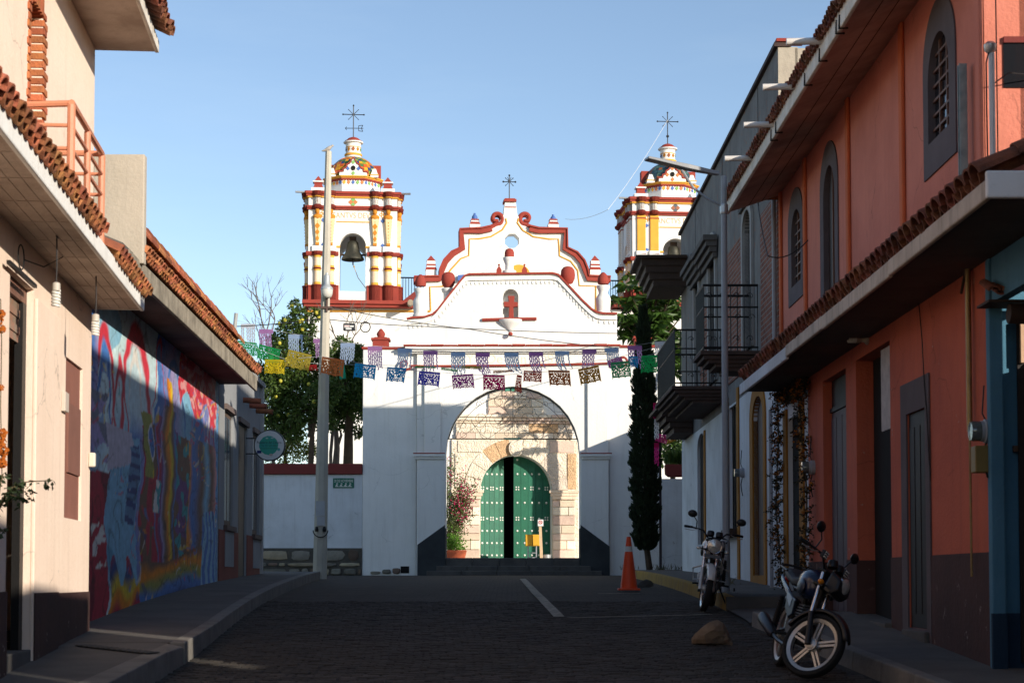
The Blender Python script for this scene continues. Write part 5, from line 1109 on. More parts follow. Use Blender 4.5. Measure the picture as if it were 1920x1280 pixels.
for s_ in (1, -1):
    m = lambda x: 960 + s_*(x - 960)
    for cx, cy, r_, a0, tn in ((900, 785, 17, 3.1, 1.5), (932, 785, 19, 0, -1.5), (912, 812, 15, 1.0, 1.4), (868, 795, 12, .5, 1.3), (870, 814, 8, 2, 1.2), (936, 752, 13, 0, 1.4), (946, 738, 8, 1, 1.2), (951, 760, 7, 2, 1.2), (951, 812, 8, 0, 1.2), (897, 757, 6, 0, 1.1)):
        build(MB().tube(spiral(m(cx), cy, r_, a0, tn, s_), .0065, 5), 'scroll', BLACK, parent=gr)
    for pl in (((861, 822), (890, 800), (915, 775), (918, 765)), ((918, 820), (945, 800), (958, 785)), ((958, 785), (945, 760), (958, 740)), ((884, 790), (900, 812), (915, 822)), ((950, 770), (930, 755), (925, 745))):
        build(MB().tube([G.pt(gx(m(x)), -.1, gz(y)) for x, y in pl], .0065, 5), 'curved_bar', BLACK, parent=gr)
PLQ = M('green_glass_plaque', (.05, .22, .15), (.10, .36, .26), 14, .8, .4, .1)
build(MB().box(gx(946.5), gx(968), -.06, -.02, gz(733), gz(723), G.pt), 'green_lantern', PLQ, parent=gr); build(MB().box(gx(957), gx(959), -.02, -.0, gz(737), gz(721), G.pt), 'lantern_strap', BLACK, parent=gr)
build(MB().prism([(gx(944), gz(820.5)), (gx(977), gz(820.5)), (gx(973), gz(824)), (gx(948), gz(824))], -.09, .02, G.pt), 'green_tray', M('dark_green_metal', (.02, .06, .05), None, 5, .4, .5, 0), parent=gr)

# ---- boundary wall left of the gate, rubble base, red coping
bw = thing('boundary_wall', (gx(585), GD+.2, g(GD)), 'white churchyard wall with dark red coping and rubble stone base', 'wall')
X0, X1 = -10.5, gx(680)-.004
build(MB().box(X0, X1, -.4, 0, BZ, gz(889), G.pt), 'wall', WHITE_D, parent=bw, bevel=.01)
build(MB().box(X0, X1, -.47, .09, gz(889)+.002, gz(869), G.pt), 'coping', REDD, parent=bw, bevel=.02)
random.seed(11)
build(MB().box(X0, X1, .002, .03, BZ, gz(1027), G.pt), 'mortar', M('dark_mortar', (.10, .09, .075), (.06, .054, .045), 6, .8, .95, .6, 20), parent=bw)
STN = [M('rubble_stone_%s' % n_, c_, None, 7, .8, .95, .7, 26, rnd=.3, coarse=1) for n_, c_ in (('grey', (.22, .20, .16)), ('tan', (.36, .30, .20)), ('brown', (.17, .12, .085)))]
def stone(x0, x1, z0, z1, par, w0=.03, T=G.pt, ms=STN):
    n = 9; cx, cz, rx, rz_ = (x0+x1)/2, (z0+z1)/2, (x1-x0)/2, (z1-z0)/2; sq = random.uniform(.35, .6)
    ol = []
    for k in range(n):
        a = 6.283*k/n + random.uniform(-.15, .15); c_, s_ = math.cos(a), math.sin(a); kq = random.uniform(.86, 1.0)
        ol.append((cx + rx*kq*math.copysign(abs(c_)**sq, c_), cz + rz_*kq*math.copysign(abs(s_)**sq, s_)))
    pr = random.uniform(.04, .09); vs = [(x, w0-.02, z) for x, z in ol] + [(lerp(cx, x, .95), w0+pr*.6, lerp(cz, z, .95)) for x, z in ol] + [(lerp(cx, x, .7), w0+pr, lerp(cz, z, .7)) for x, z in ol]
    fs = [(i+o_, (i+1) % n+o_, n+(i+1) % n+o_, n+i+o_) for o_ in (0, n) for i in range(n)] + [tuple(range(2*n, 3*n))]
    build(MB().add(vs, fs, 0, T), 'stone', random.choice(ms), parent=par, smooth=True)
zr = [gz(1075)-.08, gz(1063), gz(1053), gz(1028)]
for r_ in range(3):
    x = gx(490)
    while x < X1 - .12:
        wd = random.choice((.22, .34, .5, .75, .95))*random.uniform(.85, 1.15); e = min(x+wd, X1); stone(x+.015, e-.015, zr[r_]+.012+random.uniform(0, .04), zr[r_+1]-.012-random.uniform(0, .03), bw); x = e
# eroded foot of the gate flank: loose slab and drain hole
build(MB().box(gx(752), gx(768), .002, .012, gz(1074), gz(1061), G.pt), 'drain_hole', DARK, parent=gate)
for a, b_, c_ in ((694, 716, 1070), (717, 735, 1066), (736, 752, 1064)): stone(gx(a), gx(b_), gz(1076), gz(c_), gate, .01)
# street-name plate
st = thing('street_name_plate', G.pt(gx(645), .02, gz(915)), 'green street name plate with white lettering and wave pattern', 'sign')
SG = M('plate_green', (.015, .13, .085), None, 6, .4, .5, .05); SW = M('plate_white', (.66, .66, .58), None, 6, .3, .6, 0)
build(MB().box(gx(625), gx(664.5), .004, .02, gz(914.5), gz(896), G.pt), 'plate', SG, parent=st, bevel=.004)
text('20 DE NOVIEMBRE', .115, SW, G.pt(gx(645), .022, gz(901.5)), (1, 0, 0), (0, 0, 1), st, ext=.001, sx=.60)
build(MB().box(gx(629), gx(661), .0205, .0225, gz(912.3), gz(911.3), G.pt), 'base_line', SW, parent=st)
for k in range(4):
    x = gx(632.5 + 8.2*k); m_ = MB(); z0 = gz(911.5)
    m_.prism([(x-.055, z0), (x+.04, z0), (x+.0, z0+.045), (x+.02, z0+.09), (x-.01, z0+.075)], .0205, .0225, G.pt); m_.tube([G.pt(x + .028*math.cos(a), .0215, z0+.072+.024*math.sin(a)) for a in [2.6-k2*.45 for k2 in range(10)]], .007, 4); build(m_, 'wave_motif', SW, parent=st)

# ---- wall and planter right of the gate
rw = thing('yard_wall', (gx(1265), GD+.1, g(GD)), 'short white wall with dark red planter ledge right of the cypress', 'wall')
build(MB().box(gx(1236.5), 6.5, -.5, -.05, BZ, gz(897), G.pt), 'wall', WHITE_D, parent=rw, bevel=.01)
pl = thing('ledge_planter', (gx(1270), GD, gz(897)), 'dark red planter trough on the white wall with spiky green plants', 'planter')
build(MB().prism([(gx(1247), gz(870)), (gx(1330), gz(870)), (gx(1330), gz(893)), (gx(1254), gz(893)), (gx(1248), gz(888))], -.4, .0, G.pt), 'trough', REDD, parent=pl, bevel=.015)
LEAFB = M('bright_spiky_leaf', (.10, .17, .03), (.05, .10, .02), 8, .7, .5, .1, trans=.3)
m_ = MB()
for _ in range(170):
    c = Vector((random.uniform(gx(1248), gx(1295)), GD+.15+random.uniform(-.1, .15), gz(871))); leaf(m_, c, (random.gauss(0, .35), random.gauss(0, .25), 1), random.uniform(.25, .7), .035)
build(m_, 'foliage', LEAFB, parent=pl, kind='stuff')
build(MB().box(gx(1272), gx(1282), -.3, -.2, gz(871), gz(862), G.pt), 'white_stake', WHITE, parent=pl)
# ================================================================== the church behind
TH_ = R(5)
C = Wall((0, 68), (math.cos(TH_), 68 + math.sin(TH_)), (math.sin(TH_), -math.cos(TH_)))
cu = lambda px, w=0: C.hit(px, 700, w)[0]
def cz(py, px=955, w=0): return C.hit(px, py, w)[1]
chu = thing('church', C.pt(0, -2, CY), 'white village church facade with scrolled red-trimmed gable above a carved stone doorway', 'church')
# portal opening
po = (cu(901), cu(1034), CY-.05, cz(853, 967), (cu(1034)-cu(901))/2)
mb = MB(); facade(mb, C, cu(578), cu(1335), CY-.1, cz(578), [po], .62)
mb.quad((cu(578), 0, CY-.1), (cu(578), 0, cz(578)), (cu(578), -12, cz(578)), (cu(578), -12, CY-.1), 0, C.pt); mb.quad((cu(1335), 0, CY-.1), (cu(1335), 0, cz(578)), (cu(1335), -12, cz(578)), (cu(1335), -12, CY-.1), 0, C.pt)
mb.quad((cu(578), 0, cz(578)), (cu(1335), 0, cz(578)), (cu(1335), -12, cz(578)), (cu(578), -12, cz(578)), 0, C.pt); mb.quad((cu(578), -12, CY-.1), (cu(1335), -12, CY-.1), (cu(1335), -12, cz(578)), (cu(578), -12, cz(578)), 0, C.pt)
build(mb, 'wall', WHITE, parent=chu)
# gable (espadana)
es = [(795, 585), (795, 523), (826, 521), (829, 505), (836, 490), (849, 476), (866, 467.5), (866, 434), (903, 433), (921, 429), (935, 418), (944, 403), (947, 379), (967, 379), (970, 403), (979, 418), (993, 428), (1010, 432), (1060, 433), (1060, 467), (1079, 477), (1092, 492), (1098, 505), (1101, 521), (1132, 521), (1132, 585)]
ES = [(C.hit(x, y)[0], C.hit(x, y)[1]) for x, y in es]
oc = [(C.hit(960 + 14.5*math.cos(math.pi/8 + k*math.pi/4), 452 + 14.5*math.sin(math.pi/8 + k*math.pi/4))) for k in range(8)]
mb = MB(); poly_holes(mb, ES, [oc], .02, -.55, C.pt); gb = build(mb, 'gable', WHITE, parent=chu)
def cpts(l): return [C.hit(x, y) for x, y in l]
lt = [(776, 521), (824, 520), (826, 505), (833, 489), (847, 474), (864, 465.5), (863, 431.5), (903, 430), (921, 426)]
rt = [(993, 426), (1010, 430), (1062, 431), (1062, 465.5), (1081, 475), (1094, 490), (1100, 505), (1103, 519), (1144, 521)]
mb = MB(); mb.band(cpts(lt), -.17, -.6, .16, C.pt); mb.band(cpts(lt), .06, -.6, .22, C.pt); build(mb, 'red_cornice', RED, parent=chu)
mb = MB(); mb.band(cpts(rt), -.17, -.6, .16, C.pt); mb.band(cpts(rt), .06, -.6, .22, C.pt); build(mb, 'red_cornice', RED, parent=chu)
for cx, s_ in ((931, -1), (986, 1)):
    u0, z0 = C.hit(cx, 409); pts = []
    for k in range(40):
        a = k/39; r_ = lerp(.27, .05, a); th = -1.9 - a*7.6 if s_ < 0 else 0
        t = -2.2 + a*8.2
        pts.append((u0 + s_*r_*math.cos(t)*-1*-1, z0 + r_*math.sin(t)))
    lead = [(921, 426), (930, 421)] if s_ < 0 else [(995, 426), (986, 421)]
    pp = [C.hit(*l) for l in lead]
    pts = [(u0 - s_*.27*math.cos(t), z0 + .27*math.sin(t)) for t in [ -1.2 + .0*k for k in range(0)]] 
    # outer hook: from the cornice up the inner side, over the top, down the outer side and into the eye
    t0 = -1.0
    hook = [(u0 - s_*lerp(.25, .06, k/30)*math.cos(t0 + k*.22), z0 + lerp(.25, .06, k/30)*math.sin(t0 + k*.22)) for k in range(31)]
    full = pp + hook
    mb = MB(); mb.tube([C.pt(a, -.05, b_) for a, b_ in full], [.10]*len(pp) + [lerp(.10, .06, k/30) for k in range(31)], 8); mb.tube([C.pt(a, -.35, b_) for a, b_ in full], [.10]*len(pp) + [lerp(.10, .06, k/30) for k in range(31)], 8)
    build(mb, 'scroll', RED, parent=chu, smooth=True)
yl = [(807.5, 583), (806, 538), (830, 537), (836, 520), (845, 506), (864, 485), (879, 479.5), (880, 448.5), (898, 448), (920, 444), (942, 431), (950, 418), (948, 410)]
yr = [(1117, 583), (1117, 536.5), (1086, 535.5), (1083, 507), (1070, 490), (1049, 480), (1047, 448.5), (1030, 448.5), (1000, 444), (980, 432), (970, 418), (972, 410)]
for l in (yl, yr): build(MB().tube([C.pt(a, .03, b_) for a, b_ in cpts(l)], .032, 6), 'yellow_line', YEL, parent=chu)
build(MB().tube([C.pt(a, .03, b_) for a, b_ in cpts([(577, 583), (807, 583.5)])], .04, 6), 'yellow_line', YEL, parent=chu)
def cbox(mb, x0, x1, y0, y1, w0, w1, mi=0):
    px = (x0+x1)/2; py = (y0+y1)/2
    a, b_ = C.hit(x0, py)[0], C.hit(x1, py)[0]; mb.box(a, b_, w0, w1, C.hit(px, y0)[1], C.hit(px, y1)[1]-.002, C.pt, mi); return mb
mb = MB(); cbox(mb, 944.5, 968, 379, 374, -.55, .12); cbox(mb, 946.5, 966, 374, 372, -.4, .05); cbox(mb, 947, 967.5, 389.5, 387.5, -.53, .04); build(mb, 'gable_cap', RED, parent=chu, bevel=.01)
IRON = M('wrought_iron', (.045, .05, .06), None, 5, .3, .5, 0, metal=.5)
def iron_cross(par, px, py0, py1, pyc, half, Cf, wv, vane=0, star=True):
    u, z0 = C.hit(px, py0, wv); z1 = C.hit(px, py1, wv)[1]; zc = C.hit(px, pyc, wv)[1]; h = half/50.0; D = lambda a, c_: C.pt(u + a, wv, c_)
    m_ = MB(); m_.tube([D(0, z0), D(0, z1)], .022, 6); m_.tube([D(-h, zc), D(h, zc)], .018, 6)
    for s1 in (1, -1):
        for s2 in ((1, -1) if star else ()): m_.tube([D(0, zc), D(s1*h*.62, zc + s2*h*.62)], .012, 5); m_.ball(D(s1*h*.62, zc + s2*h*.62), .022, 6, 4)
        m_.ball(D(s1*h, zc), .04, 6, 4)
        m_.tube([D(s1*h*.3, zc+.18), D(s1*h*.16, zc+.1), D(s1*h*.1, zc+.02)], .01, 4)
    m_.ball(D(0, z1), .04, 6, 4)
    if vane: 
        zv = C.hit(px, vane, wv)[1]; m_.tube([D(-h*.75, zv-.02), D(h*.95, zv+.02)], .014, 5); m_.add([D(h*.55, zv+.12), D(h*.95, zv+.14), D(h*.8, zv+.02), D(h*.95, zv-.12), D(h*.55, zv-.1)], [(0,1,2,3,4)]); m_.add([D(-h*.75, zv-.02), D(-h*.6, zv+.05), D(-h*.6, zv-.09)], [(0,1,2)])
    return build(m_, 'iron_cross', IRON, parent=par)
iron_cross(chu, 955, 373, 329, 341, 11.5, C, -.25)
def pinn(cx, rows, wv, par=None, nm='pinnacle', mats=None):
    """stacked square blocks: (half width px, y bottom, y top, material, taper)"""
    first = None
    for hw, y0, y1, mt, tp in rows:
        u = C.hit(cx, (y0+y1)/2, wv)[0]; z0, z1 = C.hit(cx, y0, wv)[1], C.hit(cx, y1, wv)[1]; h = hw/50; h2 = h*tp
        vs = [(u+a*h, wv+b_*h, z0) for a, b_ in ((-1,-1),(1,-1),(1,1),(-1,1))] + [(u+a*h2, wv+b_*h2, z1-.002) for a, b_ in ((-1,-1),(1,-1),(1,1),(-1,1))]
        m_ = MB().add(vs, [(0,1,2,3),(4,7,6,5)] + [(i, (i+1) % 4, 4+(i+1) % 4, 4+i) for i in range(4)], 0, C.pt)
        o = build(m_, nm if first is None else 'pinnacle_block', mt, parent=par if first is None else first)
        first = first or o
    return first
for cx in (808, 1115):
    pinn(cx, [(10, 520, 507, WHITE, 1), (10.8, 507, 502, RED, .85), (8.5, 502, 499, WHITE, 1), (9.3, 499, 496, RED, .9), (8, 496, 490, WHITE, 1), (8.6, 490, 479, RED, .04)], -.2, chu)
for cx in (890, 1037):
    f_ = pinn(cx, [(10, 430, 422, WHITE, 1), (10.2, 422, 417, RED, .8), (7, 417, 414, WHITE, 1), (8, 414, 411.5, RED, .9)], -.2, chu)
    u = C.hit(cx, 405, -.2)[0]; m_ = MB(); m_.lathe([(.09, cz(411.5)), (.11, cz(408)), (.10, cz(405)), (.04, cz(401)), (.045, cz(399)), (0, cz(398.5))], 10, (0, 0, 0), lambda a, b_, c_: C.pt(u+a, -.2+b_, c_)); build(m_, 'blue_vase', BLUEP, parent=f_, smooth=True)
m_ = MB(); u, z = C.hit(973, 516, .3); m_.prism([(u + .42*math.cos(math.pi*k/12), z + .40*math.sin(math.pi*k/12)) for k in range(13)], .1, .35, C.pt); build(m_, 'yellow_lunette', YEL, parent=chu)
m_ = MB(); u, z = C.hit(864, 520, .3); m_.prism([(u-.12, z-.1), (u+.16, z-.1), (u+.13, z+.12), (u-.1, z+.1)], .05, .25, C.pt); build(m_, 'blue_block', BLUEP, parent=chu)
# red cornice under the towers
for x0, x1 in ((567, 778), (1146, 1335)):
    mb = MB(); cbox(mb, x0+3, x1-2, 578, 573, -3.9, .40); cbox(mb, x0, x1, 573, 566, -3.9, .50); build(mb, 'red_cornice', RED, parent=chu, bevel=.012)
# roof railings
RLG = M('grey_blue_railing', (.05, .07, .09), None, 4, .3, .5, .1)
for x0, x1 in ((750, 788), (1140, 1172)):
    a, b_ = C.hit(x0, 540, -2.5)[0], C.hit(x1, 540, -2.5)[0]; z0, z1 = cz(566, 760, -2.5), cz(520.5, 760, -2.5)
    rlg = build(MB().tube([C.pt(a, -2.5, z1), C.pt(b_, -2.5, z1)], .03, 6), 'roof_railing', RLG, parent=chu)
    for k in range(8): build(MB().tube([C.pt(lerp(a, b_, k/7), -2.5, z0), C.pt(lerp(a, b_, k/7), -2.5, z1)], .014, 5), 'baluster', RLG, parent=rlg)
m_ = MB(); u, z = C.hit(769, 569, .45); m_.tube([C.pt(u, .1, z), C.pt(u, .95, z-.03)], .11, 12); build(m_, 'clay_spout', M('grey_clay', (.33, .27, .20), None, 6, .5, .9, .3), parent=chu, smooth=True)
build(MB().prism([C.hit(752, 566, .2), C.hit(790, 566, .2), C.hit(790, 536, .2)], -1.5, .2, C.pt), 'stair_cheek', REDD, parent=chu)

# ---- bell towers
SHAFT = M('pale_ochre_shaft', (.74, .58, .34), (.66, .48, .24), 5, .6, .85, .2)
YELF = M('deep_ochre_paint', (.55, .22, .02), (.48, .18, .02), 4, .6, .8, .2, 25)
def tower(px, text_s, left, label):
    W0 = .25; uc = cu(px, W0); hw = (cu(744, W0) - cu(577, W0))/2; dp = 2*hw
    Z0 = lambda py: C.hit(660, py, W0)[1]
    Z1 = lambda py: C.hit(660, py, W0 - hw)[1]
    Z = Z0
    t = thing('bell_tower', C.pt(uc, W0-hw, Z(566)), label, 'tower', 'bell towers of the church')
    F = lambda a, w_, z: C.pt(uc + a, W0 + w_, z)
    def v2(p): return (p.x, p.y)
    fr = Wall(v2(F(-hw, 0, 0)), v2(F(hw, 0, 0)), C.n); bk = Wall(v2(F(-hw, -dp, 0)), v2(F(hw, -dp, 0)), -C.n)
    ls = Wall(v2(F(-hw, 0, 0)), v2(F(-hw, -dp, 0)), -C.t); rs = Wall(v2(F(hw, 0, 0)), v2(F(hw, -dp, 0)), C.t)
    oph = .49; op = (hw-oph, hw+oph, Z(546), Z(437), oph)
    mb = MB()
    for wl in (fr, bk, ls, rs): facade(mb, wl, 0, 2*hw, Z(565), Z(361), [op], .5); facade(mb, wl, .3, 2*hw-.3, Z(565), Z(361), [op], .0, -.5)
    mb.box(-hw+.5, hw-.5, -dp+.5, -.5, Z(400), Z(398), F); mb.box(-hw+.01, hw-.01, -dp+.01, -.01, Z(362), Z(361), F)
    build(mb, 'walls', WHITE, parent=t)
    sides = [lambda a, w_, z: F(a, w_, z), lambda a, w_, z: F(-hw-w_, -hw+a, z), lambda a, w_, z: F(hw+w_, -hw-a, z)]
    cols = (-1.32, -.82, .82, 1.32)
    ys = lambda y: Z(y)
    def ring(mb, T, a0, a1, prof): 
        for (wv, y0, y1) in prof: mb.box(a0-wv, a1+wv, .003, wv, Z(y0)+.001, Z(y1), T)
    for si, T in enumerate(sides):
        # plinth, lower cornice
        mb = MB()
        for a0, a1, cs_ in ((-hw, -oph-.03, cols[:2]), (oph+.03, hw, cols[2:])):
            mb = MB(); mb.box(a0, a1, .003, .06, Z(565)+.002, Z(538), T); mb.box(a0, a1, .003, .09, Z(538)+.001, Z(535.5), T)
            for c in cs_: mb.lathe([(.20, Z(565)+.003), (.20, Z(538.5)), (.22, Z(537.5)), (.22, Z(535))], 12, (0, 0, 0), lambda a, b_, z: T(c+a, .02+abs(b_), z))
            build(mb, 'red_plinth', RED, parent=t)
        for a0, a1, cs_ in ((-hw-.08, -oph-.04, cols[:2]), (oph+.04, hw+.08, cols[2:])):
            mb = MB(); mb.box(a0, a1, .003, .10, Z(478), Z(473), T); mb.box(a0, a1, .003, .07, Z(480), Z(478)-.001, T)
            for c in cs_: mb.lathe([(.17, Z(480)+.003), (.21, Z(477)), (.21, Z(472.5))], 12, (0, 0, 0), lambda a, b_, z: T(c+a, .03+abs(b_), z))
            build(mb, 'middle_cornice', RED, parent=t)
        mb = MB(); mb.box(-hw-.05, hw+.05, .003, .07, Z(394), Z(391), T); mb.box(-hw-.05, hw+.05, .003, .12, Z(391)+.001, Z(387), T)
        for c in cols: mb.lathe([(.15, Z(394)), (.21, Z(391)), (.21, Z(387.5)), (.10, Z(384)), (0, Z(383.5))], 12, (0, 0, 0), lambda a, b_, z: T(c+a, .04+abs(b_), z))
        build(mb, 'upper_cornice', RED, parent=t)
        mb = MB(); mb.box(-hw-.1, hw+.1, .003, .09, Z(369), Z(365), T); mb.box(-hw-.11, hw+.11, .003, .15, Z(365)+.001, Z(360), T)
        for c in cols: mb.lathe([(.16, Z(369)), (.21, Z(365)), (.22, Z(360.3))], 12, (0, 0, 0), lambda a, b_, z: T(c+a, .06+abs(b_), z))
        build(mb, 'top_cornice', RED, parent=t)
        mb = MB(); mb.box(-hw-.03, hw+.03, .003, .07, Z(371.5), Z(369)-.001, T)
        for c in cols: mb.lathe([(.16, Z(372)), (.16, Z(369.2))], 12, (0, 0, 0), lambda a, b_, z: T(c+a, .05+abs(b_), z))
        build(mb, 'yellow_band', YEL, parent=t)
        for ci, c in enumerate(cols):
            # lower fluted column, striped yellow and white
            m_ = MB(); n = 18
            for y0, y1, st_ in ((536, 530, 0), (530, 509, 1), (509, 506, 0), (502.5, 499, 0), (499, 484, 1), (484, 479, 0)):
                r_ = .135 if not st_ else .125
                for k in range(n):
                    a0, a1 = math.pi*k/n, math.pi*(k+1)/n
                    m_.quad((c - r_*math.cos(a0), .02 + r_*math.sin(a0), Z(y0)), (c - r_*math.cos(a1), .02 + r_*math.sin(a1), Z(y0)), (c - r_*math.cos(a1), .02 + r_*math.sin(a1), Z(y1)), (c - r_*math.cos(a0), .02 + r_*math.sin(a0), Z(y1)), 1 if (st_ and k % 2) else 0, T)
            lc = build(m_, 'fluted_column', [YEL, WHITE], parent=t, fix=False)
            m_ = MB().lathe([(.14, Z(506)), (.165, Z(504.5)), (.14, Z(502.5))], 12, (0, 0, 0), lambda a, b_, z: T(c+a, .02+abs(b_), z)); build(m_, 'column_ring', RED, parent=lc)
            # chevron stub in the frieze
            m_ = MB(); m_.lathe([(.125, Z(386.5)), (.125, Z(372))], 12, (0, 0, 0), lambda a, b_, z: T(c+a, .03+abs(b_), z))
            for k in range(5):
                zc = lerp(Z(384), Z(373.5), k/4); m_.add([T(c-.125, .05, zc-.02), T(c, .165, zc+.03), T(c+.125, .05, zc-.02), T(c+.125, .05, zc), T(c, .165, zc+.05), T(c-.125, .05, zc)], [(0, 1, 4, 5), (1, 2, 3, 4)], 1)
            build(m_, 'chevron_stub', [WHITE, RED], parent=t, fix=False)
            if left:
                # tapering figure: yellow head and shoulders on a patterned shaft
                m_ = MB(); zt_, zb_ = Z(411), Z(461)
                sh_ = lambda w_, d_, z: [(c-w_, .0, z), (c-w_*.7, d_, z), (c+w_*.7, d_, z), (c+w_, .0, z)]
                A, B = sh_(.15, .16, zt_), sh_(.065, .12, zb_); m_.add(A + B, [(0,1,5,4),(1,2,6,5),(2,3,7,6),(0,1,2,3),(4,5,6,7)], 0, T)
                fg = build(m_, 'tapered_figure', SHAFT, parent=t)
                m_ = MB()
                for k in range(8):
                    f0 = (k+.5)/8.6; w_ = lerp(.15, .065, f0); d_ = lerp(.16, .12, f0)+.006; z0 = lerp(zt_, zb_, f0); zz = -.07 if (ci % 2) else .07
                    if not (ci % 2) and k in (2, 4, 6): m_.add([T(c, d_, z0+.12), T(c-w_*.8, d_, z0), T(c, d_, z0-.12), T(c+w_*.8, d_, z0)], [(0,1,2,3)])
                    else: m_.add([T(c-w_, .02, z0), T(c, d_+.01, z0+zz), T(c+w_, .02, z0), T(c+w_, .02, z0-.04), T(c, d_+.01, z0+zz-.04), T(c-w_, .02, z0-.04)], [(0,1,4,5),(1,2,3,4)])
                m_.box(c-.07, c+.07, .0, .14, zb_-.005, zb_+.09, T); build(m_, 'figure_pattern', YELF, parent=fg, fix=False)
                m_ = MB(); m_.ball((c, .1, Z(398)), (.085, .085, .12), 10, 8, T); m_.box(c-.035, c+.035, .05, .13, Z(405), Z(401), T); m_.ball((c, .09, Z(408)), (.17, .10, .11), 12, 7, T); m_.box(c-.06, c+.06, .02, .16, Z(395.5), Z(394)-.002, T); build(m_, 'figure_bust', YELF, parent=fg, smooth=True)
            else:
                m_ = MB(); m_.box(c-.16, c+.16, .003, .08, Z(467), Z(394)-.002, T); fg = build(m_, 'flat_pilaster', YEL if si == 0 else WHITE, parent=t, bevel=.01)
                [build(MB().box(c-.18, c+.18, .003, .10, Z(ya), Z(yb)-.001, T), 'pilaster_edge', RED, parent=fg) for ya, yb in ((401, 399), (468.5, 467))]
                if si:
                    m_ = MB()
                    for k in range(14):
                        z0 = lerp(Z(404), Z(464), k/13); m_.add([T(c-.15, .083, z0), T(c, .083, z0+.07), T(c+.15, .083, z0), T(c+.15, .083, z0-.03), T(c, .083, z0+.04), T(c-.15, .083, z0-.03)], [(0,1,4,5),(1,2,3,4)])
                    build(m_, 'pilaster_pattern', YEL, parent=fg, fix=False)
        for c in cols: build(MB().box(c-.2, c+.2, .003, .10, Z(472.4), Z(462), T), 'pedestal', WHITE, parent=t, bevel=.01)
    # painted ornaments on the front
    def diamond(a, py, r_, mat, wv=.004, rz_=None):
        z = Z(py); m_ = MB(); k = rz_ or r_; m_.prism([(a-r_, z), (a, z-k), (a+r_, z), (a, z+k)], wv, wv+.02, F); return build(m_, 'diamond', mat, parent=t)
    for a in (-1.11, 1.11): diamond(a, 413.5, .085, BLUEP); diamond(a, 459.5, .08, BLUEP)
    m_ = MB(); z = Z(379); r_ = .17
    for k, (dx, dz) in enumerate(((0, .09), (.09, 0), (0, -.09), (-.09, 0))): m_.prism([(dx-.088, z+dz), (dx, z+dz-.088), (dx+.088, z+dz), (dx, z+dz+.088)], .004, .02, F, k % 2)
    build(m_, 'four_tile_diamond', [GREENP, ORNP] if left else [M('slate_tile', (.10, .12, .14), None, 4, .4, .6, .1), M('clay_brown_tile', (.35, .13, .07), None, 4, .4, .6, .1)], parent=t)
    for a in (-1.11, 1.11):
        m_ = MB(); z = Z(401.5)
        for dx, dz in ((0, .07), (.07, 0), (0, -.07), (-.07, 0)): m_.tube([F(a+dx+.045*math.cos(6.283*k/10), .012, z+dz+.045*math.sin(6.283*k/10)) for k in range(10)], .012, 4, closed=True)
        build(m_, 'flower_cross', YEL, parent=t)
    build(MB().box(-.62, .62, .004, .03, Z(417), Z(415.3), F), 'orange_bar', YEL, parent=t)
    text(text_s, .30, M('tower_lettering', (.55, .40, .22), None, 4, .3, .8, 0) if 'tower_lettering' not in bpy.data.materials else bpy.data.materials['tower_lettering'], F(0, .006, Z(404.5)), C.t.to_3d(), (0, 0, 1), t, ext=.004, sx=.78, spacing=1.05)
    for a in (-oph-.08, oph+.08): build(MB().box(a-.10, a+.10, .004, .05, Z(464.5), Z(461.5), F), 'impost', YEL, parent=t)
    # bell with yoke, clapper and rope
    zb = lambda y: Z(y); cy_ = -.45
    m_ = MB(); m_.lathe([(.0, zb(448)), (.14, zb(448)), (.20, zb(450.5)), (.225, zb(458)), (.255, zb(466)), (.33, zb(474)), (.41, zb(479)), (.43, zb(483)), (.41, zb(484)), (.3, zb(474)), (0, zb(455))], 24, (0, 0, 0), lambda a, b_, z: F(a, cy_+b_, z)); bl = build(m_, 'bell', M('dark_bronze', (.07, .065, .05), (.04, .045, .035), 9, .7, .5, .2, metal=.6) if 'dark_bronze' not in bpy.data.materials else bpy.data.materials['dark_bronze'], parent=t, smooth=True)
    m_ = MB(); m_.box(-.13, .13, cy_-.05, cy_+.05, zb(448), zb(440), F); m_.tube([F(-oph-.1, cy_, zb(474)), F(-.3, cy_, zb(474))], .04, 6); m_.tube([F(.3, cy_, zb(474)), F(oph+.1, cy_, zb(474))], .04, 6); build(m_, 'yoke', WOOD, parent=bl)
    m_ = MB(); m_.tube([F(0, cy_, zb(476)), F(.01, cy_, zb(493))], .03, 6); build(m_, 'clapper', BLACK, parent=bl)
    m_ = MB(); m_.ball(F(.05, cy_, zb(496)), .04, 6, 5); m_.tube([F(.02, cy_, zb(493)), F(.06, cy_, zb(498)), F(.2, cy_, zb(517)), F(oph, cy_+.1, zb(537))], .014, 5); build(m_, 'bell_rope', M('straw_rope', (.45, .36, .18), None, 6, .4, .9, 0) if 'straw_rope' not in bpy.data.materials else bpy.data.materials['straw_rope'], parent=bl)
    # corner pinnacles and spouts
    for a in (-1.30, 1.30):
        for w_ in (-.3, -dp+.3):
            L_ = lambda hw_, y0, y1, tp: [F(a+sx*hw_*k, w_+sy*hw_*k, z) for z, k in ((Z(y0), 1), (Z(y1)-.002, tp)) for sx, sy in ((-1,-1),(1,-1),(1,1),(-1,1))]
            first = None
            for hw_, y0, y1, tp, mt in ((.26, 360, 352, 1, WHITE), (.19, 352, 348, .85, RED), (.15, 348, 341, 1, RED), (.20, 341, 338.5, 1, WHITE), (.15, 338.5, 328, .04, RED)):
                o = build(MB().add(L_(hw_, y0, y1, tp), [(0,1,2,3),(4,7,6,5)] + [(i, (i+1) % 4, 4+(i+1) % 4, 4+i) for i in range(4)]), 'corner_pinnacle' if first is None else 'pinnacle_block', mt, parent=first or t); first = first or o
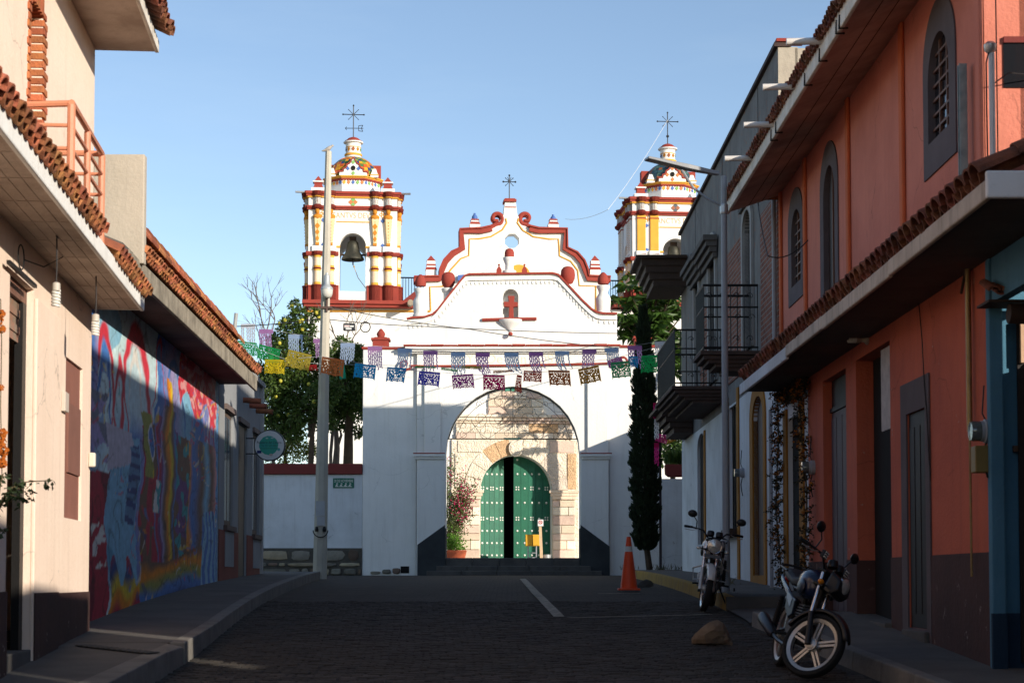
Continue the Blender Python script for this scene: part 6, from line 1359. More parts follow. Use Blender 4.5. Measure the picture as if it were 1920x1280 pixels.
    for s_ in (1, -1): build(MB().tube([F(s_*(hw+.1), -.2, Z(360)), F(s_*(hw+.5), -.1, Z(360.5))], .04, 8), 'spout', STEEL, parent=t)
    # drum with diamonds, scalloped edge, yellow cornice (on the tower's axis)
    Z = Z1; zlow = Z0(361) + .01
    oct_ = lambda r_: [(r_*math.cos(math.pi/8 + k*math.pi/4), r_*math.sin(math.pi/8 + k*math.pi/4)) for k in range(8)]
    def octp(mb, r_, z0, z1, mi=0):
        o = oct_(r_); mb.add([F(a, -hw+b_, z) for z in (z0, z1) for a, b_ in o], [tuple(range(8)), tuple(range(15, 7, -1))] + [(i, (i+1) % 8, 8+(i+1) % 8, 8+i) for i in range(8)], mi)
    RD = 1.10
    mb = MB(); octp(mb, RD, zlow, Z(346)); build(mb, 'drum', WHITE, parent=t)
    mb = MB(); octp(mb, RD+.06, Z(347.5), Z(345)); build(mb, 'drum_edge', RED, parent=t)
    mb = MB(); octp(mb, RD+.08, Z(345)+.001, Z(343)); octp(mb, RD+.14, Z(343)+.001, Z(341)); build(mb, 'yellow_cornice', YEL, parent=t)
    fa = RD*math.cos(math.pi/8); dm = [GREENP, ORNP, BLUEP, GREENP, YEL, ORNP, BLUEP]
    for face in range(5):
        ang = (face-2)*math.pi/4; s_, c_ = math.sin(ang), math.cos(ang)
        D = lambda a, w_, z: F(a*c_ + (fa+w_)*s_, -hw + (-a*s_ + (fa+w_)*c_), z)
        for k in range(5):
            a = (k-2)*.17; z = (Z(346)+Z(359))/2 - .0
            build(MB().prism([(a-.07, z), (a, z-.085), (a+.07, z), (a, z+.085)], .003, .02, D), 'diamond', dm[(k+face*2) % 7], parent=t)
        m_ = MB()
        for k in range(9): a = (k-4)*.1; m_.prism([(a-.05, Z(347.5)), (a+.05, Z(347.5)), (a, Z(350.3))], .003, .018, D)
        build(m_, 'scallop_edge', RED, parent=t)
    # tiled dome: small tiles too many to count one by one
    GL = [S(205, 125, 30), S(80, 115, 60), S(45, 65, 110), S(215, 155, 35), S(215, 155, 35), S(195, 90, 40), S(205, 120, 40), S(125, 150, 60)]
    if not left: GL = [S(60, 90, 95), S(45, 60, 75), S(150, 90, 50), S(80, 110, 100), S(170, 100, 55), S(50, 75, 85)]
    mb = MB(); nr, nc, rad, zc = 9, 34, .98, Z(341)
    rng = random.Random(5 if left else 9)
    for i in range(nr):
        t0, t1 = math.pi/2*i/nr*.86, math.pi/2*(i+1)/nr*.86 - .012
        for k in range(nc):
            a0, a1 = 6.283*k/nc, 6.283*(k+.92)/nc; rr = rad + rng.uniform(0, .012); col = rng.choice(GL)
            S_ = lambda r_, t_, a_: F(r_*math.cos(t_)*math.cos(a_), -hw + r_*math.cos(t_)*math.sin(a_), zc + r_*.98*math.sin(t_))
            mb.add([S_(rr, t0, a0), S_(rr, t0, a1), S_(rr, t1, a1), S_(rr, t1, a0), S_(rad-.02, t0, a0), S_(rad-.02, t0, a1), S_(rad-.02, t1, a1), S_(rad-.02, t1, a0)], [(0,1,2,3), (0,1,5,4), (1,2,6,5), (2,3,7,6), (3,0,4,7)], 0, None, col)
    tmn = 'glazed_dome_tile'; tm = bpy.data.materials.get(tmn) or M(tmn, (1, 1, 1), (.75, .75, .75), 9, .5, .35, .15, 30, attr=True, spec=.5)
    dome = build(MB().lathe([(rad-.015, zc)] + [((rad-.015)*math.cos(math.pi/2*k/12), zc + (rad-.015)*.98*math.sin(math.pi/2*k/12)) for k in range(1, 13)], 32, (0, 0, 0), lambda a, b_, z: F(a, -hw+b_, z)), 'dome', M('dome_grout', (.30, .25, .2), None, 6, .5, .9, .2) if 'dome_grout' not in bpy.data.materials else bpy.data.materials['dome_grout'], parent=t, smooth=True)
    build(mb, 'dome_tiles', tm, parent=dome, kind='stuff')
    # stepped dormer gable in front of the dome
    s50 = 1/50.0; dg_ = [(-26, 341), (-26, 335), (-18, 334), (-17, 329), (-12, 327), (-10, 321), (-6, 319), (0, 308), (6, 319), (10, 321), (12, 327), (17, 329), (18, 334), (26, 335), (26, 341)]
    pl = [(x*s50, Z(y)) for x, y in dg_]; wv = -hw + fa + .02
    m_ = MB().prism(pl, wv-.9, wv, F); gbl = build(m_, 'dormer_gable', WHITE, parent=t)
    m_ = MB(); m_.band([(x*1.06, z+.01) for x, z in pl[1:-1]], .05, wv-.9, wv+.03, F); build(m_, 'gable_edge', RED, parent=gbl)
    m_ = MB(); m_.lathe([(0, 0), (.085, 0), (.085, .03), (0, .03)], 14, (0, 0, 0), lambda a, b_, z: F(a, wv+z, Z(326.5)+b_*1.1)); build(m_, 'oculus', DARK, parent=gbl)
    for a, py, mt in ((0, 315.5, GREENP), (0, 336, GREENP), (-.2, 327.5, BLUEP), (.2, 327.5, BLUEP)):
        build(MB().prism([(a-.075, Z(py)), (a, Z(py)-.085), (a+.075, Z(py)), (a, Z(py)+.085)], wv+.002, wv+.02, F), 'diamond', mt if left else ORNP, parent=gbl)
    for s_ in (1, -1):
        build(MB().box(min(s_*.72, s_*1.06), max(s_*.72, s_*1.06), -hw-.25, -hw+.15, Z(342), Z(311.5), F), 'red_buttress', RED, parent=t)
        for k, (hw_, y0, y1, tp, mt) in enumerate(((.15, 341, 337, 1, WHITE), (.17, 337, 335.5, 1, YEL), (.13, 335.5, 324.5, .45, WHITE))):
            ca, cw = s_*.80, -hw + .72
            build(MB().add([F(ca+sx*hw_*k2, cw+sy*hw_*k2, z) for z, k2 in ((Z(y0), 1), (Z(y1)-.001, tp)) for sx, sy in ((-1,-1),(1,-1),(1,1),(-1,1))], [(0,1,2,3),(4,7,6,5)] + [(i, (i+1) % 4, 4+(i+1) % 4, 4+i) for i in range(4)]), 'drum_pinnacle', mt, parent=t)
    # lantern, cap, cross
    LT = lambda a, b_, z: F(a, -hw+b_, z)
    ln_ = build(MB().lathe([(.31, Z(303)), (.31, Z(293)), (.29, Z(292)), (.29, Z(272)), (.29, Z(269))], 16, (0, 0, 0), LT), 'lantern', WHITE, parent=t, smooth=True)
    m_ = MB(); m_.lathe([(.30, Z(294)), (.34, Z(293)), (.34, Z(290)), (.30, Z(289))], 16, (0, 0, 0), LT); m_.lathe([(.285, Z(278.5)), (.30, Z(278)), (.30, Z(277)), (.285, Z(276.5))], 16, (0, 0, 0), LT); build(m_, 'lantern_band', YEL, parent=ln_, smooth=True)
    for k in range(5):
        ang = -math.pi*.0 + math.pi*(k+.5)/5; D = lambda a, w_, z: F(.30*math.cos(ang) + a*math.sin(ang), -hw + .30*math.sin(ang) - a*math.cos(ang), z)
        build(MB().prism([(-.07, Z(282)), (0, Z(286.5)), (.07, Z(282)), (0, Z(277.5))], 0, .01, lambda a, w_, z: D(a, w_, z)), 'diamond', (GREENP, YEL, ORNP, YEL, BLUEP)[k], parent=ln_)
    m_ = MB(); m_.lathe([(.30, Z(270)), (.38, Z(269)), (.38, Z(267)), (.30, Z(266.2))], 16, (0, 0, 0), LT); build(m_, 'white_rim', WHITE, parent=ln_, smooth=True)
    m_ = MB(); m_.lathe([(.33, Z(266)), (.33, Z(265)), (.26, Z(263)), (.20, Z(260)), (.1, Z(258)), (0, Z(257.3))], 16, (0, 0, 0), LT); build(m_, 'red_cap', RED, parent=ln_, smooth=True)
    wv2 = W0 - hw; u = uc
    D = lambda a, z: F(a, -hw, z); h = .40; m_ = MB(); zc2 = Z(215); m_.tube([D(0, Z(258.5)), D(0, Z(198))], .022, 6); m_.tube([D(-h, zc2), D(h, zc2)], .018, 6); m_.ball(D(0, Z(198)), .035, 6, 4)
    for s1 in (1, -1):
        m_.ball(D(s1*h, zc2), .035, 6, 4)
        for s2 in (1, -1): m_.tube([D(0, zc2), D(s1*.19, zc2+s2*.19)], .012, 5); m_.ball(D(s1*.19, zc2+s2*.19), .02, 6, 4)
    if left:
        zv = Z(240.5); m_.tube([D(-.31, zv-.01), D(.38, zv)], .014, 5)
        for a, b_, c_, e_ in ((.2, .1, .36, .12), (.2, -.1, .36, -.12), (.36, .12, .3, 0), (.36, -.12, .3, 0), (.2, .1, .2, -.1)): m_.tube([D(a, zv+b_), D(c_, zv+e_)], .012, 4)
        m_.tube([D(-.31, zv-.01), D(-.26, zv+.05)], .012, 4); m_.tube([D(-.31, zv-.01), D(-.26, zv-.07)], .012, 4)
    else: m_.ball(D(0, Z(243)), .06, 6, 5)
    build(m_, 'iron_cross', IRON, parent=t)
    return t
tower(660.5, 'SANTVS·DEVS', True, 'left white bell tower with yellow figures and bright tiled dome, in full view')
tower(1268, 'SANCTVS DEVS', False, 'right bell tower with flat yellow pilasters, half hidden by the dark street roofs')

# ---- carved stone doorway
pt = thing('stone_portal', C.pt(cu(967), .1, CY), 'carved sandstone church doorway with arched ring, panels and ashlar jambs', 'portal')
SB = [M('sandstone_%s' % n_, c_, None, 2.5, .6, .92, .8, 22, rnd=.16, coarse=1.2) for n_, c_ in (('pale', (.80, .70, .57)), ('honey', (.74, .60, .46)), ('rose', (.70, .53, .43)))]
def relief(name, col):
    m = M(name, col, tuple(c*.78 for c in col), 3, .8, .92, .5, 30); N = m.node_tree.nodes; L = m.node_tree.links; b = N['Principled BSDF']
    ge = N.new('ShaderNodeNewGeometry'); nz = N.new('ShaderNodeTexNoise'); nz.inputs['Scale'].default_value = 2.2; L.new(ge.outputs['Position'], nz.inputs['Vector'])
    ad = N.new('ShaderNodeVectorMath'); ad.operation = 'MULTIPLY_ADD'; ad.inputs[1].default_value = (1.1, 1.1, 1.1); L.new(nz.outputs['Color'], ad.inputs[0]); L.new(ge.outputs['Position'], ad.inputs[2])
    vo = N.new('ShaderNodeTexVoronoi'); vo.inputs['Scale'].default_value = 3.0; L.new(ad.outputs[0], vo.inputs['Vector'])
    sn = N.new('ShaderNodeMath'); sn.operation = 'SINE'; ml = N.new('ShaderNodeMath'); ml.operation = 'MULTIPLY'; ml.inputs[1].default_value = 19; L.new(vo.outputs['Distance'], ml.inputs[0]); L.new(ml.outputs[0], sn.inputs[0])
    bp = N.new('ShaderNodeBump'); bp.inputs['Strength'].default_value = .5; bp.inputs['Distance'].default_value = .025; L.new(sn.outputs[0], bp.inputs['Height']); old = b.inputs['Normal'].links[0].from_socket; L.new(old, bp.inputs['Normal']); L.new(bp.outputs[0], b.inputs['Normal']); return m
REL = [relief('carved_sandstone', (.80, .70, .56)), relief('carved_honey_stone', (.64, .42, .24)), relief('carved_grey_stone', (.66, .56, .46))]
random.seed(21)
X = lambda px: cu(px); cc = (po[0]+po[1])/2; rr0 = (po[1]-po[0])/2; zs0 = po[3]-rr0
# backing panel with the arch cut out
out = [(X(847), CY), (X(847), cz(824)), (X(1083), cz(824)), (X(1083), CY)] 
arc = [(cc + rr0*1.005*math.cos(math.pi*k/24), zs0 + rr0*1.005*math.sin(math.pi*k/24)) for k in range(25)]
m_ = MB(); m_.prism(out + [(po[1]+.01, CY), *[p for p in arc], (po[0]-.01, CY)], .01, .10, C.pt, caps=False)
from mathutils.geometry import tessellate_polygon as _tp
pf = out + [(po[1]+.01, CY)] + arc + [(po[0]-.01, CY)]; pf = [(X(847), CY), (X(847), cz(824)), (X(1083), cz(824)), (X(1083), CY), (po[1]+.01, CY)] + arc + [(po[0]-.01, CY)]
tr = _tp([[Vector((a, b_, 0)) for a, b_ in pf]]); m_.add([(a, .10, b_) for a, b_ in pf], tr, 0, C.pt); build(m_, 'backing', REL[0], parent=pt)
# jamb blocks in courses
ycs = [1046, 1030, 1013, 1000, 984, 966, 950, 937]
for x0, x1 in ((X(852), po[0]-.02), (po[1]+.02, X(1077))):
    for k in range(len(ycs)-1):
        spl = (.0, .62, .0, .38, .0, .7, .3)[k]
        for a, b_ in (((x0, lerp(x0, x1, spl)), (lerp(x0, x1, spl), x1)) if spl else ((x0, x1),)):
            build(MB().box(a+.008, b_-.008, .102, .17+random.uniform(-.012, .012), max(CY, cz(ycs[k]))+.008, cz(ycs[k+1])-.008, C.pt), 'ashlar_block', random.choice(SB), parent=pt, bevel=.018)
    mb = MB()
    for k, (e, y0, y1) in enumerate(((.03, 936, 930), (.08, 930, 924), (.13, 924, 919))): mb.box(x0-e, x1+e, .102, .2+e*.6, cz(y0)+.001, cz(y1), C.pt)
    build(mb, 'impost', SB[1], parent=pt, bevel=.01)
# ring of voussoirs
nv = 11; R1 = rr0 + .62; zs1 = cz(918)
for k in range(nv):
    a0, a1 = math.pi*k/nv + .006, math.pi*(k+1)/nv - .006
    pl_ = [(cc + (rr0+.01)*math.cos(a), zs0 + (rr0+.01)*math.sin(a)) for a in (a0, (a0+a1)/2, a1)] + [(cc + R1*math.cos(a), zs0 + R1*math.sin(a)) for a in (a1, (a0+a1)/2, a0)]
    pl_ = [(x, max(z, zs1+.002)) for x, z in pl_]
    if k == nv//2: continue
    mt = REL[1] if k in (6, 7) else (REL[2] if k in (0, 1, 2) else REL[0])
    build(MB().prism(pl_, .102, .125+random.uniform(0, .012), C.pt), 'voussoir', mt, parent=pt, bevel=.006)
kx = cu(966); m_ = MB(); m_.prism([(kx + .22*math.cos(6.283*k/14), cz(841) + .27*math.sin(6.283*k/14)) for k in range(14)], .102, .30, C.pt); build(m_, 'keystone', REL[0], parent=pt, bevel=.04)
m_ = MB(); m_.tube([C.pt(kx + .24*math.cos(6.283*k/18), .25, cz(841) + .29*math.sin(6.283*k/18)) for k in range(18)], .03, 6, closed=True); build(m_, 'keystone_wreath', SB[0], parent=pt, smooth=True)
# spandrel panels
for x0, x1, mts in ((858, 905, (REL[0], REL[0])), (1030, 1076, (SB[2], REL[1]))):
    for (ya, yb), mt in zip(((848, 826), (916, 850)), mts):
        a, b_ = X(x0), X(x1)
        if ya > 900: a, b_ = (X(853), X(870)) if x0 < 900 else (X(1063), X(1079))
        build(MB().box(a, b_, .102, .145, cz(ya), cz(yb), C.pt), 'spandrel_panel', mt, parent=pt, bevel=.015)
# architrave, frieze, cornice in blocks
for (y0, y1, wv, n, ms) in ((823, 812, .17, 6, SB), (811.5, 795, .14, 8, REL), (794.5, 790, .2, 5, SB), (789.5, 784, .28, 5, SB), (783.5, 778, .36, 5, SB)):
    e = (wv-.14)*.5; x0, x1 = X(855)-e, X(1072)+e
    for i in range(n): build(MB().box(lerp(x0, x1, i/n)+.005, lerp(x0, x1, (i+1)/n)-.005, .01, wv+random.uniform(-.006, .006), cz(y0)+.004, cz(y1)-.002, C.pt), 'frieze_block' if ms is REL else 'entablature_block', (REL[1] if i in (5, 6) else REL[2] if i == 7 else REL[0]) if ms is REL else random.choice(SB), parent=pt, bevel=.012)
for r_, (y0, y1) in enumerate(((777, 763), (762.5, 748), (747.5, 733), (732.5, 722))):
    x0, x1 = X(915 + (0, 0, 2, 6)[r_]), X(1020 - (0, 2, 4, 8)[r_]); n = 4; cut = [0] + [(i + random.uniform(-.2, .2))/n for i in range(1, n)] + [1]
    for i in range(n): build(MB().box(lerp(x0, x1, cut[i])+.006, lerp(x0, x1, cut[i+1])-.006, .01, .1+random.uniform(-.015, .015), cz(y0)+.006, cz(y1)-.006, C.pt), 'ashlar_block', random.choice(SB), parent=pt, bevel=.015)
# green plank doors with studs
DG = M('green_door_paint', (.016, .135, .08), (.012, .10, .06), 4, .7, .55, .25, 40, rnd=.12, streak=.2); STUD = M('white_stud', (.72, .72, .66), None, 5, .3, .5, .1)
def leafd(name, ua, ub, wf, label, hinge_in=0):
    zb_ = CY + .02; n = 5; dr = None
    T = lambda u, w_, z: C.pt(u, w_ + hinge_in*(u-ua), z)
    d_ = thing(name, T((ua+ub)/2, wf, zb_), label, 'door')
    zt = lambda u: zs0 + math.sqrt(max(.0, (rr0-.02)**2 - (u-cc)**2))
    for i in range(n):
        a, b_ = lerp(ua, ub, i/n)+.004, lerp(ua, ub, (i+1)/n)-.004; m = 4
        pl_ = [(a, zb_), (b_, zb_)] + [(lerp(b_, a, k/m), zt(lerp(b_, a, k/m))) for k in range(m+1)]
        build(MB().prism(pl_, wf-.06, wf + (.004 if i % 2 else 0), T), 'door_plank', DG, parent=d_)
    st_ = MB()
    for py, cross in ((1040, 0), (1017, 0), (994, 0), (971, 1), (941, 0), (914, 1), (887, 0), (860, 0)):
        z = cz(py)
        for i in range(n):
            u = lerp(ua, ub, (i+.5)/n)
            if z > zt(u) - .1: continue
            if cross and i % 2 == 0:
                for dx, dz in ((.045, .045), (-.045, .045), (.045, -.045), (-.045, -.045)): st_.ball((u+dx, wf+.012, z+dz), (.032, .02, .032), 6, 4, T)
            else: st_.ball((u, wf+.01, z), (.042, .035, .042), 8, 5, T)
    build(st_, 'studs', STUD, parent=d_, smooth=True)
    return d_
gap0, gap1 = cu(945), cu(965)
leafd('church_door', gap1, po[1]-.01, -.46, 'right green plank church door leaf with rows of white studs')
leafd('church_door', po[0]+.01, gap0+.06, -.46, 'left green plank church door leaf, swung inward beside the dark gap', -.35)
build(MB().box(po[0]-.4, po[1]+.4, -3.5, -3.4, CY-.1, po[3]+.2, C.pt), 'dark_screen', DARK, parent=chu)
mb = MB(); mb.quad((po[0]-.4, -.63, CY-.01), (po[1]+.4, -.63, CY-.01), (po[1]+.4, -3.4, CY-.01), (po[0]-.4, -3.4, CY-.01), 0, C.pt); mb.quad((po[0]-.4, -.63, po[3]+.2), (po[1]+.4, -.63, po[3]+.2), (po[1]+.4, -3.4, po[3]+.2), (po[0]-.4, -3.4, po[3]+.2), 0, C.pt)
for u in (po[0]-.4, po[1]+.4): mb.quad((u, -.63, CY-.1), (u, -3.4, CY-.1), (u, -3.4, po[3]+.2), (u, -.63, po[3]+.2), 0, C.pt)
build(mb, 'dark_porch', DARK, parent=chu)
build(MB().box(cu(855), cu(1085), .0, .55, CY-.1, CY+.06, C.pt), 'threshold', SB[0], parent=pt, bevel=.02)
# ================================================================== things in the courtyard
random.seed(31)
def at(px, py, d): return P(px, py, d)
pot = at(851, 1047, 65.5); pz = CY
pp = thing('plant_pot', (pot.x, 65.5, CY), 'square terracotta-red plant pot with a small bright shrub by the church door', 'plant pot')
POT = M('red_pot_paint', (.50, .12, .055), None, 4, .5, .8, .2)
build(MB().add([(pot.x+sx*k, 65.5+sy*k, z) for z, k in ((CY, .36), (CY+.42, .46)) for sx, sy in ((-1,-1),(1,-1),(1,1),(-1,1))], [(0,1,2,3),(4,7,6,5)] + [(i, (i+1) % 4, 4+(i+1) % 4, 4+i) for i in range(4)]), 'pot', POT, parent=pp, bevel=.02)
LB = M('fresh_green_leaf', (.12, .26, .03), (.07, .16, .02), 8, .7, .5, .1, trans=.35)
m_ = MB()
for _ in range(420): leaf(m_, (pot.x + random.gauss(-.02, .18), 65.5 + random.gauss(0, .18), CY + .42 + abs(random.gauss(.2, .18))), (random.gauss(0, 1), random.gauss(0, 1), random.gauss(.6, .6)), .13, .06)
build(m_, 'foliage', LB, parent=pp, kind='stuff')
bg_ = thing('bougainvillea', (pot.x-.2, 66.3, CY), 'tall bougainvillea with magenta bracts beside the carved doorway', 'plant')
stm = MB(); lv = MB(); bf = MB()
for k in range(13):
    p0 = Vector((pot.x - .25 + random.uniform(-.15, .15), 66.3, CY)); tx, tz = random.uniform(838, 868), random.uniform(855, 960); e = at(tx, tz, 66.3 + random.uniform(-.5, .4)); 
    if k > 8: e = at(random.uniform(868, 893), random.uniform(900, 965), 66.2)
    m1 = p0.lerp(e, .55) + Vector((0, 0, .5)); pts = [p0.lerp(m1, t).lerp(m1.lerp(e, t), t) for t in [i/10 for i in range(11)]]
    stm.tube(pts, [.025*(1-.07*i) for i in range(11)], 5)
    for i in range(2, 11):
        for _ in range(34): leaf(lv, pts[i] + Vector((random.gauss(0, .14), random.gauss(0, .14), random.gauss(0, .14))), (random.gauss(0, 1), random.gauss(0, 1), random.gauss(0, .8)), random.uniform(.07, .12), .05)
    if k > 4:
        for _ in range(60):
            pq = pts[random.choice((7, 8, 9, 10))] + Vector((random.gauss(0, .11),)*3); leaf(bf, pq + Vector((random.gauss(0, .08), -.1, random.gauss(0, .1))), (random.gauss(0, 1), -1, random.gauss(0, 1)), .075, .06)
build(stm, 'stems', STEM, parent=bg_); build(lv, 'foliage', M('bougainvillea_leaf', (.10, .14, .04), (.05, .08, .02), 8, .7, .5, .1, trans=.3), parent=bg_, kind='stuff'); build(bf, 'bracts', M('magenta_bract', (.50, .015, .12), (.40, .01, .08), 9, .6, .6, .1, trans=.3), parent=bg_, kind='stuff')
c = at(998, 1012, 66.2); yb = thing('yellow_box', (c.x, 66.2, CY+.42), 'yellow wooden two-door alms box on a small metal stand', 'box')
YB = M('bright_yellow_paint', (.66, .36, .03), None, 5, .5, .6, .2)
z1, z0 = at(998, 1001.5, 66.2).z, at(998, 1023, 66.2).z; x0, x1 = at(985, 1010, 66.2).x, at(1012, 1010, 66.2).x
build(MB().box(x0, x1, 66.2, 66.6, z0, z1), 'cabinet', YB, parent=yb, bevel=.012)
for a, b_ in ((x0+.015, (x0+x1)/2-.008), ((x0+x1)/2+.008, x1-.015)): build(MB().box(a, b_, 66.175, 66.198, z0+.02, z1-.02), 'door', YB, parent=yb, bevel=.006)
build(MB().box((x0+x1)/2-.006, (x0+x1)/2+.006, 66.17, 66.199, z0, z1), 'door_gap', DARK, parent=yb)
sd = thing('box_stand', (c.x, 66.4, CY), 'slim grey four-legged stand under the yellow box', 'stand')
for a in (x0+.1, x1-.12):
    for y in (66.24, 66.52): build(MB().box(a-.02, a+.02, y-.02, y+.02, CY, z0-.003), 'leg', GREYP, parent=sd)
for zz in (.15, .32): build(MB().box(x0+.1, x1-.12, 66.225, 66.25, CY+zz, CY+zz+.03), 'cross_bar', GREYP, parent=sd)
c = at(1014, 1045, 65.8); sp_ = thing('sign_post', (c.x, 65.8, CY), 'pale wooden post with a small white prohibition sign before the green door', 'sign')
z1 = at(1014, 985, 65.8).z; build(MB().add([(c.x+sx*k+o, 65.8+sy*.05, z) for z, k, o in ((CY, .055, .03), (z1, .05, -.02)) for sx, sy in ((-1,-1),(1,-1),(1,1),(-1,1))], [(0,1,2,3),(4,7,6,5)] + [(i, (i+1) % 4, 4+(i+1) % 4, 4+i) for i in range(4)]), 'post', M('raw_pine', (.62, .45, .28), None, 5, .5, .8, .2), parent=sp_)
pb = build(MB().box(c.x-.11, c.x+.09, 65.70, 65.735, z1-.02, z1+.22), 'sign_board', M('sign_board_white', (.75, .75, .74), None, 4, .2, .6, 0), parent=sp_, bevel=.008)
m_ = MB(); m_.tube([(c.x-.01+.06*math.cos(6.283*k/16), 65.695, z1+.12+.06*math.sin(6.283*k/16)) for k in range(16)], .012, 5, closed=True); m_.tube([(c.x-.05, 65.695, z1+.16), (c.x+.03, 65.695, z1+.08)], .01, 5); build(m_, 'prohibition_ring', M('signal_red', (.5, .03, .03), None, 4, .2, .5, 0), parent=pb)
c = at(1025, 1045, 66.0); bk_ = thing('metal_bucket', (c.x, 66, CY), 'small grey metal bucket at the foot of the church door', 'bucket')
build(MB().lathe([(.0, CY), (.13, CY), (.16, CY+.27), (.15, CY+.27), (.12, CY+.03)], 16, (c.x, 66, 0)), 'pail', STEEL, parent=bk_, smooth=True); build(MB().tube([(c.x-.15, 66, CY+.26), (c.x-.1, 65.9, CY+.2), (c.x+.1, 65.9, CY+.2), (c.x+.15, 66, CY+.26)], .006, 5), 'handle', BLACK, parent=bk_)

# ================================================================== trees
BARK = M('dark_bark', (.085, .06, .04), (.05, .036, .025), 6, .8, .95, .7, 24)
LORA = M('orange_tree_leaf', (.085, .14, .026), (.035, .066, .013), 1.6, .8, .45, .1, rnd=0, trans=.28, spec=.45)
FRUIT = M('ripe_citrus', (.50, .42, .05), (.36, .38, .05), 7, .8, .5, .2)
def clump_tree(name, base, trunks, clumps, nleaf, lsize, label, leafmat, group=None, fruits=0, barkr=.11, fruitz=None, cat='tree'):
    t = thing(name, tuple(base), label, cat, group); tr = MB(); lv = MB(); fr = []
    base = Vector(base)
    for tk in trunks:
        pts = [Vector(p) for p in tk]; fine = [pts[i].lerp(pts[i+1], k/3) for i in range(len(pts)-1) for k in range(3)] + [pts[-1]]
        fine = [p + Vector((random.gauss(0, .02), random.gauss(0, .02), 0)) if 0 < i < len(fine)-1 else p for i, p in enumerate(fine)]
        tr.tube(fine, [barkr*(1-.55*i/(len(fine)-1)) for i in range(len(fine))], 8)
        tip = fine[-1]
        near = sorted(clumps, key=lambda c: (Vector(c[0])-tip).length)[:5]
        for c, r_ in near:
            c = Vector(c); mid = tip.lerp(c, .5) + Vector((random.gauss(0, .1), random.gauss(0, .1), random.gauss(0, .1)))
            tr.tube([tip, mid, c], [barkr*.4, barkr*.25, barkr*.1], 5)
    for c, r_ in clumps:
        c = Vector(c); n = int(nleaf*r_*r_)
        for s_ in range(7):
            dv = Vector((random.gauss(0, 1), random.gauss(0, 1), random.gauss(.2, 1))).normalized(); tr.tube([c, c + dv*r_*.6, c + dv*r_*1.0 + Vector((0, 0, random.uniform(-.05, .1)))], [.022, .013, .005], 4)
        for _ in range(n):
            dv = Vector((random.gauss(0, 1), random.gauss(0, 1), random.gauss(0, 1))).normalized(); rad = r_*random.uniform(.35, 1.08)
            pq = c + Vector((dv.x*rad, dv.y*rad, dv.z*rad*.9)); leaf(lv, pq, dv + Vector((random.gauss(0, .8), random.gauss(0, .8), random.gauss(-.1, .8))), lsize*random.uniform(.7, 1.3), lsize*.5)
    for _ in range(fruits):
        c, r_ = random.choice(clumps); dv = Vector((random.gauss(0, 1), -abs(random.gauss(.8, .6)), random.gauss(0, 1))).normalized(); p = Vector(c) + dv*r_*1.0
        if fruitz and p.z < fruitz: continue
        fr.append(p)
    build(tr, 'trunk', BARK, parent=t, smooth=True); build(lv, 'crown', leafmat, parent=t, fix=False)
    fm = None
    for p in fr:
        m_ = MB().ball((0, 0, 0), (.062, .062, .066), 8, 6)
        if fm is None: fm = mesh_of(m_, 'fruit', FRUIT); fm.polygons.foreach_set('use_smooth', [True]*len(fm.polygons))
        put('fruit', fm, t, Matrix.Translation(p))
    return t
def cl(lst, d, jit=.5): return [(P(x, y, d + random.uniform(-jit, jit)), r_) for x, y, r_ in lst]
random.seed(5)
# orange tree 1 (left of the pole)
D = 57.5
tr_ = [[P(582, 870, D), P(584, 820, D), P(578, 775, D), P(560, 740, D)], [P(582, 820, D), P(592, 770, D), P(600, 730, D)]]
tr_ = [[Vector((p.x, p.y, p.z)) for p in t] for t in tr_]; base = Vector((tr_[0][0].x, D, g(D)+.0)); tr_[0] = [base] + tr_[0]
crown = [(505, 760, .55), (520, 720, .6), (515, 800, .5), (545, 690, .6), (560, 730, .7), (590, 700, .6), (600, 745, .55), (570, 775, .5), (540, 770, .6), (545, 810, .4), (560, 650, .5), (530, 660, .45), (575, 620, .35), (545, 615, .4), (600, 660, .4), (520, 640, .3), (560, 590, .28), (590, 590, .2), (553, 570, .16), (500, 700, .45), (610, 790, .35), (620, 730, .4), (495, 830, .3)]
clump_tree('orange_tree', base, tr_, cl(crown, D), 3300, .135, 'orange tree with ripe yellow fruit between the grey house and the concrete pole', LORA, 'citrus trees behind the churchyard wall', 30, fruitz=P(0, 780, D).z)
tr_ = [[Vector((P(653, 800, 58.5).x, 58.5, g(58)))] + [P(653, 870, 58.5), P(655, 780, 58.5), P(650, 720, 58.5)]]
crown = [(632, 690, .5), (655, 680, .6), (650, 720, .7), (640, 755, .55), (665, 745, .5), (672, 700, .4), (625, 725, .45), (635, 660, .3), (660, 655, .25), (676, 770, .35), (645, 790, .35), (672, 660, .25), (680, 720, .35), (625, 770, .3), (640, 640, .2), (672, 810, .2)]
clump_tree('orange_tree', tr_[0][0], tr_, cl(crown, 58.5), 3400, .135, 'dense dark orange tree between the concrete pole and the white gate flank', LORA, 'citrus trees behind the churchyard wall', 9, barkr=.2, fruitz=P(0, 700, 58).z)
LHED = M('sunlit_thuja_leaf', (.20, .24, .035), (.12, .16, .03), 3, .8, .6, .1, trans=.35)
crown = [(515, 830, .5), (540, 815, .6), (560, 835, .55), (535, 850, .6), (575, 850, .4), (500, 850, .5), (555, 800, .4), (520, 795, .35), (590, 845, .3)]
b0 = Vector((P(535, 860, 61.5).x, 61.5, g(61))); clump_tree('thuja_shrub', b0, [[b0, P(535, 880, 61.5), P(535, 845, 61.5)]], cl(crown, 61.5), 1700, .10, 'yellow-green sunlit shrub seen under the orange tree, behind the round sign', LHED, None, 0, cat='shrub')
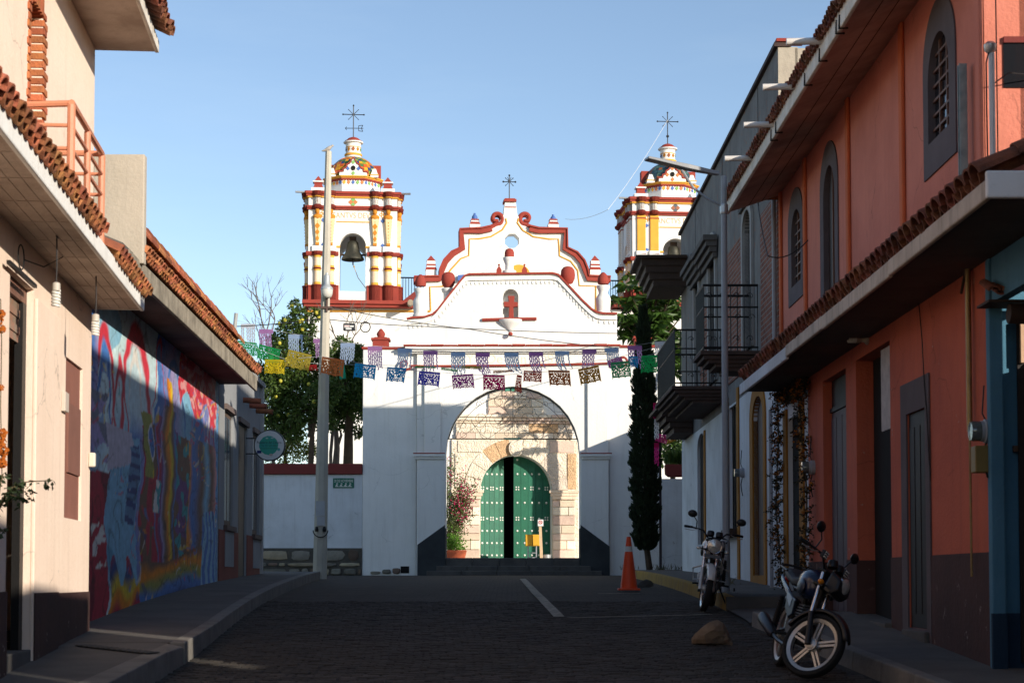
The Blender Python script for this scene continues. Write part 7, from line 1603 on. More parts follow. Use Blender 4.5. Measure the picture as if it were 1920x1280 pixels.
# bare twigged trees against the sky
def bare(base, pts, depth, ln, label, seed):
    random.seed(seed); t = thing('bare_tree', tuple(base), label, 'tree', 'leafless trees behind the wall'); m_ = MB(); tips = []
    m_.tube(pts, [.07*(1-.5*i/len(pts)) for i in range(len(pts))], 6)
    for p, dv in ((pts[-1], (0, 0, 1)), (pts[-1], (-.6, 0, 1)), (pts[-1], (.5, 0, .9)), (pts[-2], (-.5, .2, 1))): tree_limb(m_, p, Vector(dv), .03, ln, depth, tips, .45, .35)
    build(m_, 'trunk', M('pale_dry_bark', (.15, .12, .10), None, 6, .6, .9, .3) if 'pale_dry_bark' not in bpy.data.materials else bpy.data.materials['pale_dry_bark'], parent=t); return t
b0 = Vector((P(515, 860, 60).x, 60, g(60))); bare(b0, [b0, P(512, 760, 60), P(508, 690, 60), P(500, 640, 60)], 3, .85, 'leafless grey-twigged tree reaching above the left orange tree', 4)
b0 = Vector((P(622, 860, 60).x, 60, g(60))); bare(b0, [b0, P(620, 850, 60), P(632, 720, 60), P(645, 660, 60)], 3, .7, 'leafless twiggy tree just right of the concrete pole', 8)
b0 = Vector((P(634, 868, 60.5).x, 60.5, g(60))); m_ = MB(); t = thing('dead_trunk', tuple(b0), 'crooked pale dead trunk before the sunlit church wall', 'tree')
m_.tube([b0, P(630, 868, 60.5), P(632, 840, 60.5), P(630, 800, 60.5), P(638, 780, 60.5)], [.12, .12, .1, .07, .05], 7); m_.tube([P(632, 840, 60.5), P(640, 815, 60.5), P(636, 800, 60.5)], [.06, .05, .02], 6); build(m_, 'trunk', bpy.data.materials['pale_dry_bark'], parent=t, smooth=True)
# broad-leaved tree right of the gate
random.seed(12)
LBIG = M('big_hanging_leaf', (.07, .14, .022), (.03, .065, .014), 1.3, .8, .45, .1, trans=.35, spec=.4)
b0 = Vector((P(1225, 1000, 64.5).x, 64.5, g(64))); t = thing('broadleaf_tree', tuple(b0), 'dark tree with long drooping leaf fans behind the gate by the right tower', 'tree')
tr2 = MB(); tr2.tube([b0, P(1225, 800, 64.5), P(1222, 700, 64.5), P(1225, 620, 64.5)], [.2, .17, .14, .08], 8); lv = MB()
for _ in range(150):
    c = P(random.gauss(1225, 33), random.gauss(615, 48), 64.5 + random.uniform(-1.2, 1.2))
    if c.z < P(0, 760, 64.5).z: continue
    tr2.tube([P(1225, 660, 64.5), P(1225, 660, 64.5).lerp(c, .6) + Vector((0, 0, .2)), c], [.03, .02, .008], 4)
    for k in range(14):
        a = 6.283*k/14 + random.uniform(-.2, .2); ti = random.uniform(-.9, .1); leaf(lv, c, (math.cos(a), math.sin(a), ti), random.uniform(.38, .62), .10, .5)
build(tr2, 'trunk', BARK, parent=t, smooth=True); build(lv, 'crown', LBIG, parent=t, fix=False)
random.seed(13); b0 = Vector((P(1262, 860, 57).x, 57, g(57)))
clump_tree('yard_shrub', b0, [[b0, P(1262, 860, 57), P(1262, 830, 57)]], cl([(1255, 850, .5), (1265, 830, .6), (1278, 850, .5), (1262, 800, .45), (1285, 820, .5), (1290, 790, .5), (1250, 790, .3), (1300, 850, .5)], 57), 900, .16, 'shrub with mixed green leaves behind the red ledge planter', LBIG, None, 0, cat='shrub')
# cypress on the right pavement
random.seed(14)
CD = 46.0; cb = P(1217, 1066, CD); cyp = thing('cypress', (cb.x, CD, szR(CD)), 'slim dark clipped cypress standing on the right pavement', 'tree')
m_ = MB(); top_ = P(1206, 575, CD); pc = [P(1218, 1066, CD), P(1213, 1030, CD), P(1211, 1000, CD), P(1210, 800, CD), P(1206, 590, CD)]; pc[0].z = szR(CD)
m_.tube(pc, [.085, .075, .07, .05, .015], 8); build(m_, 'trunk', BARK, parent=cyp, smooth=True)
lv = MB(); prof = [(1032, 14), (1020, 19), (980, 23), (900, 24), (840, 24), (780, 22), (720, 18), (670, 14), (630, 10), (600, 7), (578, 3)]
def pw_(y):
    for (y0, r0_), (y1, r1_) in zip(prof, prof[1:]):
        if y1 <= y <= y0: return lerp(r0_, r1_, (y0-y)/(y0-y1))
    return 4
for _ in range(17000):
    y = lerp(1032, 578, random.random()**1.05); axx = 1211 - 5*(1032-y)/454; r_ = pw_(y)*(1 + .14*math.sin(y*.13+2) + .09*math.sin(y*.37))/73.0
    a = random.uniform(0, 6.283); k = math.sqrt(random.uniform(.25, 1.12)); c = P(axx, y, CD); c = c + Vector((r_*k*math.cos(a), r_*k*math.sin(a), 0))
    leaf(lv, c, (math.cos(a)*.5 + random.gauss(0, .2), math.sin(a)*.5 + random.gauss(0, .2), 1), random.uniform(.08, .16), .045)
build(lv, 'crown', M('cypress_needle', (.028, .046, .018), (.009, .016, .008), 5, .8, .7, .1, trans=.1), parent=cyp, fix=False)
b0 = P(1238.5, 1064, 47); th = thing('thin_pole', (b0.x, 47, szR(47)), 'thin dark metal pole beside the cypress', 'pole')
build(MB().tube([(b0.x, 47, szR(47)), (b0.x, 47, P(1238, 800, 47).z)], .036, 8), 'shaft', M('dark_violet_pole', (.05, .04, .055), None, 4, .4, .6, .1), parent=th, smooth=True)
build(MB().lathe([(.09, 0), (.09, .02), (.04, .03)], 10, (b0.x, 47, szR(47))), 'base_plate', BLACK, parent=th)

# ================================================================== lamp posts
PD = 42.0; pb_ = P(604, 1075, PD); zp0 = g(PD)
CP = M('pale_cast_concrete', (.50, .46, .38), (.40, .36, .30), 2.5, .6, .9, .35, 30, streak=.25)
lp = thing('concrete_pole', (pb_.x, PD, zp0), 'tall octagonal concrete lighting pole at the end of the left pavement', 'lamp post')
zt_ = P(616, 284, PD).z; xb, xt = P(599.5, 1075, PD).x, P(616, 284, PD).x
# slightly leaning tapered shaft
m_ = MB(); n = 8; vs = []
for k in range(7):
    t = k/6; r_ = lerp(.172, .075, t); cx_ = lerp(xb, xt, t); z = lerp(zp0-.05, zt_, t)
    vs += [(cx_ + r_*math.cos(math.pi/8+6.283*i/8), PD + r_*math.sin(math.pi/8+6.283*i/8), z) for i in range(8)]
m_.add(vs, [(k*8+i, k*8+(i+1) % 8, k*8+8+(i+1) % 8, k*8+8+i) for k in range(6) for i in range(8)] + [tuple(range(8)), tuple(range(55, 47, -1))]); build(m_, 'shaft', CP, parent=lp)
la = P(613, 560, PD-.25)
LUM = M('grey_cast_lamp', (.46, .48, .48), None, 5, .4, .45, .1, metal=.3); LENS = M('frosted_lamp_lens', (.62, .60, .54), None, 5, .3, .4, .1)
Lz = lambda y: P(613, y, PD-.25).z
m_ = MB(); m_.lathe([(.03, Lz(512)), (.035, Lz(515)), (.065, Lz(517)), (.07, Lz(534)), (.09, Lz(536)), (.14, Lz(540)), (.145, Lz(543))], 18, (la.x, PD-.28, 0)); lh = build(m_, 'lamp_head', LUM, parent=lp, smooth=True)
m_ = MB(); m_.lathe([(.14, Lz(543.3)), (.135, Lz(550)), (.115, Lz(556)), (.06, Lz(559)), (0, Lz(559.5))], 18, (la.x, PD-.28, 0)); build(m_, 'lamp_lens', LENS, parent=lh, smooth=True)
m_ = MB(); m_.tube([(la.x, PD-.28, Lz(536)), (la.x-.01, PD-.14, Lz(545)), (la.x-.02, PD-.12, Lz(583))], .028, 8); m_.box(la.x-.16, la.x+.1, PD-.15, PD-.02, Lz(577), Lz(573)); build(m_, 'lamp_bracket', M('brown_bracket', (.10, .06, .05), None, 5, .4, .6, .1), parent=lp)
PAPR = M('taped_paper', (.46, .47, .48), (.38, .38, .40), 5, .5, .8, .1)
for x0, x1, y0, y1 in ((592, 609, 967, 939), (594, 609, 985, 968)):
    a, b_ = P(x0, y0, PD-.18), P(x1, y1, PD-.18); build(MB().box(a.x, b_.x, PD-.182, PD-.178, a.z, b_.z), 'paper_notice', PAPR, parent=lp)
a = P(601, 992, PD-.18)
for dx, s_ in ((-.09, 1), (.09, 1)): build(MB().lathe([(0, 0), (.04, .0), (.045, .05), (.03, .11), (0, .12)], 8, (a.x+dx, PD-.19, a.z-.05)), 'painted_figure', BLACK, parent=lp)
build(MB().tube([(a.x + .17*math.cos(t), PD-.19, a.z - .02 + .16*math.sin(t)) for t in [math.pi + math.pi*k/12 for k in range(13)]], .012, 5), 'painted_arc', BLACK, parent=lp)
# a dove on top
bd_ = thing('dove', (xt, PD, zt_), 'small pale dove perched on top of the concrete pole', 'bird')
m_ = MB(); m_.ball((0, 0, 0), (.12, .055, .06), 12, 8); vs = []
body = [(-.20, .02, .01, .012), (-.13, .025, .03, .02), (-.06, .045, .05, .05), (0, .055, .06, .075), (.05, .05, .055, .095), (.085, .03, .035, .125), (.11, .032, .034, .15), (.135, .018, .018, .15), (.16, .003, .004, .145)]
m_ = MB(); n = 10
for x, ry, rz_, z in body: vs += [(x, ry*math.cos(6.283*k/n), z + rz_*math.sin(6.283*k/n)) for k in range(n)]
m_.add(vs, [(i*n+k, i*n+(k+1) % n, (i+1)*n+(k+1) % n, (i+1)*n+k) for i in range(len(body)-1) for k in range(n)] + [tuple(range(n)), tuple(range(len(body)*n-1, (len(body)-1)*n-1, -1))], 0, lambda x, y, z: (xt + x*.8, PD + y, zt_ + .0 + z*.9))
bb = build(m_, 'body', M('dove_grey', (.42, .38, .34), None, 9, .4, .8, .1), parent=bd_, smooth=True)
for s_ in (-1, 1): build(MB().tube([(xt+.01, PD+s_*.02, zt_), (xt+.01, PD+s_*.02, zt_+.03)], .006, 5), 'leg', M('dove_leg', (.3, .1, .08), None, 4, .2, .6, 0) if s_ < 0 else bpy.data.materials['dove_leg'], parent=bd_)
# wooden/metal stake behind the grey house roof, carries the upper string
SD_ = 41.5; s0, s1 = P(432, 690, SD_), P(443, 587, SD_)
sk = thing('roof_stake', (s0.x-.3, SD_, g(SD_)), 'slanting grey pipe mast behind the roof tiles holding the paper strings', 'pole')
dv = (s1 - s0).normalized(); lo_ = s0 - dv*((s0.z - g(SD_))/dv.z)
build(MB().tube([lo_, s1], .045, 8), 'shaft', M('weathered_mast', (.36, .36, .35), None, 5, .5, .7, .1), parent=sk, smooth=True)
build(MB().tube([P(430 + 6*math.cos(t), 615 + 7*math.sin(t), SD_-.05) for t in [6.283*k/14 for k in range(14)]], .018, 5, closed=True), 'cable_coil', WIRE, parent=sk)

# right street lamp with LED head
LD = 26.0; b0 = P(1362, 1121, LD); t0 = P(1357, 330, LD); zb_ = szR(LD)
sl_ = thing('street_lamp', (b0.x, LD, zb_), 'slim grey street lamp with long flat LED head on the right pavement', 'street lamp')
build(MB().tube([(b0.x, LD, zb_), (lerp(b0.x, t0.x, .5), LD, (zb_+t0.z)/2), (t0.x, LD, t0.z)], [.055, .048, .042], 12), 'pole', GREYP, parent=sl_, smooth=True)
build(MB().box(b0.x-.13, b0.x+.13, LD-.13, LD+.13, zb_-.02, zb_+.02), 'base_plate', GREYP, parent=sl_)
for a, b_ in ((-.1, -.1), (.1, -.1)): build(MB().tube([(b0.x+a, LD+b_, zb_), (b0.x+a, LD+b_, zb_+.07)], .014, 6), 'anchor_bolt', BLACK, parent=sl_)
tip = P(1212, 297, LD-.25); rt_ = P(1350, 327, LD)
ax_ = (tip - rt_).normalized(); sd_ = Vector((0, 1, 0)) - ax_*ax_.y; sd_.normalize(); un = ax_.cross(sd_); un = un if un.z > 0 else -un
L_ = (tip - rt_).length
def H(a, b_, c_): return rt_ + ax_*a + sd_*b_ + un*c_
hd_ = build(MB().add([H(a, s*w_, c_) for a, w_, c0_, c1_ in ((L_*.02, .05, -.02, .03), (L_*.45, .10, -.035, .03), (L_, .11, -.02, .015)) for s, c_ in ((-1, c0_), (1, c0_), (1, c1_), (-1, c1_))], [(0,1,2,3), (8,11,10,9)] + [(i+4*k, (i+1) % 4+4*k, 4+(i+1) % 4+4*k, 4+i+4*k) for k in range(2) for i in range(4)]), 'lamp_head', M('grey_led_housing', (.26, .27, .29), None, 5, .4, .45, .1), parent=sl_, bevel=.01)
build(MB().add([H(a, s*.08, -.036 + (.014 if a > L_*.8 else 0)) for a in (L_*.55, L_*.95) for s in (-1, 1)], [(0, 1, 3, 2)]), 'led_panel', M('led_lens', (.45, .45, .42), None, 4, .2, .3, 0), parent=hd_)
br = P(1350, 388, LD); build(MB().tube([(t0.x, LD, br.z), P(1325, 372, LD-.05), P(1300, 352, LD-.1), P(1278, 318, LD-.15)], .018, 6), 'brace', GREYP, parent=sl_, smooth=True)
build(MB().lathe([(.055, 0), (.06, .02), (.06, .12), (.055, .14)], 12, (t0.x, LD, br.z-.1)), 'collar', STEEL, parent=sl_)

# ================================================================== wires with utility box
def wire(name, pts, label, r_=.009, sag=.15, cat='cable'):
    pts = [Vector(p) for p in pts]; f = []
    for a, b_ in zip(pts, pts[1:]):
        for k in range(8): t = k/8; f.append(a.lerp(b_, t) - Vector((0, 0, sag*4*t*(1-t))))
    f.append(pts[-1]); m_ = MB().tube(f, r_, 5); o = build(m_, name, WIRE); return tag(o, label, cat)
wire('overhead_cable', [P(621, 575, PD), P(880, 617, 47), P(1160, 652, 52)], 'dark cable sloping from the concrete pole across the gate gable', .011, .05)
oc_ = wire('overhead_cable', [P(440, 612, SD_), P(600, 597, PD), P(800, 612, 47), P(1157, 625, 53)], 'dark cable carrying the splice box past the concrete pole', .011, .03)
wire('overhead_cable', [P(1060, 411, 66), P(1140, 393, 60), P(1252, 225, 66)], 'pale thin cord rising from the church gable to the right tower cross', .007, .12).data.materials[0] = M('pale_cord', (.6, .6, .6), None, 4, .2, .8, 0)
wire('overhead_cable', [P(1418, 360, 29), P(1440, 480, 24.3), P(1515, 450, 24.2)], 'short slack cable on the coral upper wall', .008, .1)
ub_ = P(655, 613, 43.3); ubx = thing('splice_box', (ub_.x, 43.3, ub_.z-.09), 'black cable splice box with white and red label hung from the cable', 'utility box')
build(MB().box(ub_.x-.145, ub_.x+.145, 43.24, 43.36, ub_.z-.09, ub_.z+.085), 'case', M('black_plastic', (.02, .022, .028), None, 5, .3, .5, .1), parent=ubx, bevel=.02)
LBW = M('label_white', (.7, .7, .68), None, 5, .2, .6, 0)
build(MB().box(ub_.x-.115, ub_.x+.01, 43.233, 43.239, ub_.z-.02, ub_.z+.04), 'label', LBW, parent=ubx); build(MB().box(ub_.x+.02, ub_.x+.11, 43.233, 43.239, ub_.z-.01, ub_.z+.03), 'label', LBW, parent=ubx); build(MB().box(ub_.x-.08, ub_.x+.06, 43.233, 43.239, ub_.z-.07, ub_.z-.03), 'label', LBW, parent=ubx)
text('TOTAL', .045, M('label_red', (.55, .03, .03), None, 5, .2, .6, 0), (ub_.x-.052, 43.231, ub_.z+.012), (1, 0, 0), (0, 0, 1), ubx, ext=.001)
for dx in (-.1, .02, .1): build(MB().tube([(ub_.x+dx, 43.3, ub_.z+.08), (ub_.x+dx, 43.3, ub_.z+.15)], .006, 4), 'hook', WIRE, parent=ubx)
cr_ = P(685, 613, 43.5); o = build(MB().tube([(cr_.x + .118*math.cos(t), 43.5, cr_.z + .125*math.sin(t)) for t in [6.283*k/24 for k in range(24)]], .014, 6, closed=True), 'cable_loop', WIRE); tag(o, 'round coil of spare black cable beside the splice box', 'cable')

# ================================================================== papel picado
random.seed(17)
def paper_mat(name, col): return M(name, col, tuple(c*.85 for c in col), 6, .4, .7, .05, 20, trans=.72)
PC = {k: paper_mat('tissue_' + k, v) for k, v in dict(blue=(.02, .34, .68), navy=(.10, .08, .55), magenta=(.52, .06, .34), crimson=(.72, .02, .15), rust=(.60, .07, .04), brown=(.60, .17, .05), bronze=(.58, .25, .04), olive=(.48, .36, .04), yellow=(.88, .62, .02), green=(.03, .48, .12), forest=(.05, .38, .14), lilac=(.62, .34, .62), slate=(.55, .66, .82), white=(.82, .82, .85), pink=(.65, .04, .22), teal=(.02, .35, .22), scarlet=(.6, .03, .03)).items()}
def hole(u, v, k):
    """cut pattern over u 0..1, v 0 (top)..1"""
    if v < .10 or u < .03 or u > .97: return False
    if v > .96 - .05*abs(math.sin(u*9.42)): return None
    x, y = u-.5, v
    if v < .22: return (u*14) % 1 < .55 and .12 < v < .19
    for cx, cy, r_ in ((0, .70, .17), (-.34, .72, .12), (.34, .72, .12)):
        d_ = math.hypot((x-cx)*1.25, y-cy)
        if d_ < r_:
            a = math.atan2(y-cy, x-cx); 
            if d_ < r_*.22: return True
            if r_*.38 < d_ < r_*.8: return math.sin(a*8) > .25
            return False
    d_ = math.hypot(x*1.2, y-.16)
    if .16 < d_ < .48: 
        a = math.atan2(y-.16, x); return math.sin(d_*38 + k) > .35 and math.sin(a*18 + d_*9) > .2
    return math.sin(u*52 + 3*math.sin(v*15) + k) > .45 and math.sin(v*46 + k) > .3
def paper(px, py, d, wpx, hpx, col, label, string, rotz=0, tilt=0, fold=0, holes=True, skew=0, roll=0):
    sc = d/FPX; W_, H_ = wpx*sc, hpx*sc; c = P(px, py, d); nu, nv = 30, 22; m_ = MB(); k = random.uniform(0, 3)
    vs = []
    for j in range(nv+1):
        for i in range(nu+1):
            u, v = i/nu, j/nv; x = (u-.5)*W_; z = -v*H_; y = (.035*math.sin(u*5+k) + .02*math.sin(u*11+2*k))*v + fold*v*v*H_
            if fold: z = -H_*(v - .45*abs(fold)*v*v)
            x += skew*v*H_; vs.append((x, y, z))
    fs = []; keep = set()
    for j in range(nv):
        for i in range(nu):
            hh = hole((i+.5)/nu, (j+.5)/nv, k) if holes else False
            if hh is None or hh: continue
            q_ = j*(nu+1)+i; fs.append((q_, q_+1, q_+nu+2, q_+nu+1))
    Mx = Matrix.Rotation(rotz, 4, 'Z') @ Matrix.Rotation(roll, 4, 'Y') @ Matrix.Rotation(tilt, 4, 'X')
    used = sorted({i for f in fs for i in f}); ix = {a: b_ for b_, a in enumerate(used)}
    me = bpy.data.meshes.new('paper_banner'); me.from_pydata([tuple(Mx @ Vector(vs[i])) for i in used], [], [[ix[i] for i in f] for f in fs]); me.materials.append(PC[col])
    me.polygons.foreach_set('use_smooth', [True]*len(me.polygons))
    o = bpy.data.objects.new('paper_banner', me); COL.objects.link(o); o.location = c; tag(o, label, 'paper banner', 'cut-paper banners strung over the street'); return o
def fringe(px, py, d, wpx, hpx, col, label, sway=0.0):
    sc = d/FPX; W_, H_ = wpx*sc, hpx*sc; c = P(px, py, d); m_ = MB(); n = max(3, int(W_/.042))
    m_.box(-W_/2, W_/2, -.001, .001, -H_*.18, 0)
    for i in range(n):
        if random.random() < .12: continue
        x = lerp(-W_/2, W_/2, (i+.5)/n); ln = H_*random.uniform(.75, 1.0); pts = 14; ph = random.uniform(0, 6)
        L_ = []
        for k in range(pts+1):
            t = k/pts; L_.append((x + sway*t*t*W_*(.5+.5*random.random()) + .008*math.sin(ph + k*1.7), .012*math.cos(ph + k*1.3)*t, -H_*.17 - (ln-H_*.17)*t, .021*(1 - .25*t)*(1 if k % 2 else .6)))
        vs = [(a-w_, b_, z) for a, b_, z, w_ in L_] + [(a+w_, b_, z) for a, b_, z, w_ in L_]; N_ = len(L_)
        m_.add(vs, [(k, k+1, N_+k+1, N_+k) for k in range(N_-1)])
    o = build(m_, 'fringe_banner', PC[col], origin=(0, 0, 0), fix=False); o.location = c; tag(o, label, 'paper banner', 'fringed paper banners on the upper string'); return o
FD = 42.5
FR_ = [(465, 607, 'white', 'white fringed paper banner at the far left end of the upper string'), (499, 617, 'lilac', 'lilac fringed banner between the slanting mast and the orange tree'), (554, 627, 'slate', 'pale blue fringed banner in front of the orange tree crown'), (601, 635, 'lilac', 'lilac fringed banner crossing the concrete pole'), (652, 643, 'slate', 'pale blue fringed banner just right of the concrete pole'), (703, 649, 'lilac', 'lilac fringed banner below the red pinnacle at the left gate flank'), (759, 653, 'slate', 'pale blue fringed banner above the left red volute'), (807, 657, 'lilac', 'lilac fringed banner left of the AY lettering'), (859, 660, 'slate', 'pale blue fringed banner at the AY lettering'), (905, 661, 'lilac', 'lilac fringed banner just left of the De lettering'), (959, 661, 'slate', 'pale blue fringed banner under the niche corbel'), (1005, 660, 'lilac', 'lilac fringed banner before the OS lettering'), (1054, 658, 'slate', 'pale blue fringed banner covering the X letter'), (1105, 655, 'lilac', 'lilac fringed banner over the right gate pilaster'), (1147, 652, 'slate', 'pale blue fringed banner at the right end of the gate cornice'), (1190, 648, 'lilac', 'lilac fringed banner in front of the cypress'), (1241, 640, 'white', 'white fringed banner hanging against the far iron balcony')]
for i, (x, y, c_, lb_) in enumerate(FR_): fringe(x, y, FD, 27, 42 + random.uniform(-3, 4), c_, lb_, sway=random.uniform(-.1, .5) if x > 900 else random.uniform(-.2, .1))
STR = M('pale_string', (.5, .5, .5), None, 4, .2, .8, 0)
def string(pts, d, label, r_=.004): 
    o = build(MB().tube([P(x, y, d) for x, y in pts], r_, 4), 'banner_string', STR); tag(o, label, 'string'); return o
string([(443, 600)] + [(x, y-.5) for x, y, _, _ in FR_] + [(1262, 636)], FD, 'thin upper string carrying the fringed paper banners')
BD = 40.5
PA = [(460, 640, 44, 27, 'forest', 'dark green cut banner drooping beside the roof ridge', dict(rotz=.5, roll=.1, skew=.4, holes=True)), (506, 650, 44, 30, 'green', 'bright green crumpled banner below the lilac fringe', dict(rotz=-.3, roll=.25)), (515, 674, 38, 28, 'yellow', 'yellow cut banner just right of the grey house', dict()), (563, 660, 45, 34, 'olive', 'olive cut banner in front of the orange tree', dict(rotz=.2, roll=.2)), (583, 684, 22, 14, 'scarlet', 'small red banner half hidden behind the olive one', dict(fold=.5)), (625, 671, 42, 35, 'brown', 'brown-orange cut banner over the concrete pole', dict(roll=.14, rotz=.1)), (640, 684, 12, 26, 'teal', 'narrow teal banner edge behind the brown-orange one', dict(roll=-.1, holes=False)), (685.5, 683, 40, 28, 'blue', 'blue cut banner at the left edge of the white gate flank', dict(roll=.12)), (744, 689, 42, 28, 'blue', 'blue cut banner with lifted corner left of the frieze line', dict(roll=.08, rotz=-.35, skew=-.1)), (806, 697, 40, 28, 'navy', 'violet-blue cut banner over the left gate pilaster', dict(roll=.03, skew=-.05)), (867, 702, 40, 27, 'magenta', 'magenta cut banner above the left shoulder of the arch', dict()), (926, 703, 40, 29, 'crimson', 'crimson cut banner left of the green lantern', dict(skew=.05)), (974, 703, 22, 34, 'rust', 'dark red twisted banner right of the green lantern', dict(rotz=.9, skew=.35)), (999, 695, 36, 22, 'rust', 'rust-red cut banner with flowers behind the twisted one', dict(rotz=-.1)), (1048, 694, 40, 30, 'brown', 'orange-brown cut banner above the right shoulder of the arch', dict(skew=.12, rotz=.2)), (1103, 688, 38, 32, 'bronze', 'bronze cut banner over the right gate pilaster', dict(roll=-.16, rotz=.15)), (1163, 678, 38, 32, 'forest', 'leaf-green cut banner left of the cypress', dict(roll=-.14)), (1221, 666, 38, 34, 'green', 'emerald cut banner between the cypress and the balcony', dict(roll=-.1)), (1187, 668, 18, 22, 'blue', 'small blue banner partly behind the cypress top', dict()), (1152, 672, 26, 16, 'magenta', 'small purple banner behind the leaf-green one', dict(roll=-.3)), (798, 686, 38, 6, 'green', 'flattened green banner seen edge-on along the frieze line', dict(fold=1.2)), (843, 691, 32, 8, 'green', 'flattened green banner seen edge-on above the magenta one', dict(fold=1.0, roll=.1)), (884, 686, 38, 9, 'olive', 'folded olive banner above the crimson one', dict(fold=.8)), (943, 694, 38, 7, 'brown', 'folded brown banner above the green lantern', dict(fold=1.0, roll=-.03))]
for i, (x, y, w_, h_, c_, lb_, kw) in enumerate(PA):
    kw = dict(kw, roll=kw.get('roll', 0) + random.uniform(-.05, .05), rotz=kw.get('rotz', 0) + random.uniform(-.25, .25), tilt=random.uniform(-.12, .3)); w_ *= random.uniform(.95, 1.06)
    paper(x, y, BD + (.6 if h_ < 15 or 'behind' in lb_ else 0), w_, h_, c_, lb_, 0, **kw)
string([(447, 632), (486, 655), (534, 673), (604, 668), (645, 675), (705, 687), (764, 694), (826, 698), (887, 702.5), (946, 702.5), (1020, 697), (1068, 692), (1122, 683), (1182, 674), (1240, 660), (1262, 655)], BD, 'thin lower string carrying the coloured cut banners')
string([(430, 668), (604, 682), (780, 686), (960, 695), (1150, 672), (1262, 642)], BD+.6, 'thin rear string with folded banners')
# tassels at the right end
for (x, y, h_, c_, lb_) in ((1229, 755, 35, 'pink', 'pink paper streamer hanging beside the lower timber hood'), (1231, 785, 45, 'white', 'white paper streamer just below the pink one'), (1231, 830, 48, 'pink', 'long magenta streamer by the thin dark pole'), (1234, 700, 34, 'white', 'white streamer under the far balcony corner')): 
    fringe(x, y, 41.5, 9, h_, c_, lb_)
for (x, y, w_, h_, c_, lb_, kw) in ((1243, 815, 22, 16, 'pink', 'pink banner under the lower timber hood', dict(roll=.3)), (1249, 808, 14, 16, 'magenta', 'purple banner under the lower timber hood', dict()), (1256, 818, 16, 12, 'bronze', 'orange banner under the lower timber hood', dict(roll=-.3)), (1272, 810, 10, 14, 'blue', 'blue banner at the right under the lower timber hood', dict())): paper(x, y, 43.0, w_, h_, c_, lb_, 0, **kw)
# ================================================================== street objects
random.seed(41)
# traffic cone
CDp = 31.2; b0 = P(1179, 1110, CDp); zc0 = g(CDp)+.022
cn_ = thing('traffic_cone', (b0.x, CDp, zc0), 'tall orange traffic cone with a white band on the cobbles', 'cone')
CO = M('cone_orange', (.72, .07, .015), (.62, .06, .015), 6, .5, .45, .1); h = .92
Lc = lambda x, y, z: (b0.x + x + .0*z, CDp + y, zc0 + z)
f = lambda z: lerp(.15, .035, (z-.03)/(h-.03))
build(MB().box(-.19, .19, -.19, .19, 0, .035, Lc), 'base', CO, parent=cn_, bevel=.015)
build(MB().lathe([(f(.036), .036), (f(h*.72), h*.72)], 24, (0, 0, 0), Lc), 'body', CO, parent=cn_, smooth=True)
build(MB().lathe([(f(h*.72)+.003, h*.72+.001), (f(h*.82)+.003, h*.82)], 24, (0, 0, 0), Lc), 'white_band', M('reflective_band', (.55, .53, .5), None, 5, .4, .5, .05), parent=cn_, smooth=True)
build(MB().lathe([(f(h*.82), h*.82+.001), (f(h), h), (0, h)], 24, (0, 0, 0), Lc), 'tip', CO, parent=cn_, smooth=True)
# stone by the kerb, boulder in the road
def rock(name, c, r_, seed, label, mat, flat=1):
    random.seed(seed); m_ = MB(); nu, nv = 18, 12; vs = []
    pl_ = [(Vector((random.gauss(0, 1), random.gauss(0, 1), random.gauss(.1, .8))).normalized(), random.uniform(.62, .85)) for _ in range(9)]
    for j in range(nv+1):
        for i in range(nu):
            t, a = math.pi*j/nv - math.pi/2, 6.283*i/nu; dv = Vector((math.cos(t)*math.cos(a), math.cos(t)*math.sin(a), math.sin(t))); k = 1.0
            for n_, dd in pl_:
                q_ = dv.dot(n_)
                if q_ > 0: k = min(k, dd/q_)
            k *= 1 + .07*noise.noise(dv*3 + Vector((seed, 0, 0))); vs.append((c.x + dv.x*r_[0]*k, c.y + dv.y*r_[1]*k, c.z + max(-.35, dv.z)*r_[2]*k))
    m_.add(vs, [(j*nu+i, j*nu+(i+1) % nu, (j+1)*nu+(i+1) % nu, (j+1)*nu+i) for j in range(nv) for i in range(nu)])
    o = build(m_, name, mat, bevel=0); return tag(o, label, 'rock')
RK = M('tan_boulder', (.22, .155, .10), (.12, .085, .06), 5, .9, .95, .9, 22, coarse=1.5)
c = P(1338, 1190, 19.4); rock('boulder', Vector((c.x, 19.4, g(19.4)+.07)), (.24, .22, .20), 6, 'tan angular boulder lying in the road beside the parked motorcycle', RK)
c = P(1208, 1100, 33.5); rock('kerb_stone_block', Vector((c.x, 33.5, g(33.5)+.05)), (.17, .14, .11), 9, 'dark rough stone lying between the cone and the yellow kerb', M('dark_stone', (.07, .065, .06), None, 6, .6, .95, .7, 25))

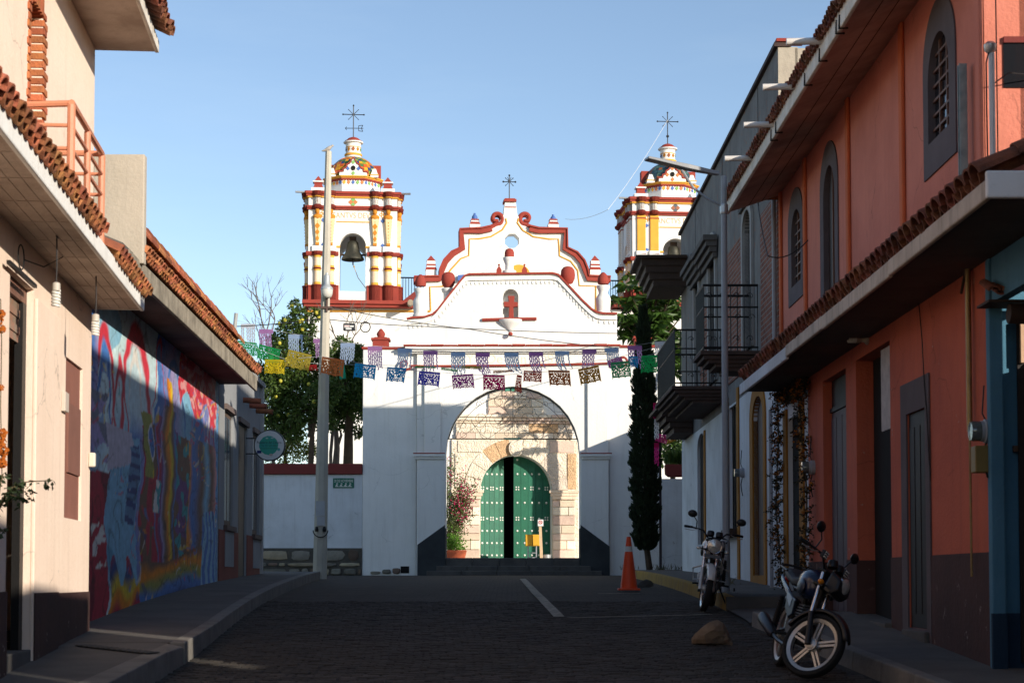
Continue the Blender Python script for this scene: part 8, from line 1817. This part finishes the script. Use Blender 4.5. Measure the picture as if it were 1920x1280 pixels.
# ---- flower garlands round the doorway
def garland(pts, label, dens, d_off=0):
    gl = thing('doorway_garland', tuple(pts[0]), label, 'garland', 'dried flower garlands round the doorway'); lv = MB(); fl = MB(); st_ = MB(); st_.tube(pts, .012, 5)
    for a, b_ in zip(pts, pts[1:]):
        n = int((b_-a).length*dens)
        for k in range(n):
            c = a.lerp(b_, (k+random.random())/n) + Vector((random.gauss(0, .05), random.gauss(0, .05), random.gauss(0, .05)))
            for _ in range(9): leaf(lv, c + Vector((random.gauss(0, .03),)*3), (random.gauss(0, 1), random.gauss(0, 1), random.gauss(-.4, .8)), random.uniform(.03, .065), .025)
            if random.random() < .3:
                for _ in range(8): leaf(fl, c + Vector((random.gauss(0, .02),)*3), (random.gauss(0, 1), random.gauss(0, 1), random.gauss(0, 1)), .05, .03)
    build(st_, 'cord', STEM, parent=gl); build(lv, 'dry_leaves', bpy.data.materials.get('dry_garland_leaf') or M('dry_garland_leaf', (.035, .032, .014), (.018, .016, .008), 9, .8, .8, .1), parent=gl, kind='stuff'); build(fl, 'flowers', bpy.data.materials.get('wilted_marigold') or M('wilted_marigold', (.38, .15, .015), (.22, .05, .02), 12, .8, .8, .1), parent=gl, kind='stuff')
def WP(px, py, w_=.12): u, z = RW.hit(px, py, w_); return RW.pt(u, w_, z)
garland([WP(1458, 745), WP(1460, 820), WP(1456, 900), WP(1455, 960), WP(1460, 1010), WP(1464, 1060), WP(1466, 1098)], 'left strand of the dried flower garland, hanging down the white jamb', 60)
garland([WP(1504, 715), WP(1500, 780), WP(1506, 850), WP(1513, 920), WP(1512, 980), WP(1508, 1040), WP(1510, 1085)], 'right strand of the dried flower garland, beside the coral wall', 55)
garland([WP(1458, 742), WP(1478, 745), WP(1490, 735), WP(1506, 712)], 'short top strand of the dried flower garland over the doorway', 80)

# ---- grass tufts at the foot of walls
m_ = MB(); GRS = M('dry_kerb_grass', (.08, .085, .03), (.12, .09, .04), 6, .7, .8, 0)
for (x, y, d) in ((1345, 1088, 29.5), (1352, 1092, 28.8), (1180, 1070, 44), (1240, 1066, 44.5), (1275, 1062, 43.5)):
    c = P(x, y, d); c.z = szR(d)
    for _ in range(40): leaf(m_, c + Vector((random.gauss(0, .12), random.gauss(0, .12), 0)), (random.gauss(0, .5), random.gauss(0, .5), 1), random.uniform(.06, .2), .012)
o = build(m_, 'grass', GRS, kind='stuff', fix=False)

# ================================================================== motorcycles
RUB = M('tyre_rubber', (.016, .016, .016), None, 9, .4, .85, .3); CHR = M('chrome', (.62, .62, .64), None, 6, .2, .16, 0, metal=1); ALU = M('cast_aluminium', (.50, .48, .45), (.40, .38, .36), 8, .4, .38, .1, metal=.7)
BKP = M('black_gloss', (.012, .012, .014), None, 5, .2, .42, 0, coat=.1); SEAT = M('black_vinyl', (.014, .014, .014), None, 8, .3, .55, .1); AMB = M('amber_lens', (.62, .20, .015), None, 5, .2, .25, 0); ENG = M('engine_grey', (.10, .10, .105), None, 8, .5, .5, .1, metal=.6)
HLG = M('headlamp_glass', (.8, .77, .7), (.5, .48, .43), 30, .8, .12, .2, 60, spec=.8, metal=.5)
def motorcycle(loc, yaw, lean, steer, label, tankm, panelm, fendm, spokes, headw, height=1.0, lights=False):
    t = thing('motorcycle', loc, label, 'motorcycle', 'motorcycles parked along the kerb', rot=(0, 0, 0))
    t.rotation_mode = 'XYZ'; t.matrix_world = Matrix.Translation(loc) @ Matrix.Rotation(yaw, 4, 'Z') @ Matrix.Rotation(lean, 4, 'X')
    Rw = .30; fx, rx = .64, -.62
    piv = Vector((.42, 0, .86)); axs = Vector((-.44, 0, .9)).normalized(); SM = Matrix.Translation(piv) @ Matrix.Rotation(steer, 4, axs) @ Matrix.Translation(-piv)
    FT = lambda x, y, z: SM @ Vector((x, y, z))
    ID = None
    def wheel(cx, T, nm, par):
        c = lambda r_, y, a: (cx + r_*math.cos(a), y, Rw + r_*math.sin(a)); n = 36
        m_ = MB(); prof = [(.245, -.03), (.262, -.046), (.285, -.042), (.298, -.022), (.30, 0), (.298, .022), (.285, .042), (.262, .046), (.245, .03)]
        vs = [c(r_, y, 6.283*k/n) for k in range(n) for r_, y in prof]; q_ = len(prof)
        m_.add(vs, [(k*q_+i, k*q_+(i+1) % q_, ((k+1) % n)*q_+(i+1) % q_, ((k+1) % n)*q_+i) for k in range(n) for i in range(q_)], 0, T); wh = build(m_, nm, RUB, parent=par, smooth=True)
        m_ = MB(); prof = [(.215, -.022), (.246, -.034), (.246, .034), (.215, .022)]; vs = [c(r_, y, 6.283*k/n) for k in range(n) for r_, y in prof]
        m_.add(vs, [(k*4+i, k*4+(i+1) % 4, ((k+1) % n)*4+(i+1) % 4, ((k+1) % n)*4+i) for k in range(n) for i in range(4)], 0, T); build(m_, 'rim', ALU if spokes else CHR, parent=wh, smooth=True)
        m_ = MB()
        for y0, y1, r0_, r1_ in ((-.055, .055, .058, .058), (-.065, -.055, .035, .05)): m_.add([c(r_, y, 6.283*k/20) for y, r_ in ((y0, r0_), (y1, r1_)) for k in range(20)], [(k, (k+1) % 20, 20+(k+1) % 20, 20+k) for k in range(20)] + [tuple(range(20)), tuple(range(39, 19, -1))], 0, T)
        build(m_, 'hub', ALU, parent=wh, smooth=True)
        if spokes:
            for k in range(5):
                a = 6.283*k/5 + .45; d0 = Vector((math.cos(a), 0, math.sin(a))); s_ = Vector((-math.sin(a), 0, math.cos(a))); C0 = Vector((cx, 0, Rw)); m_ = MB()
                for sg_ in (-1, 1):
                    o_ = s_*.014*sg_; vs = []
                    for rr_, w_, th in ((.05, .011, .022), (.218, .009, .014)): vs += [C0 + d0*rr_ + o_*(1.1 if rr_ < .1 else 1.3) + s_*w_*a_ + Vector((0, th*b_, 0)) for a_, b_ in ((-1,-1),(1,-1),(1,1),(-1,1))]
                    m_.add(vs, [(0,1,2,3),(4,7,6,5)] + [(i, (i+1) % 4, 4+(i+1) % 4, 4+i) for i in range(4)], 0, T)
                build(m_, 'spoke', ALU, parent=wh)
        else:
            m_ = MB()
            for k in range(18): a = 6.283*k/18; m_.tube([c(.05, .03 if k % 2 else -.03, a+.4*(1 if k % 4 < 2 else -1)), c(.22, 0, a)], .003, 4, T)
            build(m_, 'spokes', CHR, parent=wh)
        return wh
    wheel(fx, FT, 'front_wheel', t); wheel(rx, None, 'rear_wheel', t)
    for s_ in (-1, 1):
        m_ = MB(); m_.tube([(fx-.005, s_*.085, Rw-.02), (fx-.13, s_*.085, .56)], .027, 10, FT); fk = build(m_, 'fork_slider', BKP if spokes else ALU, parent=t, smooth=True)
        m_ = MB(); m_.tube([(fx-.13, s_*.085, .555), (.42, s_*.085, .93)], .018, 10, FT); build(m_, 'fork_tube', CHR, parent=fk, smooth=True)
    m_ = MB(); m_.box(.38, .50, -.11, .11, .80, .83, FT); m_.box(.36, .46, -.11, .11, .93, .955, FT); build(m_, 'fork_clamp', BKP, parent=t, bevel=.01)
    def fender(cx, a0, a1, r_, w_, T, mat, nm):
        m_ = MB(); n = 14; vs = []
        for k in range(n+1):
            a = lerp(a0, a1, k/n); taper = 1 - .25*abs(k/n-.5)*2
            for y, dr in ((-w_, -.03), (-w_*.8, 0), (0, .018), (w_*.8, 0), (w_, -.03)): vs.append((cx + (r_+dr)*math.cos(a), y*taper, Rw + (r_+dr)*math.sin(a)))
        m_.add(vs, [(k*5+i, k*5+i+1, k*5+6+i, k*5+5+i) for k in range(n) for i in range(4)], 0, T); o = build(m_, nm, mat, parent=t, smooth=True); sm = o.modifiers.new('thick', 'SOLIDIFY'); sm.thickness = .006
    fender(fx, R(25), R(165), .335, .07, FT, fendm, 'front_fender')
    # headlamp, gauges, bars
    hx, hz = .60, .88
    m_ = MB(); m_.lathe([(0, -.13), (.06, -.12), (headw*.8, -.06), (headw, 0), (headw, .02)], 20, (0, 0, 0), lambda a, b_, z: FT(hx + z, a, hz + b_)); hl = build(m_, 'headlamp', fendm if not spokes else tankm, parent=t, smooth=True)
    m_ = MB(); m_.lathe([(headw, .021), (headw*.97, .035), (headw*.6, .055), (0, .062)], 20, (0, 0, 0), lambda a, b_, z: FT(hx + z, a, hz + b_)); build(m_, 'lens', HLG, parent=hl, smooth=True)
    m_ = MB(); m_.lathe([(headw*1.04, .0), (headw*1.06, .015), (headw*1.04, .035), (headw*.95, .03)], 20, (0, 0, 0), lambda a, b_, z: FT(hx + z, a, hz + b_)); build(m_, 'lamp_ring', CHR, parent=hl, smooth=True)
    if spokes:
        m_ = MB(); m_.prism([(.50, .98), (.64, .92), (.66, .82), (.60, .76), (.50, .78)], -.11, .11, FT); build(m_, 'lamp_cowl', BKP, parent=t, bevel=.03)
    for s_ in (-1, 1):
        m_ = MB(); m_.lathe([(0, 0), (.045, 0), (.05, .03), (.045, .06), (0, .062)], 14, (0, 0, 0), lambda a, b_, z: FT(.46 + a*.9 - z*.35, s_*.058 + b_, 1.0 + z + a*.35)); build(m_, 'gauge', BKP, parent=t, smooth=True)
        m_ = MB(); m_.tube([(.40, 0, .965), (.40, s_*.08, .97), (.38, s_*.16, 1.06), (.30, s_*.34, 1.07)], .012, 8, FT); hb = build(m_, 'handlebar', BKP, parent=t, smooth=True)
        m_ = MB(); m_.tube([(.305, s_*.30, 1.07), (.25, s_*.40, 1.065)], .018, 10, FT); build(m_, 'grip', RUB, parent=hb, smooth=True)
        m_ = MB(); m_.tube([(.36, s_*.22, 1.06), (.36, s_*.30, 1.03), (.30, s_*.40, 1.03)], .006, 6, FT); build(m_, 'lever', ALU, parent=hb)
        m_ = MB(); m_.tube([(.335, s_*.25, 1.07), (.36, s_*.26, 1.16), (.35, s_*.31, 1.22)], .007, 6, FT); ma = build(m_, 'mirror', BKP, parent=t, smooth=True)
        m_ = MB(); m_.ball((.345, s_*.335, 1.25), (.022, .065, .05), 12, 8, FT); build(m_, 'mirror_shell', BKP, parent=ma, smooth=True)
        m_ = MB(); m_.tube([(.52, s_*.06, .82), (.52, s_*.16, .82)], .008, 6, FT); si = build(m_, 'indicator', BKP, parent=t)
        m_ = MB(); m_.ball((.52, s_*.19, .82), (.028, .035, .024), 10, 7, FT); build(m_, 'indicator_lens', AMB if spokes else HLG, parent=si, smooth=True)
        if lights and True:
            m_ = MB(); m_.box(.40, .44, s_*.20-.035, s_*.20+.035, 1.02, 1.09, FT); al = build(m_, 'spot_lamp', BKP, parent=t, bevel=.008)
            m_ = MB()
            for a in range(3):
                for b_ in range(3): m_.ball((.443, s_*.20 - .022 + .022*a, 1.033 + .022*b_), .008, 6, 4, FT)
            build(m_, 'led_dots', HLG, parent=al)
    # tank, seat, panels
    def hull(rows, mat, nm, par=t, sq=.7):
        m_ = MB(); n = 16; vs = []
        for x, w_, z0, z1 in rows:
            for k in range(n):
                a = 6.283*k/n; c_, s_ = math.cos(a), math.sin(a); vs.append((x, w_*math.copysign(abs(c_)**sq, c_), (z0+z1)/2 + (z1-z0)/2*math.copysign(abs(s_)**sq, s_)))
        m_.add(vs, [(i*n+k, i*n+(k+1) % n, (i+1)*n+(k+1) % n, (i+1)*n+k) for i in range(len(rows)-1) for k in range(n)] + [tuple(range(n)), tuple(range(len(rows)*n-1, (len(rows)-1)*n-1, -1))]); return build(m_, nm, mat, parent=par, smooth=True)
    tk = hull([(.40, .05, .74, .86), (.34, .12, .70, .93), (.22, .155, .68, .965), (.08, .15, .68, .955), (-.04, .11, .70, .90), (-.10, .06, .72, .84)], tankm, 'tank')
    for s_ in (-1, 1):
        m_ = MB(); m_.ball((.20, s_*.145, .79), (.13, .022, .075), 12, 8); build(m_, 'tank_pad', BKP if not spokes else panelm, parent=tk, smooth=True)
        m_ = MB(); m_.prism([(.04, .66), (-.10, .68), (-.34, .74), (-.30, .56), (-.12, .48), (.02, .52)], s_*.11, s_*.135); build(m_, 'side_panel', panelm, parent=t, bevel=.012)
        m_ = MB(); m_.prism([(-.30, .72), (-.62, .80), (-.80, .86), (-.78, .80), (-.5, .70), (-.34, .66)], s_*.09, s_*.115); build(m_, 'tail_panel', tankm, parent=t, bevel=.012)
        if spokes: m_ = MB(); m_.prism([(-.06, .665), (-.30, .72), (-.28, .66), (-.10, .58)], s_*.136, s_*.14); build(m_, 'pale_stripe', bpy.data.materials.get('pale_blue_decal') or M('pale_blue_decal', (.30, .42, .55), None, 5, .3, .3, 0), parent=t)
        m_ = MB(); m_.tube([(rx+.02, s_*.13, Rw+.02), (rx+.12, s_*.13, .66)], .028, 10); sh_ = build(m_, 'shock', BKP, parent=t, smooth=True)
        m_ = MB(); m_.tube([(rx+.03+.10*k/60 + .0, s_*.13 + .036*math.cos(k*1.05), Rw+.06+.28*k/60 + .036*math.sin(k*1.05)*.3) for k in range(61)], .006, 5); build(m_, 'spring', ENG, parent=sh_, smooth=True)
        m_ = MB(); m_.tube([(-.06, s_*.10, .40), (rx, s_*.10, Rw)], .02, 8); build(m_, 'swing_arm', BKP, parent=t, smooth=True)
        m_ = MB(); m_.tube([(.02, s_*.14, .34), (.02, s_*.25, .33)], .014, 8); build(m_, 'foot_peg', RUB, parent=t)
    hull([(.02, .10, .80, .87), (-.1, .125, .77, .875), (-.3, .13, .77, .86), (-.5, .125, .80, .90), (-.7, .11, .83, .93), (-.78, .07, .85, .92)], SEAT, 'seat', sq=.6)
    m_ = MB(); m_.tube([(-.52, .13, .90), (-.76, .14, .93), (-.86, .08, .95), (-.86, -.08, .95), (-.76, -.14, .93), (-.52, -.13, .90)], .012, 8); build(m_, 'grab_rail', BKP, parent=t, smooth=True)
    fender(rx, R(35), R(170), .36, .08, None, BKP, 'rear_fender')
    m_ = MB(); m_.ball((-.84, 0, .83), (.04, .07, .04), 10, 7); build(m_, 'tail_lamp', M('red_lens', (.4, .02, .02), None, 5, .2, .25, 0) if 'red_lens' not in bpy.data.materials else bpy.data.materials['red_lens'], parent=t, smooth=True)
    m_ = MB(); m_.tube([(.42, 0, .84), (.2, 0, .74), (-.1, 0, .72), (-.6, 0, .76)], .024, 8); m_.tube([(.42, 0, .80), (.34, 0, .5), (.24, 0, .27), (-.12, 0, .27), (-.12, 0, .72)], .02, 8); build(m_, 'frame', BKP, parent=t, smooth=True)
    m_ = MB(); m_.box(-.14, .20, -.12, .12, .27, .46); m_.lathe([(.09, -.14), (.10, -.12), (.10, .12), (.09, .14)], 18, (0, 0, 0), lambda a, b_, z: (.0 + a, z, .38 + b_)); en = build(m_, 'engine', ENG, parent=t, bevel=.02)
    for k in range(7): z = .46 + .026*k; e = .02*math.sin(k*.5); build(MB().box(.06-e, .26+e, -.09-e, .09+e, z+.003, z+.016), 'cooling_fin', ENG, parent=en)
    m_ = MB(); m_.tube([(.24, -.05, .55), (.34, -.08, .48), (.30, -.12, .30), (.05, -.15, .24), (-.2, -.16, .26), (-.4, -.17, .30)], .02, 10); ex = build(m_, 'exhaust_pipe', BKP if spokes else ENG, parent=t, smooth=True)
    m_ = MB(); a, b_ = Vector((-.36, -.17, .29)), Vector((-.86, -.19, .42)); m_.tube([a, a.lerp(b_, .12), a.lerp(b_, .9), b_], [.03, .05, .06, .048], 14); build(m_, 'muffler', BKP if spokes else ENG, parent=ex, smooth=True)
    m_ = MB(); m_.tube([(-.02, .12, .30), (-.06, .26, .02)], .011, 6); build(m_, 'side_stand', BKP, parent=t)
    if not spokes:
        m_ = MB(); m_.tube([(.34, -.05, .42), (.34, -.22, .40), (.30, -.24, .55), (.38, -.06, .62)], .012, 6); m_.tube([(.34, .05, .42), (.34, .22, .40), (.30, .24, .55), (.38, .06, .62)], .012, 6); build(m_, 'crash_bar', ALU, parent=t, smooth=True)
        m_ = MB(); m_.box(.60, .615, -.11, .11, .72, .765, FT); build(m_, 'number_plate', M('dull_plate', (.12, .13, .15), None, 5, .4, .6, 0), parent=t)
        m_ = MB(); m_.tube([(.50, .1, .80), (.56, .2, .60), (.58, .16, .45), (.62, .06, .30)], .008, 6, FT); build(m_, 'brake_cable', WIRE, parent=t)
    return t
NAVY = M('navy_gloss_paint', (.008, .016, .05), None, 5, .3, .25, 0, coat=.35); SILV = M('dark_panel', (.02, .03, .05), None, 5, .3, .3, 0, metal=.3); MWH = M('white_gloss_paint', (.62, .60, .58), None, 5, .3, .25, 0, coat=.4); MCRM = M('cream_side_panel', (.55, .52, .46), None, 5, .3, .35, 0)
def place_moto(px, py, d, yaw, lean, steer, *a, **k):
    c = P(px, py, d); c.z = g(d) + .018
    # root under the wheelbase middle; front wheel touches at +.64
    fwd = Vector((math.cos(yaw), math.sin(yaw), 0)); c = c - fwd*.64; c.z = g(c.y) + .018
    t = motorcycle(tuple(c), yaw, lean, steer, *a, **k); sl = (g(d) - g(d + 1.28*abs(math.sin(yaw)))) / 1.28
    t.matrix_world = Matrix.Translation(c) @ Matrix.Rotation(yaw, 4, 'Z') @ Matrix.Rotation(-math.asin(sl), 4, 'Y') @ Matrix.Rotation(lean, 4, 'X')
    return t
place_moto(1518, 1274, 15.9, R(-86), R(-12), R(46), 'navy motorcycle with five-spoke silver alloy wheels, leaning on its stand in the foreground', NAVY, SILV, BKP, True, .085, lights=True)
place_moto(1322, 1150, 24.2, R(-100), R(-6), R(12), 'white-tanked motorcycle with round headlamp parked farther off by the yellow kerb', MWH, MCRM, MWH, False, .095)

# ================================================================== unseen houses and walls, added and shaped to cast the street shade
ST2 = M('low_bounce_stucco', (.20, .12, .09), (.15, .09, .07), 1.2, .6, .9, .3, 18, streak=.25)  # kept dark so the unseen houses bounce little light
def shading_house(plan, top, label, out):
    """an unseen shade-casting house given by its plan; out is the side that faces the street"""
    xs, ys = zip(*plan); h = thing('shade_house', (sum(xs)/len(xs), sum(ys)/len(ys), g(min(ys))), label, 'house', 'unseen houses added to shade the street')
    n = len(plan); m_ = MB(); m_.add([(x, y, z) for z in (-4, top) for x, y in plan], [tuple(range(n)), tuple(range(2*n-1, n-1, -1))] + [(i, (i+1) % n, n+(i+1) % n, n+i) for i in range(n)]); build(m_, 'wall', ST2, parent=h)
    cx, cy = sum(xs)/n, sum(ys)/n; e = lambda p, k: (cx + (p[0]-cx)*k, cy + (p[1]-cy)*k)
    m_ = MB(); m_.add([(*e(p, 1.004), z) for z in (top+.002, top+.14) for p in plan], [tuple(range(n)), tuple(range(2*n-1, n-1, -1))] + [(i, (i+1) % n, n+(i+1) % n, n+i) for i in range(n)]); build(m_, 'roof_edge', TERRA, parent=h)
    x0 = min(xs) if out < 0 else max(xs); y0, y1 = min(ys), max(ys)
    for k in range(2): build(MB().box(min(x0, x0+out*.03)+out*.002, max(x0, x0+out*.03)+out*.002, lerp(y0, y1, .2+.4*k), lerp(y0, y1, .3+.4*k), g(y0)+.4, g(y0)+2.5), 'door', WOOD, parent=h)
shading_house([(4.5, 10.35), (6.4, 10.35), (6.4, 13.31), (4.5, 15.21)], 6.15, 'unseen two-storey house next to the coral house, chamfered along the sun to shade the mural', -1)  # corner cut parallel to the sun so no light leaks past
shading_house([(4.6, 6.0), (5.2, 6.0), (5.2, 9.3), (4.6, 9.9)], 3.28, 'unseen narrow low block added on the right to shade the foot of the cream house', -1)
shading_house([(4.6, -16), (8.2, -16), (8.2, 2.3), (4.6, 5.9)], 3.75, 'unseen long house on the right behind the viewpoint, sized to shade the near left wall', -1)
shading_house([(-9, -16), (-3.7, -16), (-3.6, 9.9), (-9, 9.9)], 5.6, 'unseen long two-storey house on the left behind the viewpoint, added to dim the street', 1)  # added to cut sky light on the street and right walls
shading_house([(4.75, 42.75), (7.9, 42.75), (7.9, 44.6), (4.75, 44.6)], 8.76, 'unseen tall block added behind the white and brick building to shade the left of the gate', -1)  # hidden block added for the shadow on the gate
shading_house([(5.25, 44.7), (10, 44.7), (10, 52.3), (5.25, 52.3)], 4.95, 'unseen low house added behind the white and brick building to shade the right of the gate', -1)
lw_ = thing('shade_wall', (4.7, 10.1, g(10)), 'low wall added in a gap between two unseen houses to shorten the sun streak', 'wall')
build(MB().box(4.62, 4.8, 9.3, 10.34, -1.5, 1.98), 'wall', ST2, parent=lw_)  # added block that cuts the sun streak on the road short
gw = thing('shade_wall', (4.85, 14.95, g(15)), 'unseen low tile-topped wall added to keep sun off the lower blue wall', 'wall')
build(MB().box(4.72, 4.9, 14.75, 15.35, -1.2, 1.86), 'wall', ST2, parent=gw); tile_eave(gw, Wall((4.72, 14.7), (4.72, 15.4), (-1, 0)), 0, .7, .06, 1.86, R(14), TH, .155, 1)  # unseen wall added to stop low sun below the lit blue patch
